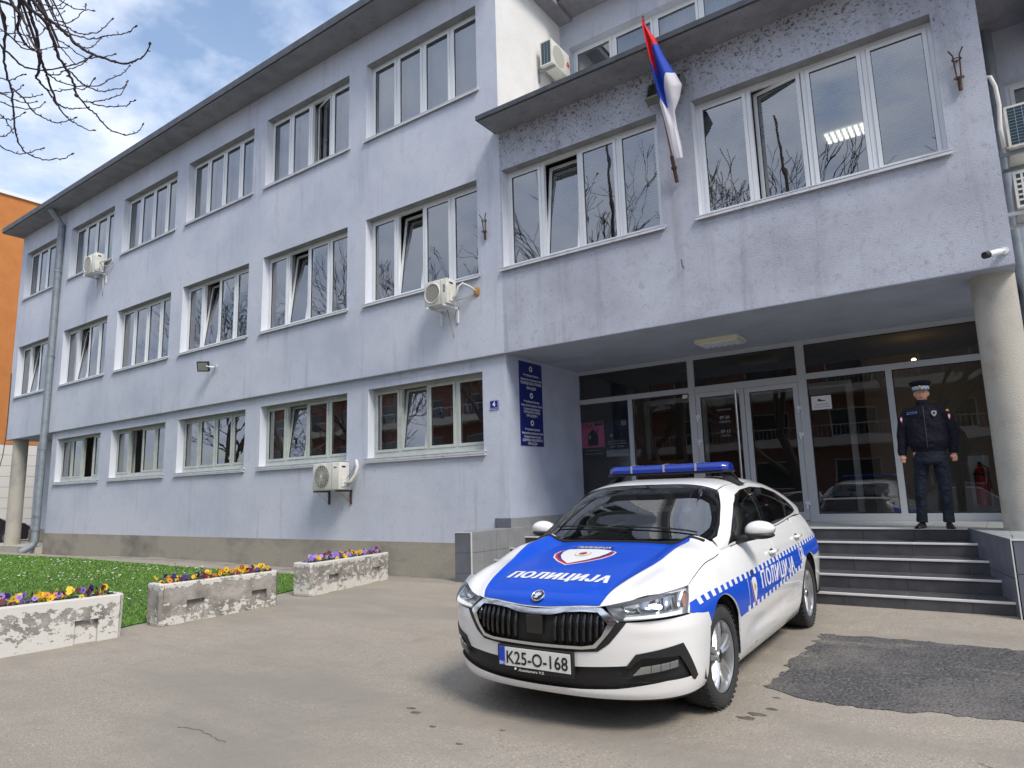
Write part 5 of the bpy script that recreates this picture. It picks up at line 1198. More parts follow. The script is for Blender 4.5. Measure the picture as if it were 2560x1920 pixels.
e_ = fc.color_ramp.elements.new(.6667); e_.color = (.72, .70, .76, 1); ft.links.new(fr_.outputs[0], fc.inputs[0]); ft.links.new(fc.outputs[0], fb_.inputs['Base Color'])
cloth.v = [tuple(v) for v in vs]; cloth.m = [0]*len(cloth.f); co_ = cloth.build('cloth', M_flag, fl, smooth='all', fixn=False)
at2 = co_.data.attributes.new('stripe', 'FLOAT', 'POINT'); at2.data.foreach_set('value', [stripe(i/NS, j/NC) for i in range(NS+1) for j in range(NC+1)])
# grey floodlight box behind the flag
lt = thing('wall_lamp', 'weathered grey box lamp on the wall behind the hanging flag', 'lamp', (0, 0, 0))
b = MB(); q_ = MB(); q_.bbox(-.30, -.075, -.17, .30, .075, .17, .015); q_.xf(Matrix.Translation((-3.50, YF-.17, 7.45)) @ Matrix.Rotation(rad(-24), 4, 'X')); b.add(q_.v, q_.f); b.build('housing', mat('olive_grey', (.13, .15, .12), .6, mott=[(6, (.20, .19, .15), .5, .7, 4)]), lt)
b = MB(); b.box(-3.6, YF-.1, 7.35, -3.4, YF, 7.5); b.build('mount', M_rust, lt)
b = MB(); q_ = MB(); q_.box(-.26, -.002, -.14, .26, .002, .14); q_.xf(Matrix.Translation((-3.50, YF-.17, 7.45)) @ Matrix.Rotation(rad(-24), 4, 'X') @ Matrix.Translation((0, -.078, 0))); b.add(q_.v, q_.f); b.build('lamp_glass', M_glass, lt)
# small floodlight on the long facade
lt = thing('floodlight', 'small dark floodlight with square face on the long facade between floors', 'floodlight', (0, 0, 0))
Mx = Matrix.Translation((-16.15, YF-.22, 4.74)) @ Matrix.Rotation(rad(38), 4, 'Z') @ Matrix.Rotation(rad(20), 4, 'X')
b = MB(); b.bbox(-.15, -.04, -.13, .15, .04, .13, .01); b.xf(Mx); b.build('housing', M_acd, lt)
b = MB(); b.box(-.12, -.045, -.10, .12, -.041, .10); b.xf(Mx); b.build('lamp_glass', mat('flood_glass', (.22, .24, .22), .2), lt)
b = MB(); b.tube([(-16.05, YF-.2, 4.74), (-16.0, YF-.08, 4.72), (-15.95, YF, 4.72)], .022, 8); b.tube([(-15.98, YF-.05, 4.70), (-15.82, YF-.05, 4.74)], .016, 6); b.build('arm', M_pvc, lt)
# camera, hook, number sign, cables
cc = thing('security_camera', 'white bullet camera at the lower right corner above the porch', 'security camera', (0, 0, 0))
A_ = Vector((.34, YF-.10, 3.925)); B_ = Vector((.19, YF-.27, 3.865))
b = MB(); b.tube([A_+(A_-B_)*.12, A_, A_.lerp(B_, .1), B_], [.012, .030, .037, .037], 16); b.build('body', M_pvc, cc, smooth=40)
b = MB(); b.tube([A_.lerp(B_, .80), A_.lerp(B_, .82), A_.lerp(B_, 1.08), A_.lerp(B_, 1.06)], [.036, .041, .041, .02], 16); b.build('lens_hood', M_black, cc, smooth=40)
b = MB(); b.tube([(.34, YF-.10, 3.93), (.37, YF-.05, 3.945), (.375, YF, 3.95)], .02, 8); b.lathe([(0, -.02), (.045, -.02), (.045, 0)], 16, 'y', (.375, YF, 3.95)); b.build('mount', M_pvc, cc)
b = MB(); b.tube([(-3.47, YF+.01, 4.60), (-3.46, YF-.07, 4.60), (-3.47, YF-.07, 4.68), (-3.48, YF-.05, 4.72)], .008, 6); tag(b.build('hook', M_rust), 'bent rusty hook in the wall below the flag', 'hook')
M_en = mat('blue_enamel', (.012, .022, .26), .25, coat=.4); M_enw = mat('white_enamel', (.75, .75, .78), .4)
ns_ = thing('house_number', 'small blue enamel sign with a white 4 left of the porch', 'sign', (0, 0, 0))
b = MB(); b.bbox(-7.245, YG-.012, 2.80, -7.045, YG-.002, 2.975, .003); b.build('plate', M_en, ns_)
b = MB(); slab_frame(b, -7.24, -7.05, 2.805, 2.97, YG-.0145, YG-.012, .006); b.build('border', M_enw, ns_)
def wall_text(s_, cx, cz, y, m, par, w=None, h=None, **k):
    vs, fs = text_mesh(s_, w, h, **k); b = MB(); b.add([(cx+v[0], y, cz+v[1]) for v in vs], fs); b.build('lettering', m, par, fixn=False)
wall_text('4', -7.145, 2.905, YG-.0155, M_enw, ns_, h=.085, offset=.04); wall_text('УЛИЦА РАДЊИЧКА', -7.145, 2.832, YG-.0155, M_enw, ns_, w=.15, offset=.02)
cb = MB(); cb.tube([(-29.6, YF-.02, 6.3), (-29.55, YF-.02, 4.9), (-29.52, YF-.03, 4.0), (-29.7, YF-.02, 3.2), (-30.3, YF-.05, 1.9)], .015, 6); tag(cb.build('cable', M_acd), 'thin dark cable running down the far left edge', 'cable')
# big blue panel on the porch side wall (faces +x): text runs along +y
sg = thing('entrance_sign', 'tall dark blue panel with three crests and white lettering on the porch side wall', 'sign', (0, 0, 0))
sx = XR+.012; b = MB(); b.box(XR+.001, 9.94, 2.17, sx, 10.69, 3.72); b.build('panel', mat('sign_blue', (.008, .018, .15), .35), sg)
def sw_text(s_, cz, m=M_enw, w=None, h=None, yc=10.315, dx=.003, **k):
    vs, fs = text_mesh(s_, w, h, **k); b = MB(); b.add([(sx+dx, yc+v[0], cz+v[1]) for v in vs], fs); b.build('lettering', m, sg, fixn=False)
M_skb = mat('print_lightblue', (.18, .38, .75), .4)
def sy_crest(cz):
    b = MB(); b.lathe([(0, 0), (.052, 0)], 24, 'x', (sx+.002, 0, 0)); b.v = [(v[0], 10.315+v[1], cz+v[2]*1.0) for v in b.v]; e = b.build('crest_disc', M_enw, sg)
    b = MB(); b.add([(sx+.004, 10.315+y, cz+z) for y, z in ((-.028, -.018), (.028, -.018), (.03, .004), (.0, .034), (-.03, .004))], [(0, 1, 2, 3, 4)]); b.build('crest_emblem', M_acd, sg)
    b = MB(); b.add([(sx+.0045, 10.315+y, cz+z) for y, z in ((-.012, -.04), (.012, -.04), (.014, -.022), (-.014, -.022))], [(0, 1, 2, 3)]); b.build('crest_emblem', M_gold, sg)
rowsT = [(3.60, None), (3.475, ('Република Српска', .50, .038)), (3.395, ('Министарство унутрашњих послова', .68, .038)), (3.325, ('ПОЛИЦИЈСКА УПРАВА', .68, .050)), (3.235, ('ПРИЈЕДОР', .31, .048)),
         (3.10, None), (2.985, ('Република Српска', .50, .038)), (2.915, ('Министарство унутрашњих послова', .68, .038)), (2.850, ('Полицијска управа Приједор', .54, .038)), (2.790, ('ПОЛИЦИЈСКА СТАНИЦА', .54, .044)), (2.725, ('ПРИЈЕДОР 1', .37, .044)),
         (2.59, None), (2.475, ('Република Српска', .48, .038)), (2.405, ('Министарство унутрашњих послова', .68, .038)), (2.340, ('Полицијска управа Приједор', .55, .038)), (2.278, ('ЈЕДИНИЦА ЖАНДАРМЕРИЈЕ', .66, .044)), (2.212, ('ПРИЈЕДОР', .31, .044))]
for z, tx_ in rowsT:
    if tx_ is None: sy_crest(z)
    else: sw_text(tx_[0], z, w=tx_[1], h=tx_[2], offset=.015)
# porch ceiling lamp, unlit louvre
pl = thing('ceiling_lamp', 'cream box lamp with white louvre under the porch ceiling', 'lamp', (0, 0, 0))
b = MB(); b.box(-3.88, 10.84, 3.72, -3.16, 11.34, 3.789); b.build('housing', mat('cream_steel', (.70, .67, .48), .5), pl)
b = MB(); b.box(-3.84, 10.90, 3.705, -3.20, 11.28, 3.72); b.build('louvre_frame', M_pvc, pl)
b = MB(); [b.box(-3.80+k*.10, 10.92, 3.69, -3.77+k*.10, 11.26, 3.706) for k in range(7)]; stuff(b.build('louvre', M_pvc, pl))
# posters and notices on the glass
def poster(label, x0, x1, z0, z1, y, m):
    t = thing('poster', label, 'poster', (0, 0, 0)); b = MB(); b.box(x0, y, z0, x1, y+.002, z1); b.build('sheet', m, t); return t
yP = YGL+.012; yT = yP-.0015
M_pink = mat('pink_print', (.85, .20, .45), .5); M_pblk = mat('poster_black', (.02, .02, .035), .5); M_pblue = mat('poster_navy', (.02, .03, .07), .5); M_ppale = mat('poster_pale', (.45, .50, .56), .5)
p = poster('pink poster with black house drawing in the left glass pane', -6.87, -6.33, 2.01, 2.73, yP, M_pblk)
b = MB(); b.box(-6.86, yP-.003, 2.20, -6.335, yP-.001, 2.72); b.build('pink_field', M_pink, p)
b = MB(); b.add([(-6.72, yT-.003, 2.24), (-6.48, yT-.003, 2.24), (-6.48, yT-.003, 2.46), (-6.60, yT-.003, 2.58), (-6.72, yT-.003, 2.46)], [(0, 1, 2, 3, 4)]); b.add([(-6.52, yT-.003, 2.50), (-6.48, yT-.003, 2.58), (-6.46, yT-.003, 2.57), (-6.50, yT-.003, 2.49)], [(0, 1, 2, 3)]); b.box(-6.55, yT-.006, 2.64, -6.36, yT-.003, 2.71); b.build('house_drawing', M_pblk, p)
b = MB(); b.box(-6.69, yT-.008, 2.38, -6.65, yT-.005, 2.45); b.build('window_print', M_ppale, p)
wall_text('22. МАРТА', -6.455, 2.69, yT-.008, M_ppale, p, w=.15, offset=.02); wall_text('ЗАШТО ТИ', -6.72, 2.67, yT-.004, M_pblk, p, w=.22, offset=.02); wall_text('НАПАДАШ', -6.72, 2.63, yT-.004, M_pblk, p, w=.22, offset=.02)
wall_text('пријавите насиље', -6.60, 2.15, yT-.003, M_ppale, p, w=.34, offset=.01); wall_text('помозите на вријеме', -6.60, 2.08, yT-.003, M_ppale, p, w=.40, offset=.01)
p = poster('dark navy poster with white lettering and pale logo strip', -6.315, -5.80, 1.99, 2.72, yP, M_pblue)
b = MB(); b.box(-6.31, yP-.003, 2.0, -5.805, yP-.001, 2.13); b.box(-5.96, yP-.003, 2.60, -5.85, yP-.001, 2.70); b.build('pale_field', M_ppale, p)
for s_, z, w_ in (('ДОБРОВОЉНА ПРЕДАЈА', 2.30, .40), ('ИЛИ КРИВИЧНА ПРИЈАВА', 2.25, .42), ('ИЗБОР ЈЕ ВАШ!', 2.195, .30)): wall_text(s_, -6.07, z, yT-.004, M_enw, p, w=w_, offset=.02)
b = MB(); b.lathe([(.0, yT-.003), (.030, yT-.003)], 18, 'y', (-6.18, 0, 2.42)); b.build('crest_disc', M_ppale, p)
p = poster('white paper notice taped to the pane right of the doors', -2.40, -2.09, 2.57, 2.80, YGL-.004, M_enw)
b = MB(); b.add([(-2.31+dx, YGL-.0065, 2.70+dz) for dx, dz in ((0, .03), (.04, .055), (.06, .03), (.13, .018), (.13, .008), (.03, .008))], [(0, 1, 2, 3, 4, 5)]); b.build('hat_drawing', M_pblk, p)
wall_text('УЛАЗ У ЗГРАДУ', -2.245, 2.655, YGL-.0065, M_black, p, w=.20); wall_text('искључиво са маском', -2.245, 2.615, YGL-.0065, M_black, p, w=.24)
p = poster('tiny white sticker at the top corner of the fixed pane', -4.65, -4.55, 3.00, 3.07, YGL-.003, M_enw)
p = poster('outlined opening hours lettering on the left door leaf', -4.02, -4.015, 2.3, 2.31, YGL-.016, M_enw)
for s_, z, w_ in (('РАДНО ВРИЈЕМЕ', 2.72, .26), ('07-20', 2.58, .17), ('СУБОТА', 2.50, .2), ('07-15', 2.33, .17), ('НЕДЈЕЉА', 2.25, .16)): wall_text(s_, -3.88, z, YGL-.018, M_ppale, p, w=w_, offset=.0)
b = MB()
for z0, z1 in ((2.44, 2.80), (2.18, 2.42)): slab_frame(b, -4.06, -3.72, z0, z1, YGL-.018, YGL-.016, .006)
pass
# fire extinguisher behind the glass
fe = thing('fire_extinguisher', 'red fire extinguisher behind the glass by the column', 'fire extinguisher', (-.19, 12.42, 0))
b = MB(); b.lathe([(0, .95), (.085, .95), (.09, .97), (.09, 1.42), (.07, 1.49), (.03, 1.52), (.03, 1.56)], 24, 'z'); b.build('cylinder', mat('extinguisher_red', (.50, .015, .015), .3, coat=.5), fe, smooth=40)
b = MB(); b.bbox(-.02, -.05, 1.56, .02, .05, 1.60, .006); b.tube([(.03, 0, 1.56), (.10, 0, 1.50), (.11, 0, 1.2)], .012, 8); b.lathe([(.0, 1.4), (.092, 1.40), (.092, 1.44)], 20, 'z'); b.build('valve_head', M_acd, fe)
b = MB(); b.box(-.14, .10, .84, .12, .12, 1.70); tag(b.build('wall_board', M_pvc, loc=(-.19, 12.42, 0)), 'white board behind the red extinguisher', 'board')
# pennant hanging inside the windscreen
pn = thing('pennant', 'small red blue and white pennant hanging behind the windscreen', 'pennant'); pn.matrix_world = ROOTM
for k, (m_, a, c) in enumerate(((M_fw, 0, .34), (M_fb, .34, .66), (M_fr, .66, 1))):
    def q(t, s): return (-.93-.01*t, .36-.13*t+s*.035*(1-t), 1.245-.13*t-s*.03*(1-t))
    b = MB(); b.quad(q(a, -1), q(a, 1), q(c, 1), q(c, -1)); b.build('cloth', m_, pn, fixn=False)
b = MB(); b.tube([(-.96, .40, 1.36), (-.93, .36, 1.24)], .003, 5); b.build('cord', M_pvc, pn)

# ------------------------------------------------------------------ planters
M_pconc = None
def planter_mat(nm, off, white):
    m = mat(nm, (.60, .59, .55), .85, spec=.2, bump=[(60, .003, 3)]); t, bs = node_mat(m)
    co = t.nodes.new('ShaderNodeTexCoord').outputs['Object']; mp = t.nodes.new('ShaderNodeMapping'); mp.inputs['Location'].default_value = (off, off*1.7, 0); mp.inputs['Scale'].default_value = (1, 1, 1.3); t.links.new(co, mp.inputs[0])
    n = t.nodes.new('ShaderNodeTexNoise'); n.inputs['Scale'].default_value = 12; n.inputs['Detail'].default_value = 12; n.inputs['Roughness'].default_value = .72; t.links.new(mp.outputs[0], n.inputs[0])
    # more bare concrete at mid height and on the ends
    sp = t.nodes.new('ShaderNodeSeparateXYZ'); t.links.new(co, sp.inputs[0])
    mr = t.nodes.new('ShaderNodeMapRange'); mr.inputs[1].default_value = .02; mr.inputs[2].default_value = .26; mr.inputs[3].default_value = -.10; mr.inputs[4].default_value = .05; t.links.new(sp.outputs[2], mr.inputs[0])
    ms = t.nodes.new('ShaderNodeMapRange'); ms.inputs[1].default_value = .38; ms.inputs[2].default_value = .44; ms.inputs[3].default_value = 0; ms.inputs[4].default_value = -.16; t.links.new(sp.outputs[2], ms.inputs[0])
    a = t.nodes.new('ShaderNodeMath'); a.operation = 'ADD'; t.links.new(n.outputs['Fac'], a.inputs[0]); t.links.new(mr.outputs[0], a.inputs[1])
    a2 = t.nodes.new('ShaderNodeMath'); a2.operation = 'ADD'; t.links.new(a.outputs[0], a2.inputs[0]); t.links.new(ms.outputs[0], a2.inputs[1])
    r = t.nodes.new('ShaderNodeValToRGB'); r.color_ramp.elements[0].position = white; r.color_ramp.elements[1].position = white+.03; t.links.new(a2.outputs[0], r.inputs[0])
    n2_ = t.nodes.new('ShaderNodeTexNoise'); n2_.inputs['Scale'].default_value = 5; n2_.inputs['Detail'].default_value = 6; t.links.new(mp.outputs[0], n2_.inputs[0])
    c = t.nodes.new('ShaderNodeValToRGB'); c.color_ramp.elements[0].color = (.20, .185, .165, 1); c.color_ramp.elements[1].color = (.42, .39, .36, 1); c.color_ramp.elements[0].position = .35; c.color_ramp.elements[1].position = .65; t.links.new(n2_.outputs['Fac'], c.inputs[0])
    mx = t.nodes.new('ShaderNodeMixRGB'); t.links.new(r.outputs[0], mx.inputs[0]); mx.inputs[1].default_value = (.63, .615, .575, 1); t.links.new(c.outputs[0], mx.inputs[2]); t.links.new(mx.outputs[0], bs.inputs['Base Color'])
    bp = t.nodes.new('ShaderNodeBump'); bp.invert = True; bp.inputs['Distance'].default_value = .004; t.links.new(r.outputs[0], bp.inputs['Height']); t.links.new(bp.outputs[0], bs.inputs['Normal'])
    return m
M_earth = mat('potting_soil', (.03, .02, .013), .95, bump=[(40, .02, 3)])
M_leaf = mat('pansy_leaf', (.035, .09, .02), .6)
def planter(label, A, B, w, h, off, white):
    """front bottom edge from A to B (xy), box behind it"""
    A = Vector(A); B = Vector(B); Ln = (B-A).length; d = (B-A)/Ln; ang = math.atan2(d.y, d.x); z = ground((A.x+B.x)/2, (A.y+B.y)/2)-.012
    t = thing('planter', label, 'planter', (A.x, A.y, z), ang, group='concrete planters along the lawn edge')
    b = MB(); th = .055                         # local: x along, y>0 towards the lawn (left of the direction)
    prof = [(0, 0), (-.0, h)]
    vs = []; c_ = .035
    def ring(z_, k): return [(c_-k, 0-k, z_), (Ln-c_+k, 0-k, z_), (Ln+k, c_-k, z_), (Ln+k, w-c_+k, z_), (Ln-c_+k, w+k, z_), (c_-k, w+k, z_), (0-k, w-c_+k, z_), (0-k, c_-k, z_)]
    def ringi(z_): return [(th, th, z_), (Ln-th, th, z_), (Ln-th, th, z_), (Ln-th, w-th, z_), (Ln-th, w-th, z_), (th, w-th, z_), (th, w-th, z_), (th, th, z_)]
    rs = [ring(0, -.008), ring(.03, 0), ring(h-.015, .006), ring(h, 0), ringi(h), ringi(h-.05)]
    for r_ in rs: vs += r_
    fs = [(i*8+j, i*8+(j+1) % 8, (i+1)*8+(j+1) % 8, (i+1)*8+j) for i in range(5) for j in range(8)]
    # front face openings with shallow recesses: rebuild the lower front strip
    fs = [f for f in fs if f not in [(8, 9, 17, 16), (0, 1, 9, 8)]]
    b.add(vs, fs)
    R = [(Ln*.20, Ln*.20+.22), (Ln*.76-.02, Ln*.76+.20)]; ht = .26
    xs = [c_, R[0][0], R[0][1], R[1][0], R[1][1], Ln-c_]; yb_ = -.006
    def fy(z_): return -.006*z_/h if z_ > .03 else .004
    def fq(x0, x1, z0, z1): b.quad((x0, fy(z0)-.0, z0), (x1, fy(z0), z0), (x1, fy(z1), z1), (x0, fy(z1), z1))
    for i in range(5):
        if i in (1, 3):
            fq(xs[i], xs[i+1], ht, h-.015); q0, q1 = xs[i], xs[i+1]; dp = .045
            b.quad((q0, dp, 0), (q1, dp, 0), (q1, dp, ht), (q0, dp, ht)); b.quad((q0, fy(.1), 0), (q0, dp, 0), (q0, dp, ht), (q0, fy(ht), ht)); b.quad((q1, dp, 0), (q1, fy(.1), 0), (q1, fy(ht), ht), (q1, dp, ht)); b.quad((q0, fy(ht), ht), (q0, dp, ht), (q1, dp, ht), (q1, fy(ht), ht))
        else: fq(xs[i], xs[i+1], 0, h-.015)
    b.build('trough', planter_mat('flaking_paint_%d' % int(off), off, white), t)
    b = MB(); b.box(th-.01, th-.01, h-.12, Ln-th+.01, w-th+.01, h-.03); b.build('earth', M_earth, t)
    return t, Ln, w, h
PANS = {'y': (.72, .46, .01), 'v': (.26, .17, .60), 'm': (.11, .006, .03), 'p': (.42, .26, .62), 'o': (.60, .22, .01), 'n': (.035, .015, .16), 'w': (.62, .60, .70)}
PM = {k: mat('petal_'+k, c, .6) for k, c in PANS.items()}; M_core = mat('petal_core', (.03, .008, .03), .6)
def pansies(label, t, Ln, w, h, cols, n, seed, tall=.0):
    rnd = random.Random(seed); keys = list(PANS); b = MB(); mats_ = [M_leaf, M_core]+[PM[k] for k in keys]
    for i in range(int(n*16)):          # leaves
        x, y = rnd.uniform(.06, Ln-.06), rnd.uniform(.05, w-.05); z = h-.05+rnd.uniform(0, .075+tall*.4); a = rnd.uniform(0, 2*pi); l = rnd.uniform(.018, .036); ti = rnd.uniform(-.5, .9)
        dx, dy = cos(a)*l, sin(a)*l; px, py = -sin(a)*l*.38, cos(a)*l*.38
        b.add([(x, y, z), (x+dx*.5+px, y+dy*.5+py, z+l*ti*.5+.003), (x+dx, y+dy, z+l*ti), (x+dx*.5-px, y+dy*.5-py, z+l*ti*.5+.003)], [(0, 1, 2, 3)], 0)
    for i in range(n):
        u = rnd.random(); x = .06+u*(Ln-.12); y = rnd.uniform(.04, w-.04); z = h+rnd.uniform(-.005, .085+tall); key = rnd.choice(cols(u)); mi = 2+keys.index(key); s = rnd.uniform(.021, .031)
        az = rnd.gauss(-.6, .9); el = rnd.uniform(-.1, .7); nn_ = Vector((sin(az)*cos(el), -cos(az)*cos(el), sin(el))); nn_.rotate(Matrix.Rotation(rnd.uniform(-.8, .8), 4, 'Z'))
        a_ = nn_.cross(Vector((0, 0, 1))).normalized(); u_ = a_.cross(nn_); c_ = Vector((x, y, z))
        for pa in (90+32, 90-32, 180+8, -8, 270):      # five overlapping petals
            ca = c_+(a_*cos(rad(pa))+u_*sin(rad(pa)))*s*.62+nn_*(.003 if pa > 200 or pa < 20 else 0); r_ = s*(.62 if pa != 270 else .72)
            b.add([ca+(a_*cos(k*pi/3)+u_*sin(k*pi/3))*r_+nn_*(.003*sin(k*2.)) for k in range(6)], [(0, 1, 2, 3, 4, 5)], mi)
        if key != 'y' or rnd.random() < .5:
            ca = c_+nn_*.005-u_*s*.1; b.add([ca+(a_*cos(k*pi/2.5)+u_*sin(k*pi/2.5))*s*.36 for k in range(5)], [(0, 1, 2, 3, 4)], 1)
        b.tube([(x, y, h-.03), c_-nn_*.004], .0016, 3, 0, cap=False)
    o = b.build('pansies', mats_, None, fixn=False); o.matrix_world = Matrix.Translation(t.location) @ Matrix.Rotation(t.rotation_euler.z, 4, 'Z'); stuff(o, label, 'flowers')
t_, *a_ = planter('planter cut off by the left picture edge, mostly white peeling paint', (-8.12, 1.95), (-7.93, 3.76), .36, .485, 3, .535)
pansies('violet, yellow and wine pansies in the planter at the left picture edge', t_, *a_, lambda u: 'vvppmny' if u < .55 else ('yyymmvo' if u < .85 else 'yymn'), 120, 1)
t_, *a_ = planter('middle planter of the three, more bare grey concrete than white paint', (-8.05, 4.23), (-8.02, 5.80), .33, .475, 11, .43)
pansies('yellow, orange and dark brown pansies in the middle planter', t_, *a_, lambda u: 'yyoomn' if u > .15 else 'nnyo', 105, 2)
t_, *a_ = planter('planter nearest the entrance steps, with reddish worn paint', (-8.13, 6.42), (-8.40, 8.22), .36, .46, 23, .49)
pansies('lilac, maroon and yellow pansies in the planter nearest the steps', t_, *a_, lambda u: 'vvppy' if u < .3 else 'vvyymmp', 110, 3)
# ------------------------------------------------------------------ grass and daisies
rnd = random.Random(21)
def inlawn(x, y): return pip(LAWN, (x, y))
gm = MB(); V_ = gm.v; F_ = gm.f; MI = gm.m
M_g = [mat('grass_blade_%d' % i, c, .55) for i, c in enumerate(((.11, .27, .022), (.16, .34, .04), (.06, .17, .018), (.26, .38, .08)))]
k = 0
while k < 110000:
    y = rnd.uniform(1.5, 9.2); x = -8.3-(rnd.random()**1.7)*20
    if not inlawn(x, y): continue
    if y < 2.2 and x < -12: continue
    d = math.hypot(x, y); h = rnd.uniform(.018, .042)*(1.5 if rnd.random() < .04 else 1); wd = .003+.0005*max(0, d-8); a = rnd.uniform(0, pi); l = rnd.uniform(-.03, .03); m_ = rnd.uniform(-.03, .03); z = ground(x, y)+.01
    o = len(V_); V_ += [(x-cos(a)*wd, y-sin(a)*wd, z), (x+cos(a)*wd, y+sin(a)*wd, z), (x+l, y+m_, z+h)]; F_.append((o, o+1, o+2)); MI.append(rnd.choice((0, 0, 1, 1, 2, 3))); k += 1
stuff(gm.build('grass', M_g, fixn=False), 'short bright green grass of the lawn', 'grass')
dm_ = MB(); k = 0; cl = [(-9.2-rnd.random()**1.5*14, rnd.uniform(2.5, 8.8)) for _ in range(42)]
while k < 1500:
    c_ = rnd.choice(cl); x = c_[0]+rnd.gauss(0, .55); y = c_[1]+rnd.gauss(0, .4)
    if not inlawn(x, y): continue
    z = ground(x, y)+rnd.uniform(.03, .065); r_ = rnd.uniform(.013, .020); tx_, ty_ = rnd.uniform(-.4, .4), rnd.uniform(-.6, .2)
    dm_.add([(x+r_*cos(j*pi/3.5), y+r_*sin(j*pi/3.5), z+r_*(cos(j*pi/3.5)*tx_+sin(j*pi/3.5)*ty_)) for j in range(7)], [tuple(range(7))], 0)
    dm_.add([(x+.35*r_*cos(j*pi/2), y+.35*r_*sin(j*pi/2), z+.003) for j in range(4)], [(0, 1, 2, 3)], 1); k += 1
stuff(dm_.build('daisies', [mat('daisy_white', (.75, .75, .72), .6), PM['y']], fixn=False), 'white daisies scattered over the lawn', 'daisies')
# ------------------------------------------------------------------ officer on the landing
def remeshed(b, name, m, parent, vox, smooth_it=2, colour=None):
    o = b.build(name, m, None); md = o.modifiers.new('r', 'REMESH'); md.mode = 'VOXEL'; md.voxel_size = vox; md.use_smooth_shade = True
    s = o.modifiers.new('s', 'SMOOTH'); s.factor = .5; s.iterations = smooth_it
    dg = bpy.context.evaluated_depsgraph_get(); dg.update(); me = bpy.data.meshes.new_from_object(o.evaluated_get(dg), depsgraph=dg)
    bpy.data.objects.remove(o); o = bpy.data.objects.new(name, me); COL.objects.link(o); o.parent = parent
    me.polygons.foreach_set('use_smooth', [True]*len(me.polygons)); return o
def loft(b, rings, n=20, mi=0):
    """rings: (x, y, z, rx, ry) horizontal ellipses"""
    vs = []
    for x, y, z, rx, ry in rings: vs += [(x+rx*cos(2*pi*j/n), y+ry*sin(2*pi*j/n), z) for j in range(n)]
    k = len(rings); b.add(vs, [(i*n+j, i*n+(j+1) % n, (i+1)*n+(j+1) % n, (i+1)*n+j) for i in range(k-1) for j in range(n)]+[tuple(range(n))[::-1], tuple(range((k-1)*n, k*n))], mi); return b
off_ = thing('person', 'officer in dark navy uniform and peaked cap standing guard by the glass entrance', 'person', (-.69, 10.12, ZP+.002))
M_navyu = mat('navy_jacket', (.006, .007, .016), .85, spec=.3, sheen=.2, bump=[(9, .05, 3), (40, .006, 2)]); M_trous = mat('navy_trousers', (.010, .014, .026), .8, spec=.3, bump=[(7, .06, 3)])
M_shoe = mat('black_shoe', (.012, .011, .010), .35); M_skin = mat('skin', (.60, .33, .24), .55, spec=.4, mott=[(12, (.54, .26, .18), .4, .7, 3)]); M_hair = mat('short_hair', (.03, .02, .013), .8)
sk = MB(); cxx = .03
loft(sk, [(cxx, .0, .95, .15, .10), (cxx, 0, 1.1, .17, .11), (cxx, 0, 1.35, .18, .11), (cxx, 0, 1.47, .15, .09), (cxx, 0, 1.52, .08, .07), (.022, -.005, 1.56, .056, .058), (.02, -.012, 1.62, .054, .056), (.02, -.015, 1.66, .05, .06)])
for s, (hx, hz) in ((-1, (-.272, .885)), (1, (.292, .882))):
    sk.tube([(cxx+s*.17, 0, 1.46), (cxx+s*.255, .01, 1.19), (hx, -.01, .94), (hx, -.015, .90)], [.05, .042, .030, .028], 12)
for p_ in (((-.07, 0, .96), (-.10, 0, .6), (-.125, 0, .3), (-.145, .02, .08)), ((.12, 0, .96), (.14, 0, .6), (.148, 0, .3), (.143, .02, .08))): sk.tube(p_, [.085, .06, .045, .04], 12)
for s, (hx, hz) in ((-1, (-.272, .885)), (1, (.292, .882))):
    sk.sphere((hx, -.018, hz-.012), 1, 12, sc=(.034, .030, .042))
    for f in range(4):          # curled fingers, unequal, wrapped into the palm
        z = hz+.012-f*.019; l = (.030, .034, .032, .026)[f]
        sk.tube([(hx+s*.020, -.040, z), (hx+s*.008, -.040-l*.55, z-.002), (hx-s*.014, -.040-l*.60, z-.003), (hx-s*.026, -.044, z-.004), (hx-s*.018, -.030, z-.004)], [.0098, .0100, .0095, .009, .008], 8)
    sk.tube([(hx-s*.022, -.010, hz+.022), (hx-s*.036, -.032, hz+.010), (hx-s*.028, -.056, hz-.002), (hx-s*.008, -.064, hz-.004)], [.013, .012, .0105, .009], 8)
# head with brow, nose, cheeks, chin, ears
hd = MB(); nU, nV = 40, 30; vs = []
for i in range(nV+1):
    ph = pi*i/nV; z = cos(ph)
    for j in range(nU):
        th = 2*pi*j/nU; x, y = sin(ph)*sin(th), -sin(ph)*cos(th)       # th=0 faces -y
        rx, ry, rz = .076, .096, .122
        if z < 0: rx *= 1-.30*(-z)**1.5; ry *= 1-.12*(-z)
        X, Y, Z_ = x*rx, y*ry, z*rz
        fr_ = max(0, -y)
        Y -= .020*math.exp(-(x/.16)**2-((z+.10)/.20)**2)*fr_ + .006*math.exp(-(x/.10)**2-((z+.22)/.09)**2)*fr_
        Y += .010*(math.exp(-((x-.34)/.17)**2)+math.exp(-((x+.34)/.17)**2))*math.exp(-((z-.10)/.11)**2)*fr_
        Y -= .005*math.exp(-((z-.25)/.09)**2)*fr_ + .007*math.exp(-(x/.3)**2-((z+.88)/.15)**2)*fr_
        Y -= .004*math.exp(-(x/.28)**2-((z+.50)/.07)**2)*fr_
        vs.append((X+.02, Y-.018, Z_+1.706))
hd.add(vs, [(i*nU+j, i*nU+(j+1) % nU, (i+1)*nU+(j+1) % nU, (i+1)*nU+j) for i in range(nV) for j in range(nU)])
for s in (-1, 1): hd.sphere((.02+s*.079, .0, 1.70), 1, 12, sc=(.011, .020, .032))
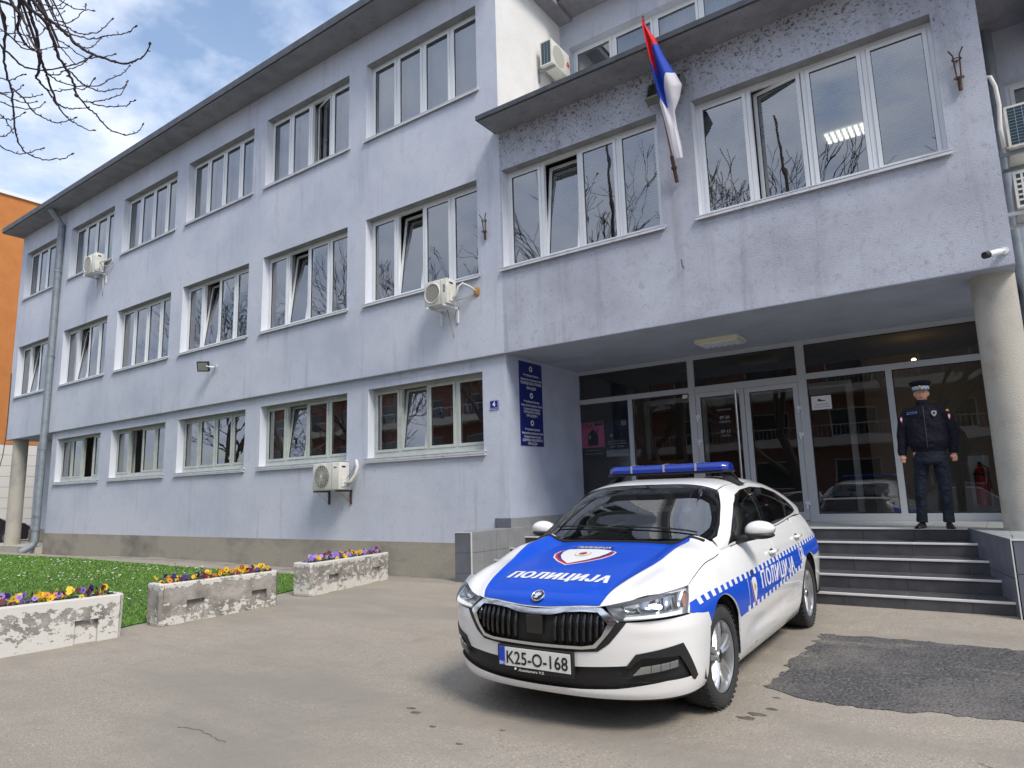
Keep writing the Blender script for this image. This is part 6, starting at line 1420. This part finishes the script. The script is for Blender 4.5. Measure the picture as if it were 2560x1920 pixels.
sk.add(hd.v, hd.f); remeshed(sk, 'body', M_skin, off_, .0062, 1)
b = MB()
for s in (-1, 1): b.sphere((.02+s*.030, -.098, 1.7185), 1, 10, sc=(.0105, .005, .0042))
b.build('eye', mat('eye_white', (.55, .52, .50), .3), off_, smooth='all')
b = MB()
for s in (-1, 1): b.sphere((.02+s*.030, -.1025, 1.7185), 1, 10, sc=(.0048, .003, .0045)); b.tube([(.02+s*.014, -.112, 1.733), (.02+s*.032, -.112, 1.738), (.02+s*.048, -.100, 1.732)], .0030, 6)
b.build('eyebrow', M_hair, off_)
b = MB(); b.tube([(.02-.024, -.108, 1.640), (.02-.008, -.118, 1.643), (.02+.008, -.118, 1.643), (.02+.024, -.108, 1.640)], [.003, .0055, .0055, .003], 8); b.build('lips', mat('lips', (.30, .09, .07), .5), off_, smooth='all')
b = MB(); loft(b, [(.02, .012, 1.68, .0785, .088), (.02, .010, 1.73, .080, .094), (.02, .008, 1.77, .080, .096)], 28); b.v = [v if v[1] > -.02 else (v[0], -.02, v[2]) for v in b.v]; b.build('hair', M_hair, off_, smooth='all')
# jacket
j = MB(); loft(j, [(cxx, .0, .955, .185, .126), (cxx, 0, .985, .186, .126), (cxx, 0, 1.01, .206, .142), (cxx, 0, 1.08, .224, .158), (cxx, 0, 1.22, .222, .152), (cxx, 0, 1.36, .218, .145), (cxx, 0, 1.44, .208, .132), (cxx, .0, 1.49, .175, .112), (cxx, .0, 1.525, .120, .095), (cxx-.005, 0, 1.55, .084, .084), (cxx-.010, -.008, 1.600, .078, .080), (cxx-.010, -.010, 1.622, .072, .074)], 28)
for s, hx in ((-1, -.272), (1, .292)):
    j.tube([(cxx+s*.09, 0, 1.462), (cxx+s*.180, 0, 1.462), (cxx+s*.232, .005, 1.39), (cxx+s*.262, .015, 1.27), (cxx+s*.282, .02, 1.18), (cxx+s*.283, .005, 1.08), (hx+s*.002, -.006, .97), (hx, -.010, .925)], [.070, .080, .078, .071, .068, .062, .054, .046], 16)
jk = remeshed(j, 'jacket', M_navyu, off_, .0085, 3)
t_ = MB(); loft(t_, [(cxx, 0, 1.0, .172, .115), (cxx, 0, .93, .182, .125), (cxx, 0, .85, .186, .132), (cxx, 0, .82, .185, .130), (cxx, 0, .79, .15, .11)], 28)
t_.tube([(-.070, 0, .88), (-.084, 0, .74), (-.102, -.002, .60), (-.114, -.006, .50), (-.126, .004, .34), (-.138, .012, .18), (-.146, .012, .075)], [.098, .086, .078, .071, .066, .062, .066], 18)
t_.tube([(.130, 0, .88), (.140, 0, .74), (.150, -.002, .60), (.155, -.006, .50), (.152, .004, .34), (.148, .012, .18), (.143, .012, .075)], [.098, .086, .078, .071, .066, .062, .066], 18)
remeshed(t_, 'trousers', M_trous, off_, .0085, 3)
for x, an in ((-.150, -12), (.146, 10)):
    b = MB(); rr = [(0, .075, .06, .030), (0, .05, .085, .040), (0, 0, .085, .043), (0, -.06, .068, .044), (0, -.12, .050, .047), (0, -.165, .040, .042), (0, -.19, .022, .026)]
    vs = []
    for _, y, h, w in rr: vs += [(w*cos(pi*k/10), y, .004+h*sin(pi*k/10)) for k in range(11)]
    b.add(vs, [(i*11+k, i*11+k+1, (i+1)*11+k+1, (i+1)*11+k) for i in range(6) for k in range(10)]+[tuple(range(11))]+[(i*11, (i+1)*11, (i+1)*11+10, i*11+10) for i in range(6)])
    b.xf(Matrix.Translation((x, .005, 0)) @ Matrix.Rotation(rad(an), 4, 'Z')); b.build('shoe', M_shoe, off_, smooth='all')
# cap
cp = MB(); loft(cp, [(.02, -.005, 1.752, .094, .108), (.02, -.005, 1.800, .097, .112)], 36); cp_ = cp.build('cap_band', mat('cap_band_blue', (.25, .40, .65), .6), off_, smooth=40)
cp = MB(); loft(cp, [(.02, -.005, 1.797, .099, .114), (.02, -.010, 1.822, .118, .130), (.02, -.012, 1.845, .129, .142), (.02, -.012, 1.856, .128, .141), (.02, -.010, 1.868, .10, .115), (.02, -.008, 1.872, .03, .04)], 36); cap_ = cp.build('cap', M_navyu, off_, smooth=60)
b = MB(); nC = 26
for k in range(nC):
    for r_ in (0, 1):
        if (k+r_) % 2: continue
        a0, a1 = 2*pi*k/nC, 2*pi*(k+1)/nC; z0 = 1.758+r_*.018
        b.quad((.02+.0985*cos(a0), -.005+.1135*sin(a0), z0), (.02+.0985*cos(a1), -.005+.1135*sin(a1), z0), (.02+.0985*cos(a1), -.005+.1135*sin(a1), z0+.018), (.02+.0985*cos(a0), -.005+.1135*sin(a0), z0+.018))
stuff(b.build('cap_chequer', mat('cap_white', (.6, .64, .70), .6), cp_))
b = MB(); vs = []
for k in range(15): a = rad(200+140*k/14); vs += [(.02+.095*cos(a), -.005+.109*sin(a), 1.757), (.02+.110*cos(a)*.98, -.010+.165*sin(a), 1.735+.012*abs(cos(a)))]
b.add(vs, [(2*k, 2*k+2, 2*k+3, 2*k+1) for k in range(14)]); b.build('visor', M_gloss, cap_, smooth='all')
b = MB(); b.sphere((.02, -.122, 1.785), 1, 10, sc=(.016, .006, .019)); b.build('cap_badge', M_gold, cap_)
def on_j(pts, y, m, nm): b = MB(); b.add([(x, y_, z) for x, y_, z in pts], [tuple(range(len(pts)))]); return b.build(nm, m, jk, fixn=False)
sh = [(-.027, .030), (0, .036), (.027, .030), (.030, .0), (.018, -.025), (0, -.038), (-.018, -.025), (-.030, .0)]
on_j([(.140+x, -.152+abs(x)*.1, 1.43+z) for x, z in sh], 0, mat('badge_silver', (.55, .56, .58), .35, metal=.5), 'chest_badge'); on_j([(.140+x*.45, -.155, 1.43+z*.45) for x, z in sh], 0, M_acd, 'badge_centre')
on_j([(-.155, -.150, 1.436), (-.045, -.158, 1.444), (-.045, -.158, 1.468), (-.155, -.150, 1.458)], 0, M_skb, 'name_tape'); on_j([(-.150, -.152, 1.441), (-.050, -.160, 1.448), (-.050, -.160, 1.463), (-.150, -.152, 1.454)], 0, M_navyu, 'name_tape_field')
for s in (-1, 1):
    on_j([(cxx+s*(.262+z_*.0)+s*(-.0+x*.6)*1.0, -.056-.02*(1-abs(x)/.03)+.03*0, 1.385+z) for x, z in [(q[0], q[1]*1.2) for q in sh] for z_ in (0,)], 0, M_red, 'sleeve_patch'); on_j([(cxx+s*(.262)+x*.36, -.0785, 1.385+z*.7) for x, z in sh], 0, M_enw, 'sleeve_patch_centre')
on_j([(cxx+.235, -.070, 1.452), (cxx+.270, -.064, 1.452), (cxx+.262, -.060, 1.478), (cxx+.240, -.066, 1.478)], 0, M_gold, 'shoulder_tab')
b = MB(); b.tube([(cxx-.004, -.118, 1.53), (cxx-.003, -.146, 1.42), (cxx-.003, -.155, 1.25), (cxx-.003, -.161, 1.08), (cxx-.003, -.140, 1.0)], .0035, 5); b.build('zip', mat('zip_grey', (.08, .08, .10), .4), jk)
b = MB()
for s in (-1, 1): b.box(cxx+s*.13-.05, -.03, 1.497-.0, cxx+s*.13+.05, .02, 1.503)
b.xf(Matrix.Identity(4)); b.build('epaulette', M_acd, jk)
BR = [[-6.7,1.93,5.88,16.3,-6.73,2.02,5.83,15.8,-6.74,2.1,5.81,15.2,-6.77,2.18,5.78,14.6,-6.81,2.24,5.71,14.0,-6.85,2.29,5.66,13.4,-6.9,2.34,5.59,12.7,-6.93,2.41,5.54,12.1,-6.96,2.48,5.48,11.4,-7.0,2.53,5.43,10.7,-7.04,2.57,5.37,10.0],[-7.0,2.56,5.34,8.9,-7.02,2.62,5.31,8.5,-7.05,2.7,5.27,8.1,-7.06,2.77,5.25,7.7,-7.08,2.83,5.22,7.2,-7.11,2.91,5.18,6.8,-7.11,2.99,5.17,6.3,-7.1,3.08,5.18,5.8,-7.07,3.16,5.22,5.3,-7.06,3.2,5.27,4.8,-7.04,3.22,5.33,4.3],[-6.98,2.11,6.11,17.2,-6.97,2.18,6.03,16.5,-6.96,2.25,5.97,15.7,-6.93,2.32,5.92,15.0,-6.91,2.39,5.87,14.2,-6.89,2.46,5.81,13.5,-6.86,2.53,5.76,12.7,-6.82,2.6,5.73,11.9,-6.77,2.67,5.71,11.1,-6.71,2.76,5.69,10.3,-6.65,2.84,5.68,9.5,-6.57,2.89,5.71,8.6,-6.5,2.93,5.74,7.7,-6.42,2.94,5.79,6.9,-6.37,2.93,5.82,6.0],[-6.5,2.18,5.65,6.4,-6.53,2.27,5.69,6.1,-6.58,2.35,5.71,5.9,-6.61,2.44,5.76,5.6,-6.64,2.51,5.82,5.3,-6.66,2.58,5.89,5.0,-6.65,2.64,5.99,4.7,-6.66,2.69,6.09,4.4],[-6.7,2.27,5.76,6.6,-6.66,2.35,5.73,6.3,-6.61,2.43,5.72,6.1,-6.57,2.5,5.72,5.8,-6.49,2.56,5.75,5.5,-6.43,2.62,5.77,5.2,-6.36,2.68,5.79,4.9,-6.31,2.71,5.81,4.6,-6.25,2.73,5.84,4.2],[-7.28,2.41,6.2,6.1,-7.26,2.5,6.22,5.8,-7.23,2.56,6.27,5.4,-7.19,2.6,6.34,5.0,-7.15,2.63,6.41,4.6,-7.15,2.63,6.44,4.2],[-7.14,2.2,6.21,5.9,-7.14,2.27,6.22,5.4,-7.14,2.33,6.24,5.0,-7.11,2.39,6.29,4.5,-7.09,2.42,6.36,4.0],[-6.89,2.28,6.18,5.8,-6.83,2.35,6.12,5.3,-6.77,2.39,6.08,4.9,-6.69,2.44,6.06,4.4,-6.61,2.49,6.04,3.9],[-7.02,2.17,6.03,5.8,-7.08,2.27,6.13,5.4,-7.14,2.35,6.23,5.0,-7.21,2.44,6.32,4.6,-7.27,2.5,6.43,4.1],[-6.92,2.47,5.83,5.9,-6.97,2.55,5.85,5.6,-7.01,2.62,5.89,5.3,-7.04,2.68,5.96,4.9,-7.06,2.73,6.05,4.6,-7.09,2.77,6.12,4.2],[-7.09,2.39,5.88,6.0,-7.03,2.46,5.83,5.6,-6.97,2.52,5.76,5.3,-6.91,2.59,5.72,5.0,-6.82,2.64,5.71,4.6,-6.72,2.69,5.71,4.3,-6.63,2.72,5.71,4.0],[-7.39,2.0,5.76,9.7,-7.42,2.07,5.73,9.4,-7.44,2.14,5.71,9.1,-7.47,2.21,5.68,8.8,-7.48,2.28,5.68,8.5,-7.47,2.37,5.7,8.1,-7.45,2.45,5.74,7.8,-7.4,2.55,5.8,7.5,-7.37,2.63,5.86,7.1,-7.34,2.7,5.92,6.7,-7.3,2.76,5.99,6.3],[-6.96,2.3,5.4,5.8,-6.87,2.34,5.39,5.4,-6.76,2.36,5.4,4.9,-6.65,2.4,5.4,4.5,-6.55,2.42,5.41,4.1,-6.43,2.44,5.44,3.7],[-7.18,2.15,6.23,15.7,-7.24,2.18,6.14,15.1,-7.28,2.23,6.07,14.5,-7.31,2.27,6.01,13.9,-7.36,2.31,5.93,13.3,-7.41,2.34,5.84,12.6,-7.45,2.37,5.78,12.0,-7.5,2.38,5.7,11.3,-7.53,2.38,5.66,10.6,-7.55,2.42,5.62,9.9,-7.56,2.49,5.58,9.3,-7.58,2.57,5.51,8.6,-7.6,2.63,5.45,7.9,-7.61,2.69,5.4,7.2,-7.61,2.75,5.37,6.5,-7.6,2.84,5.35,5.8,-7.59,2.9,5.33,5.1,-7.57,2.95,5.34,4.4],[-7.25,2.29,5.77,13.9,-7.34,2.35,5.73,13.0,-7.42,2.42,5.69,12.0,-7.49,2.47,5.66,11.0,-7.58,2.55,5.6,10.0,-7.66,2.62,5.54,9.0,-7.71,2.71,5.55,7.9,-7.74,2.79,5.58,6.8,-7.75,2.88,5.63,5.6,-7.77,2.96,5.69,4.5],[-7.31,2.4,5.61,7.0,-7.36,2.48,5.62,6.8,-7.41,2.56,5.64,6.6,-7.43,2.68,5.67,6.3,-7.44,2.79,5.73,6.0,-7.42,2.94,5.81,5.8,-7.42,3.01,5.91,5.5,-7.4,3.11,6.01,5.2,-7.41,3.17,6.1,4.8,-7.42,3.21,6.18,4.5],[-6.95,2.45,5.53,7.8,-6.99,2.53,5.52,7.5,-7.04,2.61,5.51,7.2,-7.08,2.67,5.52,6.8,-7.1,2.76,5.53,6.4,-7.11,2.85,5.57,6.0,-7.1,2.94,5.63,5.6,-7.09,3.03,5.7,5.2,-7.1,3.06,5.77,4.8,-7.13,3.08,5.81,4.3],[-7.06,2.65,5.33,6.0,-7.12,2.73,5.39,5.8,-7.15,2.84,5.47,5.6,-7.2,2.93,5.55,5.3,-7.23,3.01,5.64,5.0,-7.28,3.09,5.72,4.7,-7.31,3.14,5.86,4.4],[-7.39,2.84,5.54,6.4,-7.33,2.89,5.51,6.0,-7.24,2.96,5.5,5.7,-7.16,3.01,5.49,5.3,-7.07,3.06,5.49,5.0,-7.0,3.06,5.5,4.6,-6.93,3.07,5.5,4.2],[-6.89,2.28,5.2,5.7,-6.84,2.33,5.2,5.4,-6.78,2.38,5.21,5.1,-6.71,2.43,5.23,4.8,-6.66,2.48,5.22,4.4,-6.6,2.51,5.25,4.1,-6.53,2.52,5.29,3.8],[-7.4,1.98,6.15,13.7,-7.44,2.04,6.08,13.2,-7.49,2.07,6.0,12.8,-7.54,2.09,5.91,12.3,-7.6,2.11,5.81,11.8,-7.65,2.14,5.71,11.3,-7.7,2.19,5.6,10.8,-7.73,2.24,5.53,10.3,-7.78,2.27,5.43,9.7,-7.83,2.31,5.32,9.2,-7.89,2.35,5.19,8.7,-7.93,2.4,5.09,8.1,-7.95,2.46,5.02,7.6,-7.94,2.53,4.99,7.1,-7.92,2.63,4.98,6.5,-7.88,2.72,5.01,6.0,-7.84,2.8,5.04,5.4,-7.8,2.85,5.09,4.8],[-7.42,2.16,5.37,7.8,-7.41,2.21,5.33,7.4,-7.41,2.27,5.28,7.0,-7.41,2.34,5.21,6.7,-7.39,2.4,5.18,6.2,-7.37,2.46,5.16,5.8,-7.35,2.52,5.15,5.4,-7.31,2.57,5.16,5.0,-7.26,2.61,5.19,4.5,-7.23,2.64,5.21,4.1],[-7.12,1.97,5.73,7.5,-7.12,2.05,5.69,6.9,-7.12,2.11,5.66,6.2,-7.1,2.19,5.66,5.5,-7.08,2.23,5.67,4.8],[-6.99,1.89,5.66,5.5,-7.02,1.96,5.67,5.2,-7.02,2.05,5.72,4.9,-7.03,2.13,5.74,4.6,-7.04,2.2,5.78,4.2,-7.02,2.24,5.87,3.9],[-7.44,2.06,5.28,5.8,-7.56,2.16,5.38,5.3,-7.67,2.26,5.49,4.7,-7.76,2.34,5.63,4.2],[-7.52,2.08,5.33,5.9,-7.63,2.2,5.37,5.5,-7.74,2.3,5.43,5.1,-7.83,2.42,5.5,4.7,-7.92,2.52,5.6,4.3],[-7.71,2.14,5.34,6.0,-7.81,2.25,5.38,5.7,-7.89,2.37,5.44,5.4,-7.97,2.5,5.52,5.1,-8.04,2.59,5.61,4.8,-8.11,2.66,5.73,4.4],[-7.61,2.13,5.12,5.9,-7.53,2.18,5.09,5.3,-7.44,2.21,5.08,4.6,-7.33,2.24,5.11,3.9],[-7.76,2.17,5.23,6.0,-7.93,2.28,5.27,5.5,-8.1,2.37,5.3,5.0,-8.28,2.45,5.34,4.3],[-7.92,2.24,4.97,6.1,-7.94,2.33,4.96,5.8,-7.95,2.43,4.97,5.5,-7.95,2.52,5.02,5.1,-7.95,2.58,5.08,4.7,-7.96,2.63,5.12,4.3],[-7.5,2.06,5.46,5.9,-7.44,2.12,5.44,5.4,-7.37,2.15,5.45,4.9,-7.3,2.18,5.47,4.4,-7.24,2.19,5.46,3.9],[-7.19,2.07,6.19,15.5,-7.27,2.1,6.1,14.5,-7.33,2.13,6.06,13.5,-7.4,2.14,6.02,12.5,-7.44,2.17,5.99,11.4,-7.49,2.23,5.95,10.4,-7.52,2.29,5.93,9.3,-7.53,2.36,5.93,8.2],[-6.78,1.88,5.86,14.5,-6.76,1.93,5.78,13.3,-6.72,1.97,5.71,12.1,-6.69,2.0,5.62,10.9,-6.67,2.03,5.52,9.7,-6.64,2.06,5.43,8.4,-6.6,2.09,5.37,7.2],[-7.29,1.94,6.13,13.5,-7.43,2.05,6.24,11.9,-7.58,2.15,6.34,10.2,-7.75,2.24,6.41,8.4],[-6.97,2.09,5.07,5.6,-7.06,2.19,5.15,5.1,-7.15,2.26,5.23,4.5,-7.23,2.34,5.32,3.9],[-6.91,1.96,5.87,7.4,-6.93,1.99,5.69,6.5,-6.91,1.99,5.57,5.5,-6.83,2.04,5.53,4.6],[-7.35,2.07,4.8,5.7,-7.47,2.16,4.89,4.9,-7.57,2.24,5.03,4.0],[-7.28,2.14,6.1,5.9,-7.27,2.12,5.98,5.5,-7.26,2.2,5.83,5.1,-7.21,2.22,5.75,4.7,-7.12,2.27,5.72,4.3,-7.01,2.32,5.73,3.9],[-7.04,2.18,5.96,5.8,-6.95,2.21,5.87,5.1,-6.86,2.23,5.79,4.4,-6.73,2.26,5.76,3.8],[-7.15,2.0,6.06,5.7,-7.15,2.06,6.01,5.1,-7.09,2.13,6.03,4.5,-7.05,2.2,6.03,3.9],[-7.29,2.46,5.93,6.1,-7.47,2.6,6.08,5.3,-7.66,2.69,6.24,4.3],[-6.98,2.37,5.75,5.9,-7.2,2.51,5.84,5.1,-7.42,2.67,5.92,4.2],[-6.67,2.18,5.94,5.6,-6.64,2.18,5.81,4.6,-6.54,2.19,5.77,3.7,-6.42,2.19,5.75,2.7]]
# ------------------------------------------------------------------ bare tree whose twigs hang into the upper left of the view
M_bark = mat('bark', (.075, .060, .052), .9, bump=[(30, .01, 4)], mott=[(14, (.13, .11, .05), .58, .72, 4)])
M_twig = mat('twig_bark', (.040, .030, .034), .8, mott=[(20, (.10, .085, .045), .60, .75, 3)]); M_bud = mat('bud', (.07, .025, .025), .6)
tr = thing('bare_tree', 'leafless tree with drooping budded twigs hanging into the upper left sky', 'tree', (0, 0, 0))
b = MB(); b.tube([(-9.9, -1.0, -.3), (-9.85, -.9, 2.5), (-9.6, -.5, 5.2), (-9.2, .1, 7.2), (-8.5, 1.0, 8.6), (-7.8, 1.7, 8.9)], [.26, .21, .17, .13, .09, .06], 12)
b.tube([(-9.6, -.5, 5.2), (-10.8, -1.6, 7.5), (-11.8, -2.2, 10.5)], [.13, .09, .04], 8); b.tube([(-9.2, .1, 7.2), (-9.5, -.2, 10), (-9.2, .5, 13)], [.10, .07, .03], 8); b.build('trunk', M_bark, tr, smooth='all')
limb = MB()
tops = [o for o in BR if o[2] > 5.7 and o[3] > 1.5]
for o in tops:
    limb.tube([(-8.3, 1.25, 8.75), (-8.0+.2*random.random(), 1.6, 8.1), (lerp(-8, o[0], .6), lerp(1.6, o[1], .6), lerp(8, o[2], .6)+.2), (o[0], o[1], o[2])], [.030, .020, .012, o[3]/1000*1.0], 7)
limb.build('limb', M_twig, tr, smooth='all')
bd = MB(); rnd = random.Random(5)
for o in BR:
    pts = [Vector(o[i:i+3]) for i in range(0, len(o), 4)]; rs = [o[i+3]/1000 for i in range(0, len(o), 4)]
    P = []; Rr = []
    for i in range(len(pts)-1):      # smooth the polyline and add the nodes of the twig
        p0, p1, p2, p3 = pts[max(i-1, 0)], pts[i], pts[i+1], pts[min(i+2, len(pts)-1)]
        for k in range(4):
            t = k/4; P.append(.5*((2*p1)+(p2-p0)*t+(2*p0-5*p1+4*p2-p3)*t*t+(3*p1-p0-3*p2+p3)*t**3)+Vector((rnd.gauss(0, .0035), rnd.gauss(0, .0035), rnd.gauss(0, .0035))))
            Rr.append((rs[i]*(1-t)+rs[i+1]*t)*(1+(.22 if k == 0 else 0)))
    P.append(pts[-1]); Rr.append(rs[-1]); b = MB(); b.tube(P, Rr, 6); b.build('branch', M_twig, tr, smooth='all')
    d = (pts[-1]-pts[-2]).normalized(); bd.tube([pts[-1]-d*.005, pts[-1]+d*.010, pts[-1]+d*.024, pts[-1]+d*.036], [rs[-1], rs[-1]*2.3, rs[-1]*2.0, .001], 6)
    for k in range(2, len(P)-2, 5):
        q_ = P[k]; dd = Vector((rnd.uniform(-1, 1), rnd.uniform(-1, 1), rnd.uniform(-.3, 1))).normalized(); bd.tube([q_, q_+dd*.02, q_+dd*.032], [rs[-1]*.9, rs[-1], .001], 5)
stuff(bd.build('buds', M_bud, tr, smooth='all'))
# ------------------------------------------------------------------ surroundings: seen at the left edge and in the glass
ob = thing('orange_building', 'orange rendered block with white clad ground floor beyond the far end', 'building', (0, 0, 0))
b = MB(); b.box(-52, 8.9, 4.3, -38, 34, 16.5); b.build('wall', M_orange, ob)
b = MB(); b.box(-52.1, 8.8, 16.5, -37.9, 34.1, 16.68); b.build('roof_edge', M_pvc, ob)
b = MB(); b.box(-51.9, 9.0, -.5, -38.06, 33.9, 4.3); b.build('ground_floor', M_grout, ob)
for i in range(6):
    for k in range(9): b = MB(); b.box(-38.06, 8.9+i*1.3, -.2+k*.5, -38.02, 8.9+i*1.3+1.28, -.2+k*.5+.485); b.build('cladding_panel', M_whitestone, ob)
# plain modern car, used for the dark car at the left edge and the ones parked across the yard
def simple_car(label, loc, rz, paint, group=None):
    t = thing('parked_car', label, 'car', loc, rz, group); S = [(-2.1, .55), (-2.15, .85), (-1.9, 1.0), (-1.45, 1.05), (-.95, 1.40), (-.2, 1.47), (.5, 1.42), (1.15, 1.02), (1.9, .88), (2.12, .70), (2.15, .40), (2.0, .25), (-2.0, .25)]
    b = MB(); ys = [(-.86, 1, 0), (-.80, 1.0, .03), (0, 1.0, .05), (.80, 1, .03), (.86, 1, 0)]; vs = []
    for y, s_, _ in ys:
        for x, z in S:
            tum = 1-.30*sstep(1.0, 1.45, z); vs.append((x*(1 if abs(y) < .85 else .985), y*tum, z-(.03 if abs(y) > .85 else 0)+(.0 if abs(y) else .02)))
    n = len(S); b.add(vs, [(i*n+j, i*n+(j+1) % n, (i+1)*n+(j+1) % n, (i+1)*n+j) for i in range(4) for j in range(n)]+[tuple(range(n)), tuple(range(4*n, 5*n))]); b.build('body', paint, t, smooth=35)
    b = MB()
    for s in (-1, 1): b.add([(-1.35, s*.805, 1.07), (-.92, s*.64, 1.34), (-.2, s*.625, 1.40), (.45, s*.635, 1.36), (1.02, s*.80, 1.05)], [(0, 1, 2, 3, 4)])
    b.add([(1.17, -.70, 1.035), (1.17, .70, 1.035), (.56, .56, 1.405), (.56, -.56, 1.405)], [(0, 1, 2, 3)]); b.add([(-1.46, -.70, 1.075), (-1.46, .70, 1.075), (-1.0, .56, 1.395), (-1.0, -.56, 1.395)], [(0, 1, 2, 3)]); b.build('window', M_gloss, t)
    for x in (-1.3, 1.3):
        for s in (-1, 1): w = MB(); w.lathe([(0, -.1), (.30, -.1), (.32, -.06), (.32, .06), (.30, .1), (0, .1)], 28, 'y', (x, s*.77, .32)); w.build('tyre', M_tyre, t, smooth=40); w = MB(); w.lathe([(0, .10), (.2, .105), (.21, .09)], 20, 'y', (x, 0, .32)); w.v = [(v[0], s*(.77+v[1]), v[2]) for v in w.v]; w.build('rim', M_alloy, t)
    b = MB()
    for s in (-1, 1): b.bbox(2.02, s*.62-.17, .66, 2.13, s*.62+.17, .80, .02)
    b.build('headlight', M_enw, t)
    b = MB()
    for s in (-1, 1): b.bbox(-2.17, s*.66-.12, .70, -2.08, s*.66+.12, .88, .02)
    b.build('tail_light', M_red, t); return t
simple_car('dark car parked beyond the far left column', (-33.2, 9.4, ground(-33, 9)), rad(95), mat('black_car_paint', (.012, .013, .018), .25, coat=1))
simple_car('silver car parked across the yard', (-1.0, -7.5, ground(0, -7)-.05), rad(4), mat('silver_car_paint', (.40, .41, .42), .3, metal=.5, coat=1), 'cars parked across the yard')
simple_car('white car parked across the yard', (-7.2, -7.7, ground(0, -7)-.05), rad(183), M_paint, 'cars parked across the yard')
simple_car('red car parked across the yard', (4.6, -7.5, ground(0, -7)-.05), rad(182), mat('red_car_paint', (.35, .01, .012), .3, coat=1), 'cars parked across the yard')
# block of flats opposite, mirrored in the glazing
op = thing('block_of_flats', 'brick red block of flats with pale balconies facing the yard', 'building', (0, 0, 0))
M_brick = mat('brick_red_wall', (.22, .105, .08), .9, mott=[(2, (.17, .085, .065), .4, .7, 5)]); M_pale = mat('balcony_pale', (.48, .46, .42), .9); M_rail = mat('steel_rail', (.55, .56, .58), .35, metal=.6)
YO = -21.0; ops = []
for fl_ in range(3):
    for i in range(16): ops.append((-58+i*5.0, -58+i*5.0+2.6, 1.2+fl_*3.1, 2.9+fl_*3.1))
b = MB(); wall_xz(b, YO, -60, 24, -.6, 10.2, ops, -.2); b.box(-60, YO-10, -.6, 24, YO-.25, 10.1); b.build('wall', M_brick, op, fixn=False)
for o_ in ops: b = MB(); b.quad((o_[0], YO-.18, o_[2]), (o_[1], YO-.18, o_[2]), (o_[1], YO-.18, o_[3]), (o_[0], YO-.18, o_[3])); slab_frame(b, o_[0], o_[1], o_[2], o_[3], YO-.18, YO-.12, .07, 1); b.build('window', [M_gloss, M_pvc], op)
for fl_ in (1, 2):
    z = .75+fl_*3.1; b = MB(); b.box(-56, YO+.01, z-.15, 20, YO+1.3, z); b.box(-56, YO+1.2, z, 20, YO+1.3, z+.35); b.build('balcony', M_pale, op)
    b = MB(); b.box(-56, YO+1.22, z+1.05, 20, YO+1.26, z+1.10); [b.box(-56+k*.25, YO+1.23, z+.35, -56+k*.25+.025, YO+1.25, z+1.05) for k in range(304)]; stuff(b.build('railing', M_rail, op))
b = MB(); b.box(-60.4, YO-10.4, 10.15, 24.4, YO+.6, 10.5); b.build('roof', M_fascia, op)
# bare trees in the yard behind the viewpoint
def tree_mesh(seed, H=13):
    rnd = random.Random(seed); tk = MB(); cr = MB(); cnt = [0]
    def grow(p, d, l, r, lev):
        pts = [p]; k = 4 if lev < 4 else 3
        for i in range(k):
            d = (d+Vector((rnd.gauss(0, .13), rnd.gauss(0, .13), rnd.gauss(.05, .09)))).normalized(); pts.append(pts[-1]+d*l/k)
        r2 = max(.008, r*.66); (tk if lev < 2 else cr).tube(pts, [lerp(max(r, .010), r2, i/k) for i in range(k+1)], 8 if lev < 2 else (5 if lev < 4 else 3), cap=False)
        if lev >= 6 or l < .22: return
        n = 3 if lev < 5 else 2
        for i in range(n):
            a = rnd.uniform(0, 2*pi); sp = rnd.uniform(.35, .75) if i else rnd.uniform(.1, .3); o = d.orthogonal().normalized(); o.rotate(Matrix.Rotation(a, 4, d)) if False else None
            o = Matrix.Rotation(a, 3, d) @ o; nd = (d+o*sp*1.1).normalized(); grow(pts[-1] if i == 0 or lev > 3 else pts[rnd.choice((2, 3, -1))], nd, l*rnd.uniform(.62, .85), r2*rnd.uniform(.65, .9), lev+1)
    grow(Vector((0, 0, -.3)), Vector((0, 0, 1)), H*.27, .23, 0); return tk, cr
src = []
for sd in (3, 9):
    tk, cr = tree_mesh(sd); src.append((tk, cr))
T_ = []
for i, (x, y, rz, k, sc_) in enumerate([(-2.5, -7.5, 0, 0, 1.3), (-13, -6.5, 2, 1, 1.45), (-20, -5.5, 4, 0, 1.4), (-26.5, -6.0, 1, 1, 1.35), (-34, -5.5, 3, 0, 1.45), (-42, -6.5, 5.5, 1, 1.4), (4.5, -7, 5, 1, 1.2), (11, -8, 2.5, 0, 1.3), (-7.5, -11, 1.5, 0, 1.4), (-17, -12, 5.2, 1, 1.35)]):
    if i < 2:
        t = thing('yard_tree', 'leafless tree standing in the yard opposite the facade', 'tree', (0, 0, 0), 0, 'bare trees in the yard opposite')
        src[i][0].build('trunk', M_bark, t, smooth='all', fixn=False); stuff(src[i][1].build('crown', M_bark, t, smooth='all', fixn=False)); T_.append(t)
    else: t = copy_tree(T_[k])
    t['label'] = 'leafless yard tree '+('directly behind the viewpoint', 'opposite the lettered air conditioner', 'opposite the third window bay', 'opposite the floodlight', 'opposite the rain pipe', 'beyond the far left end of the facade', 'behind the red car', 'furthest right of the yard', 'in the second row behind the white car', 'in the second row opposite the lawn')[i]
    t.location = (x, y, ground(x, y)); t.rotation_euler = (0, 0, rz); t.scale = (sc_, sc_, sc_)
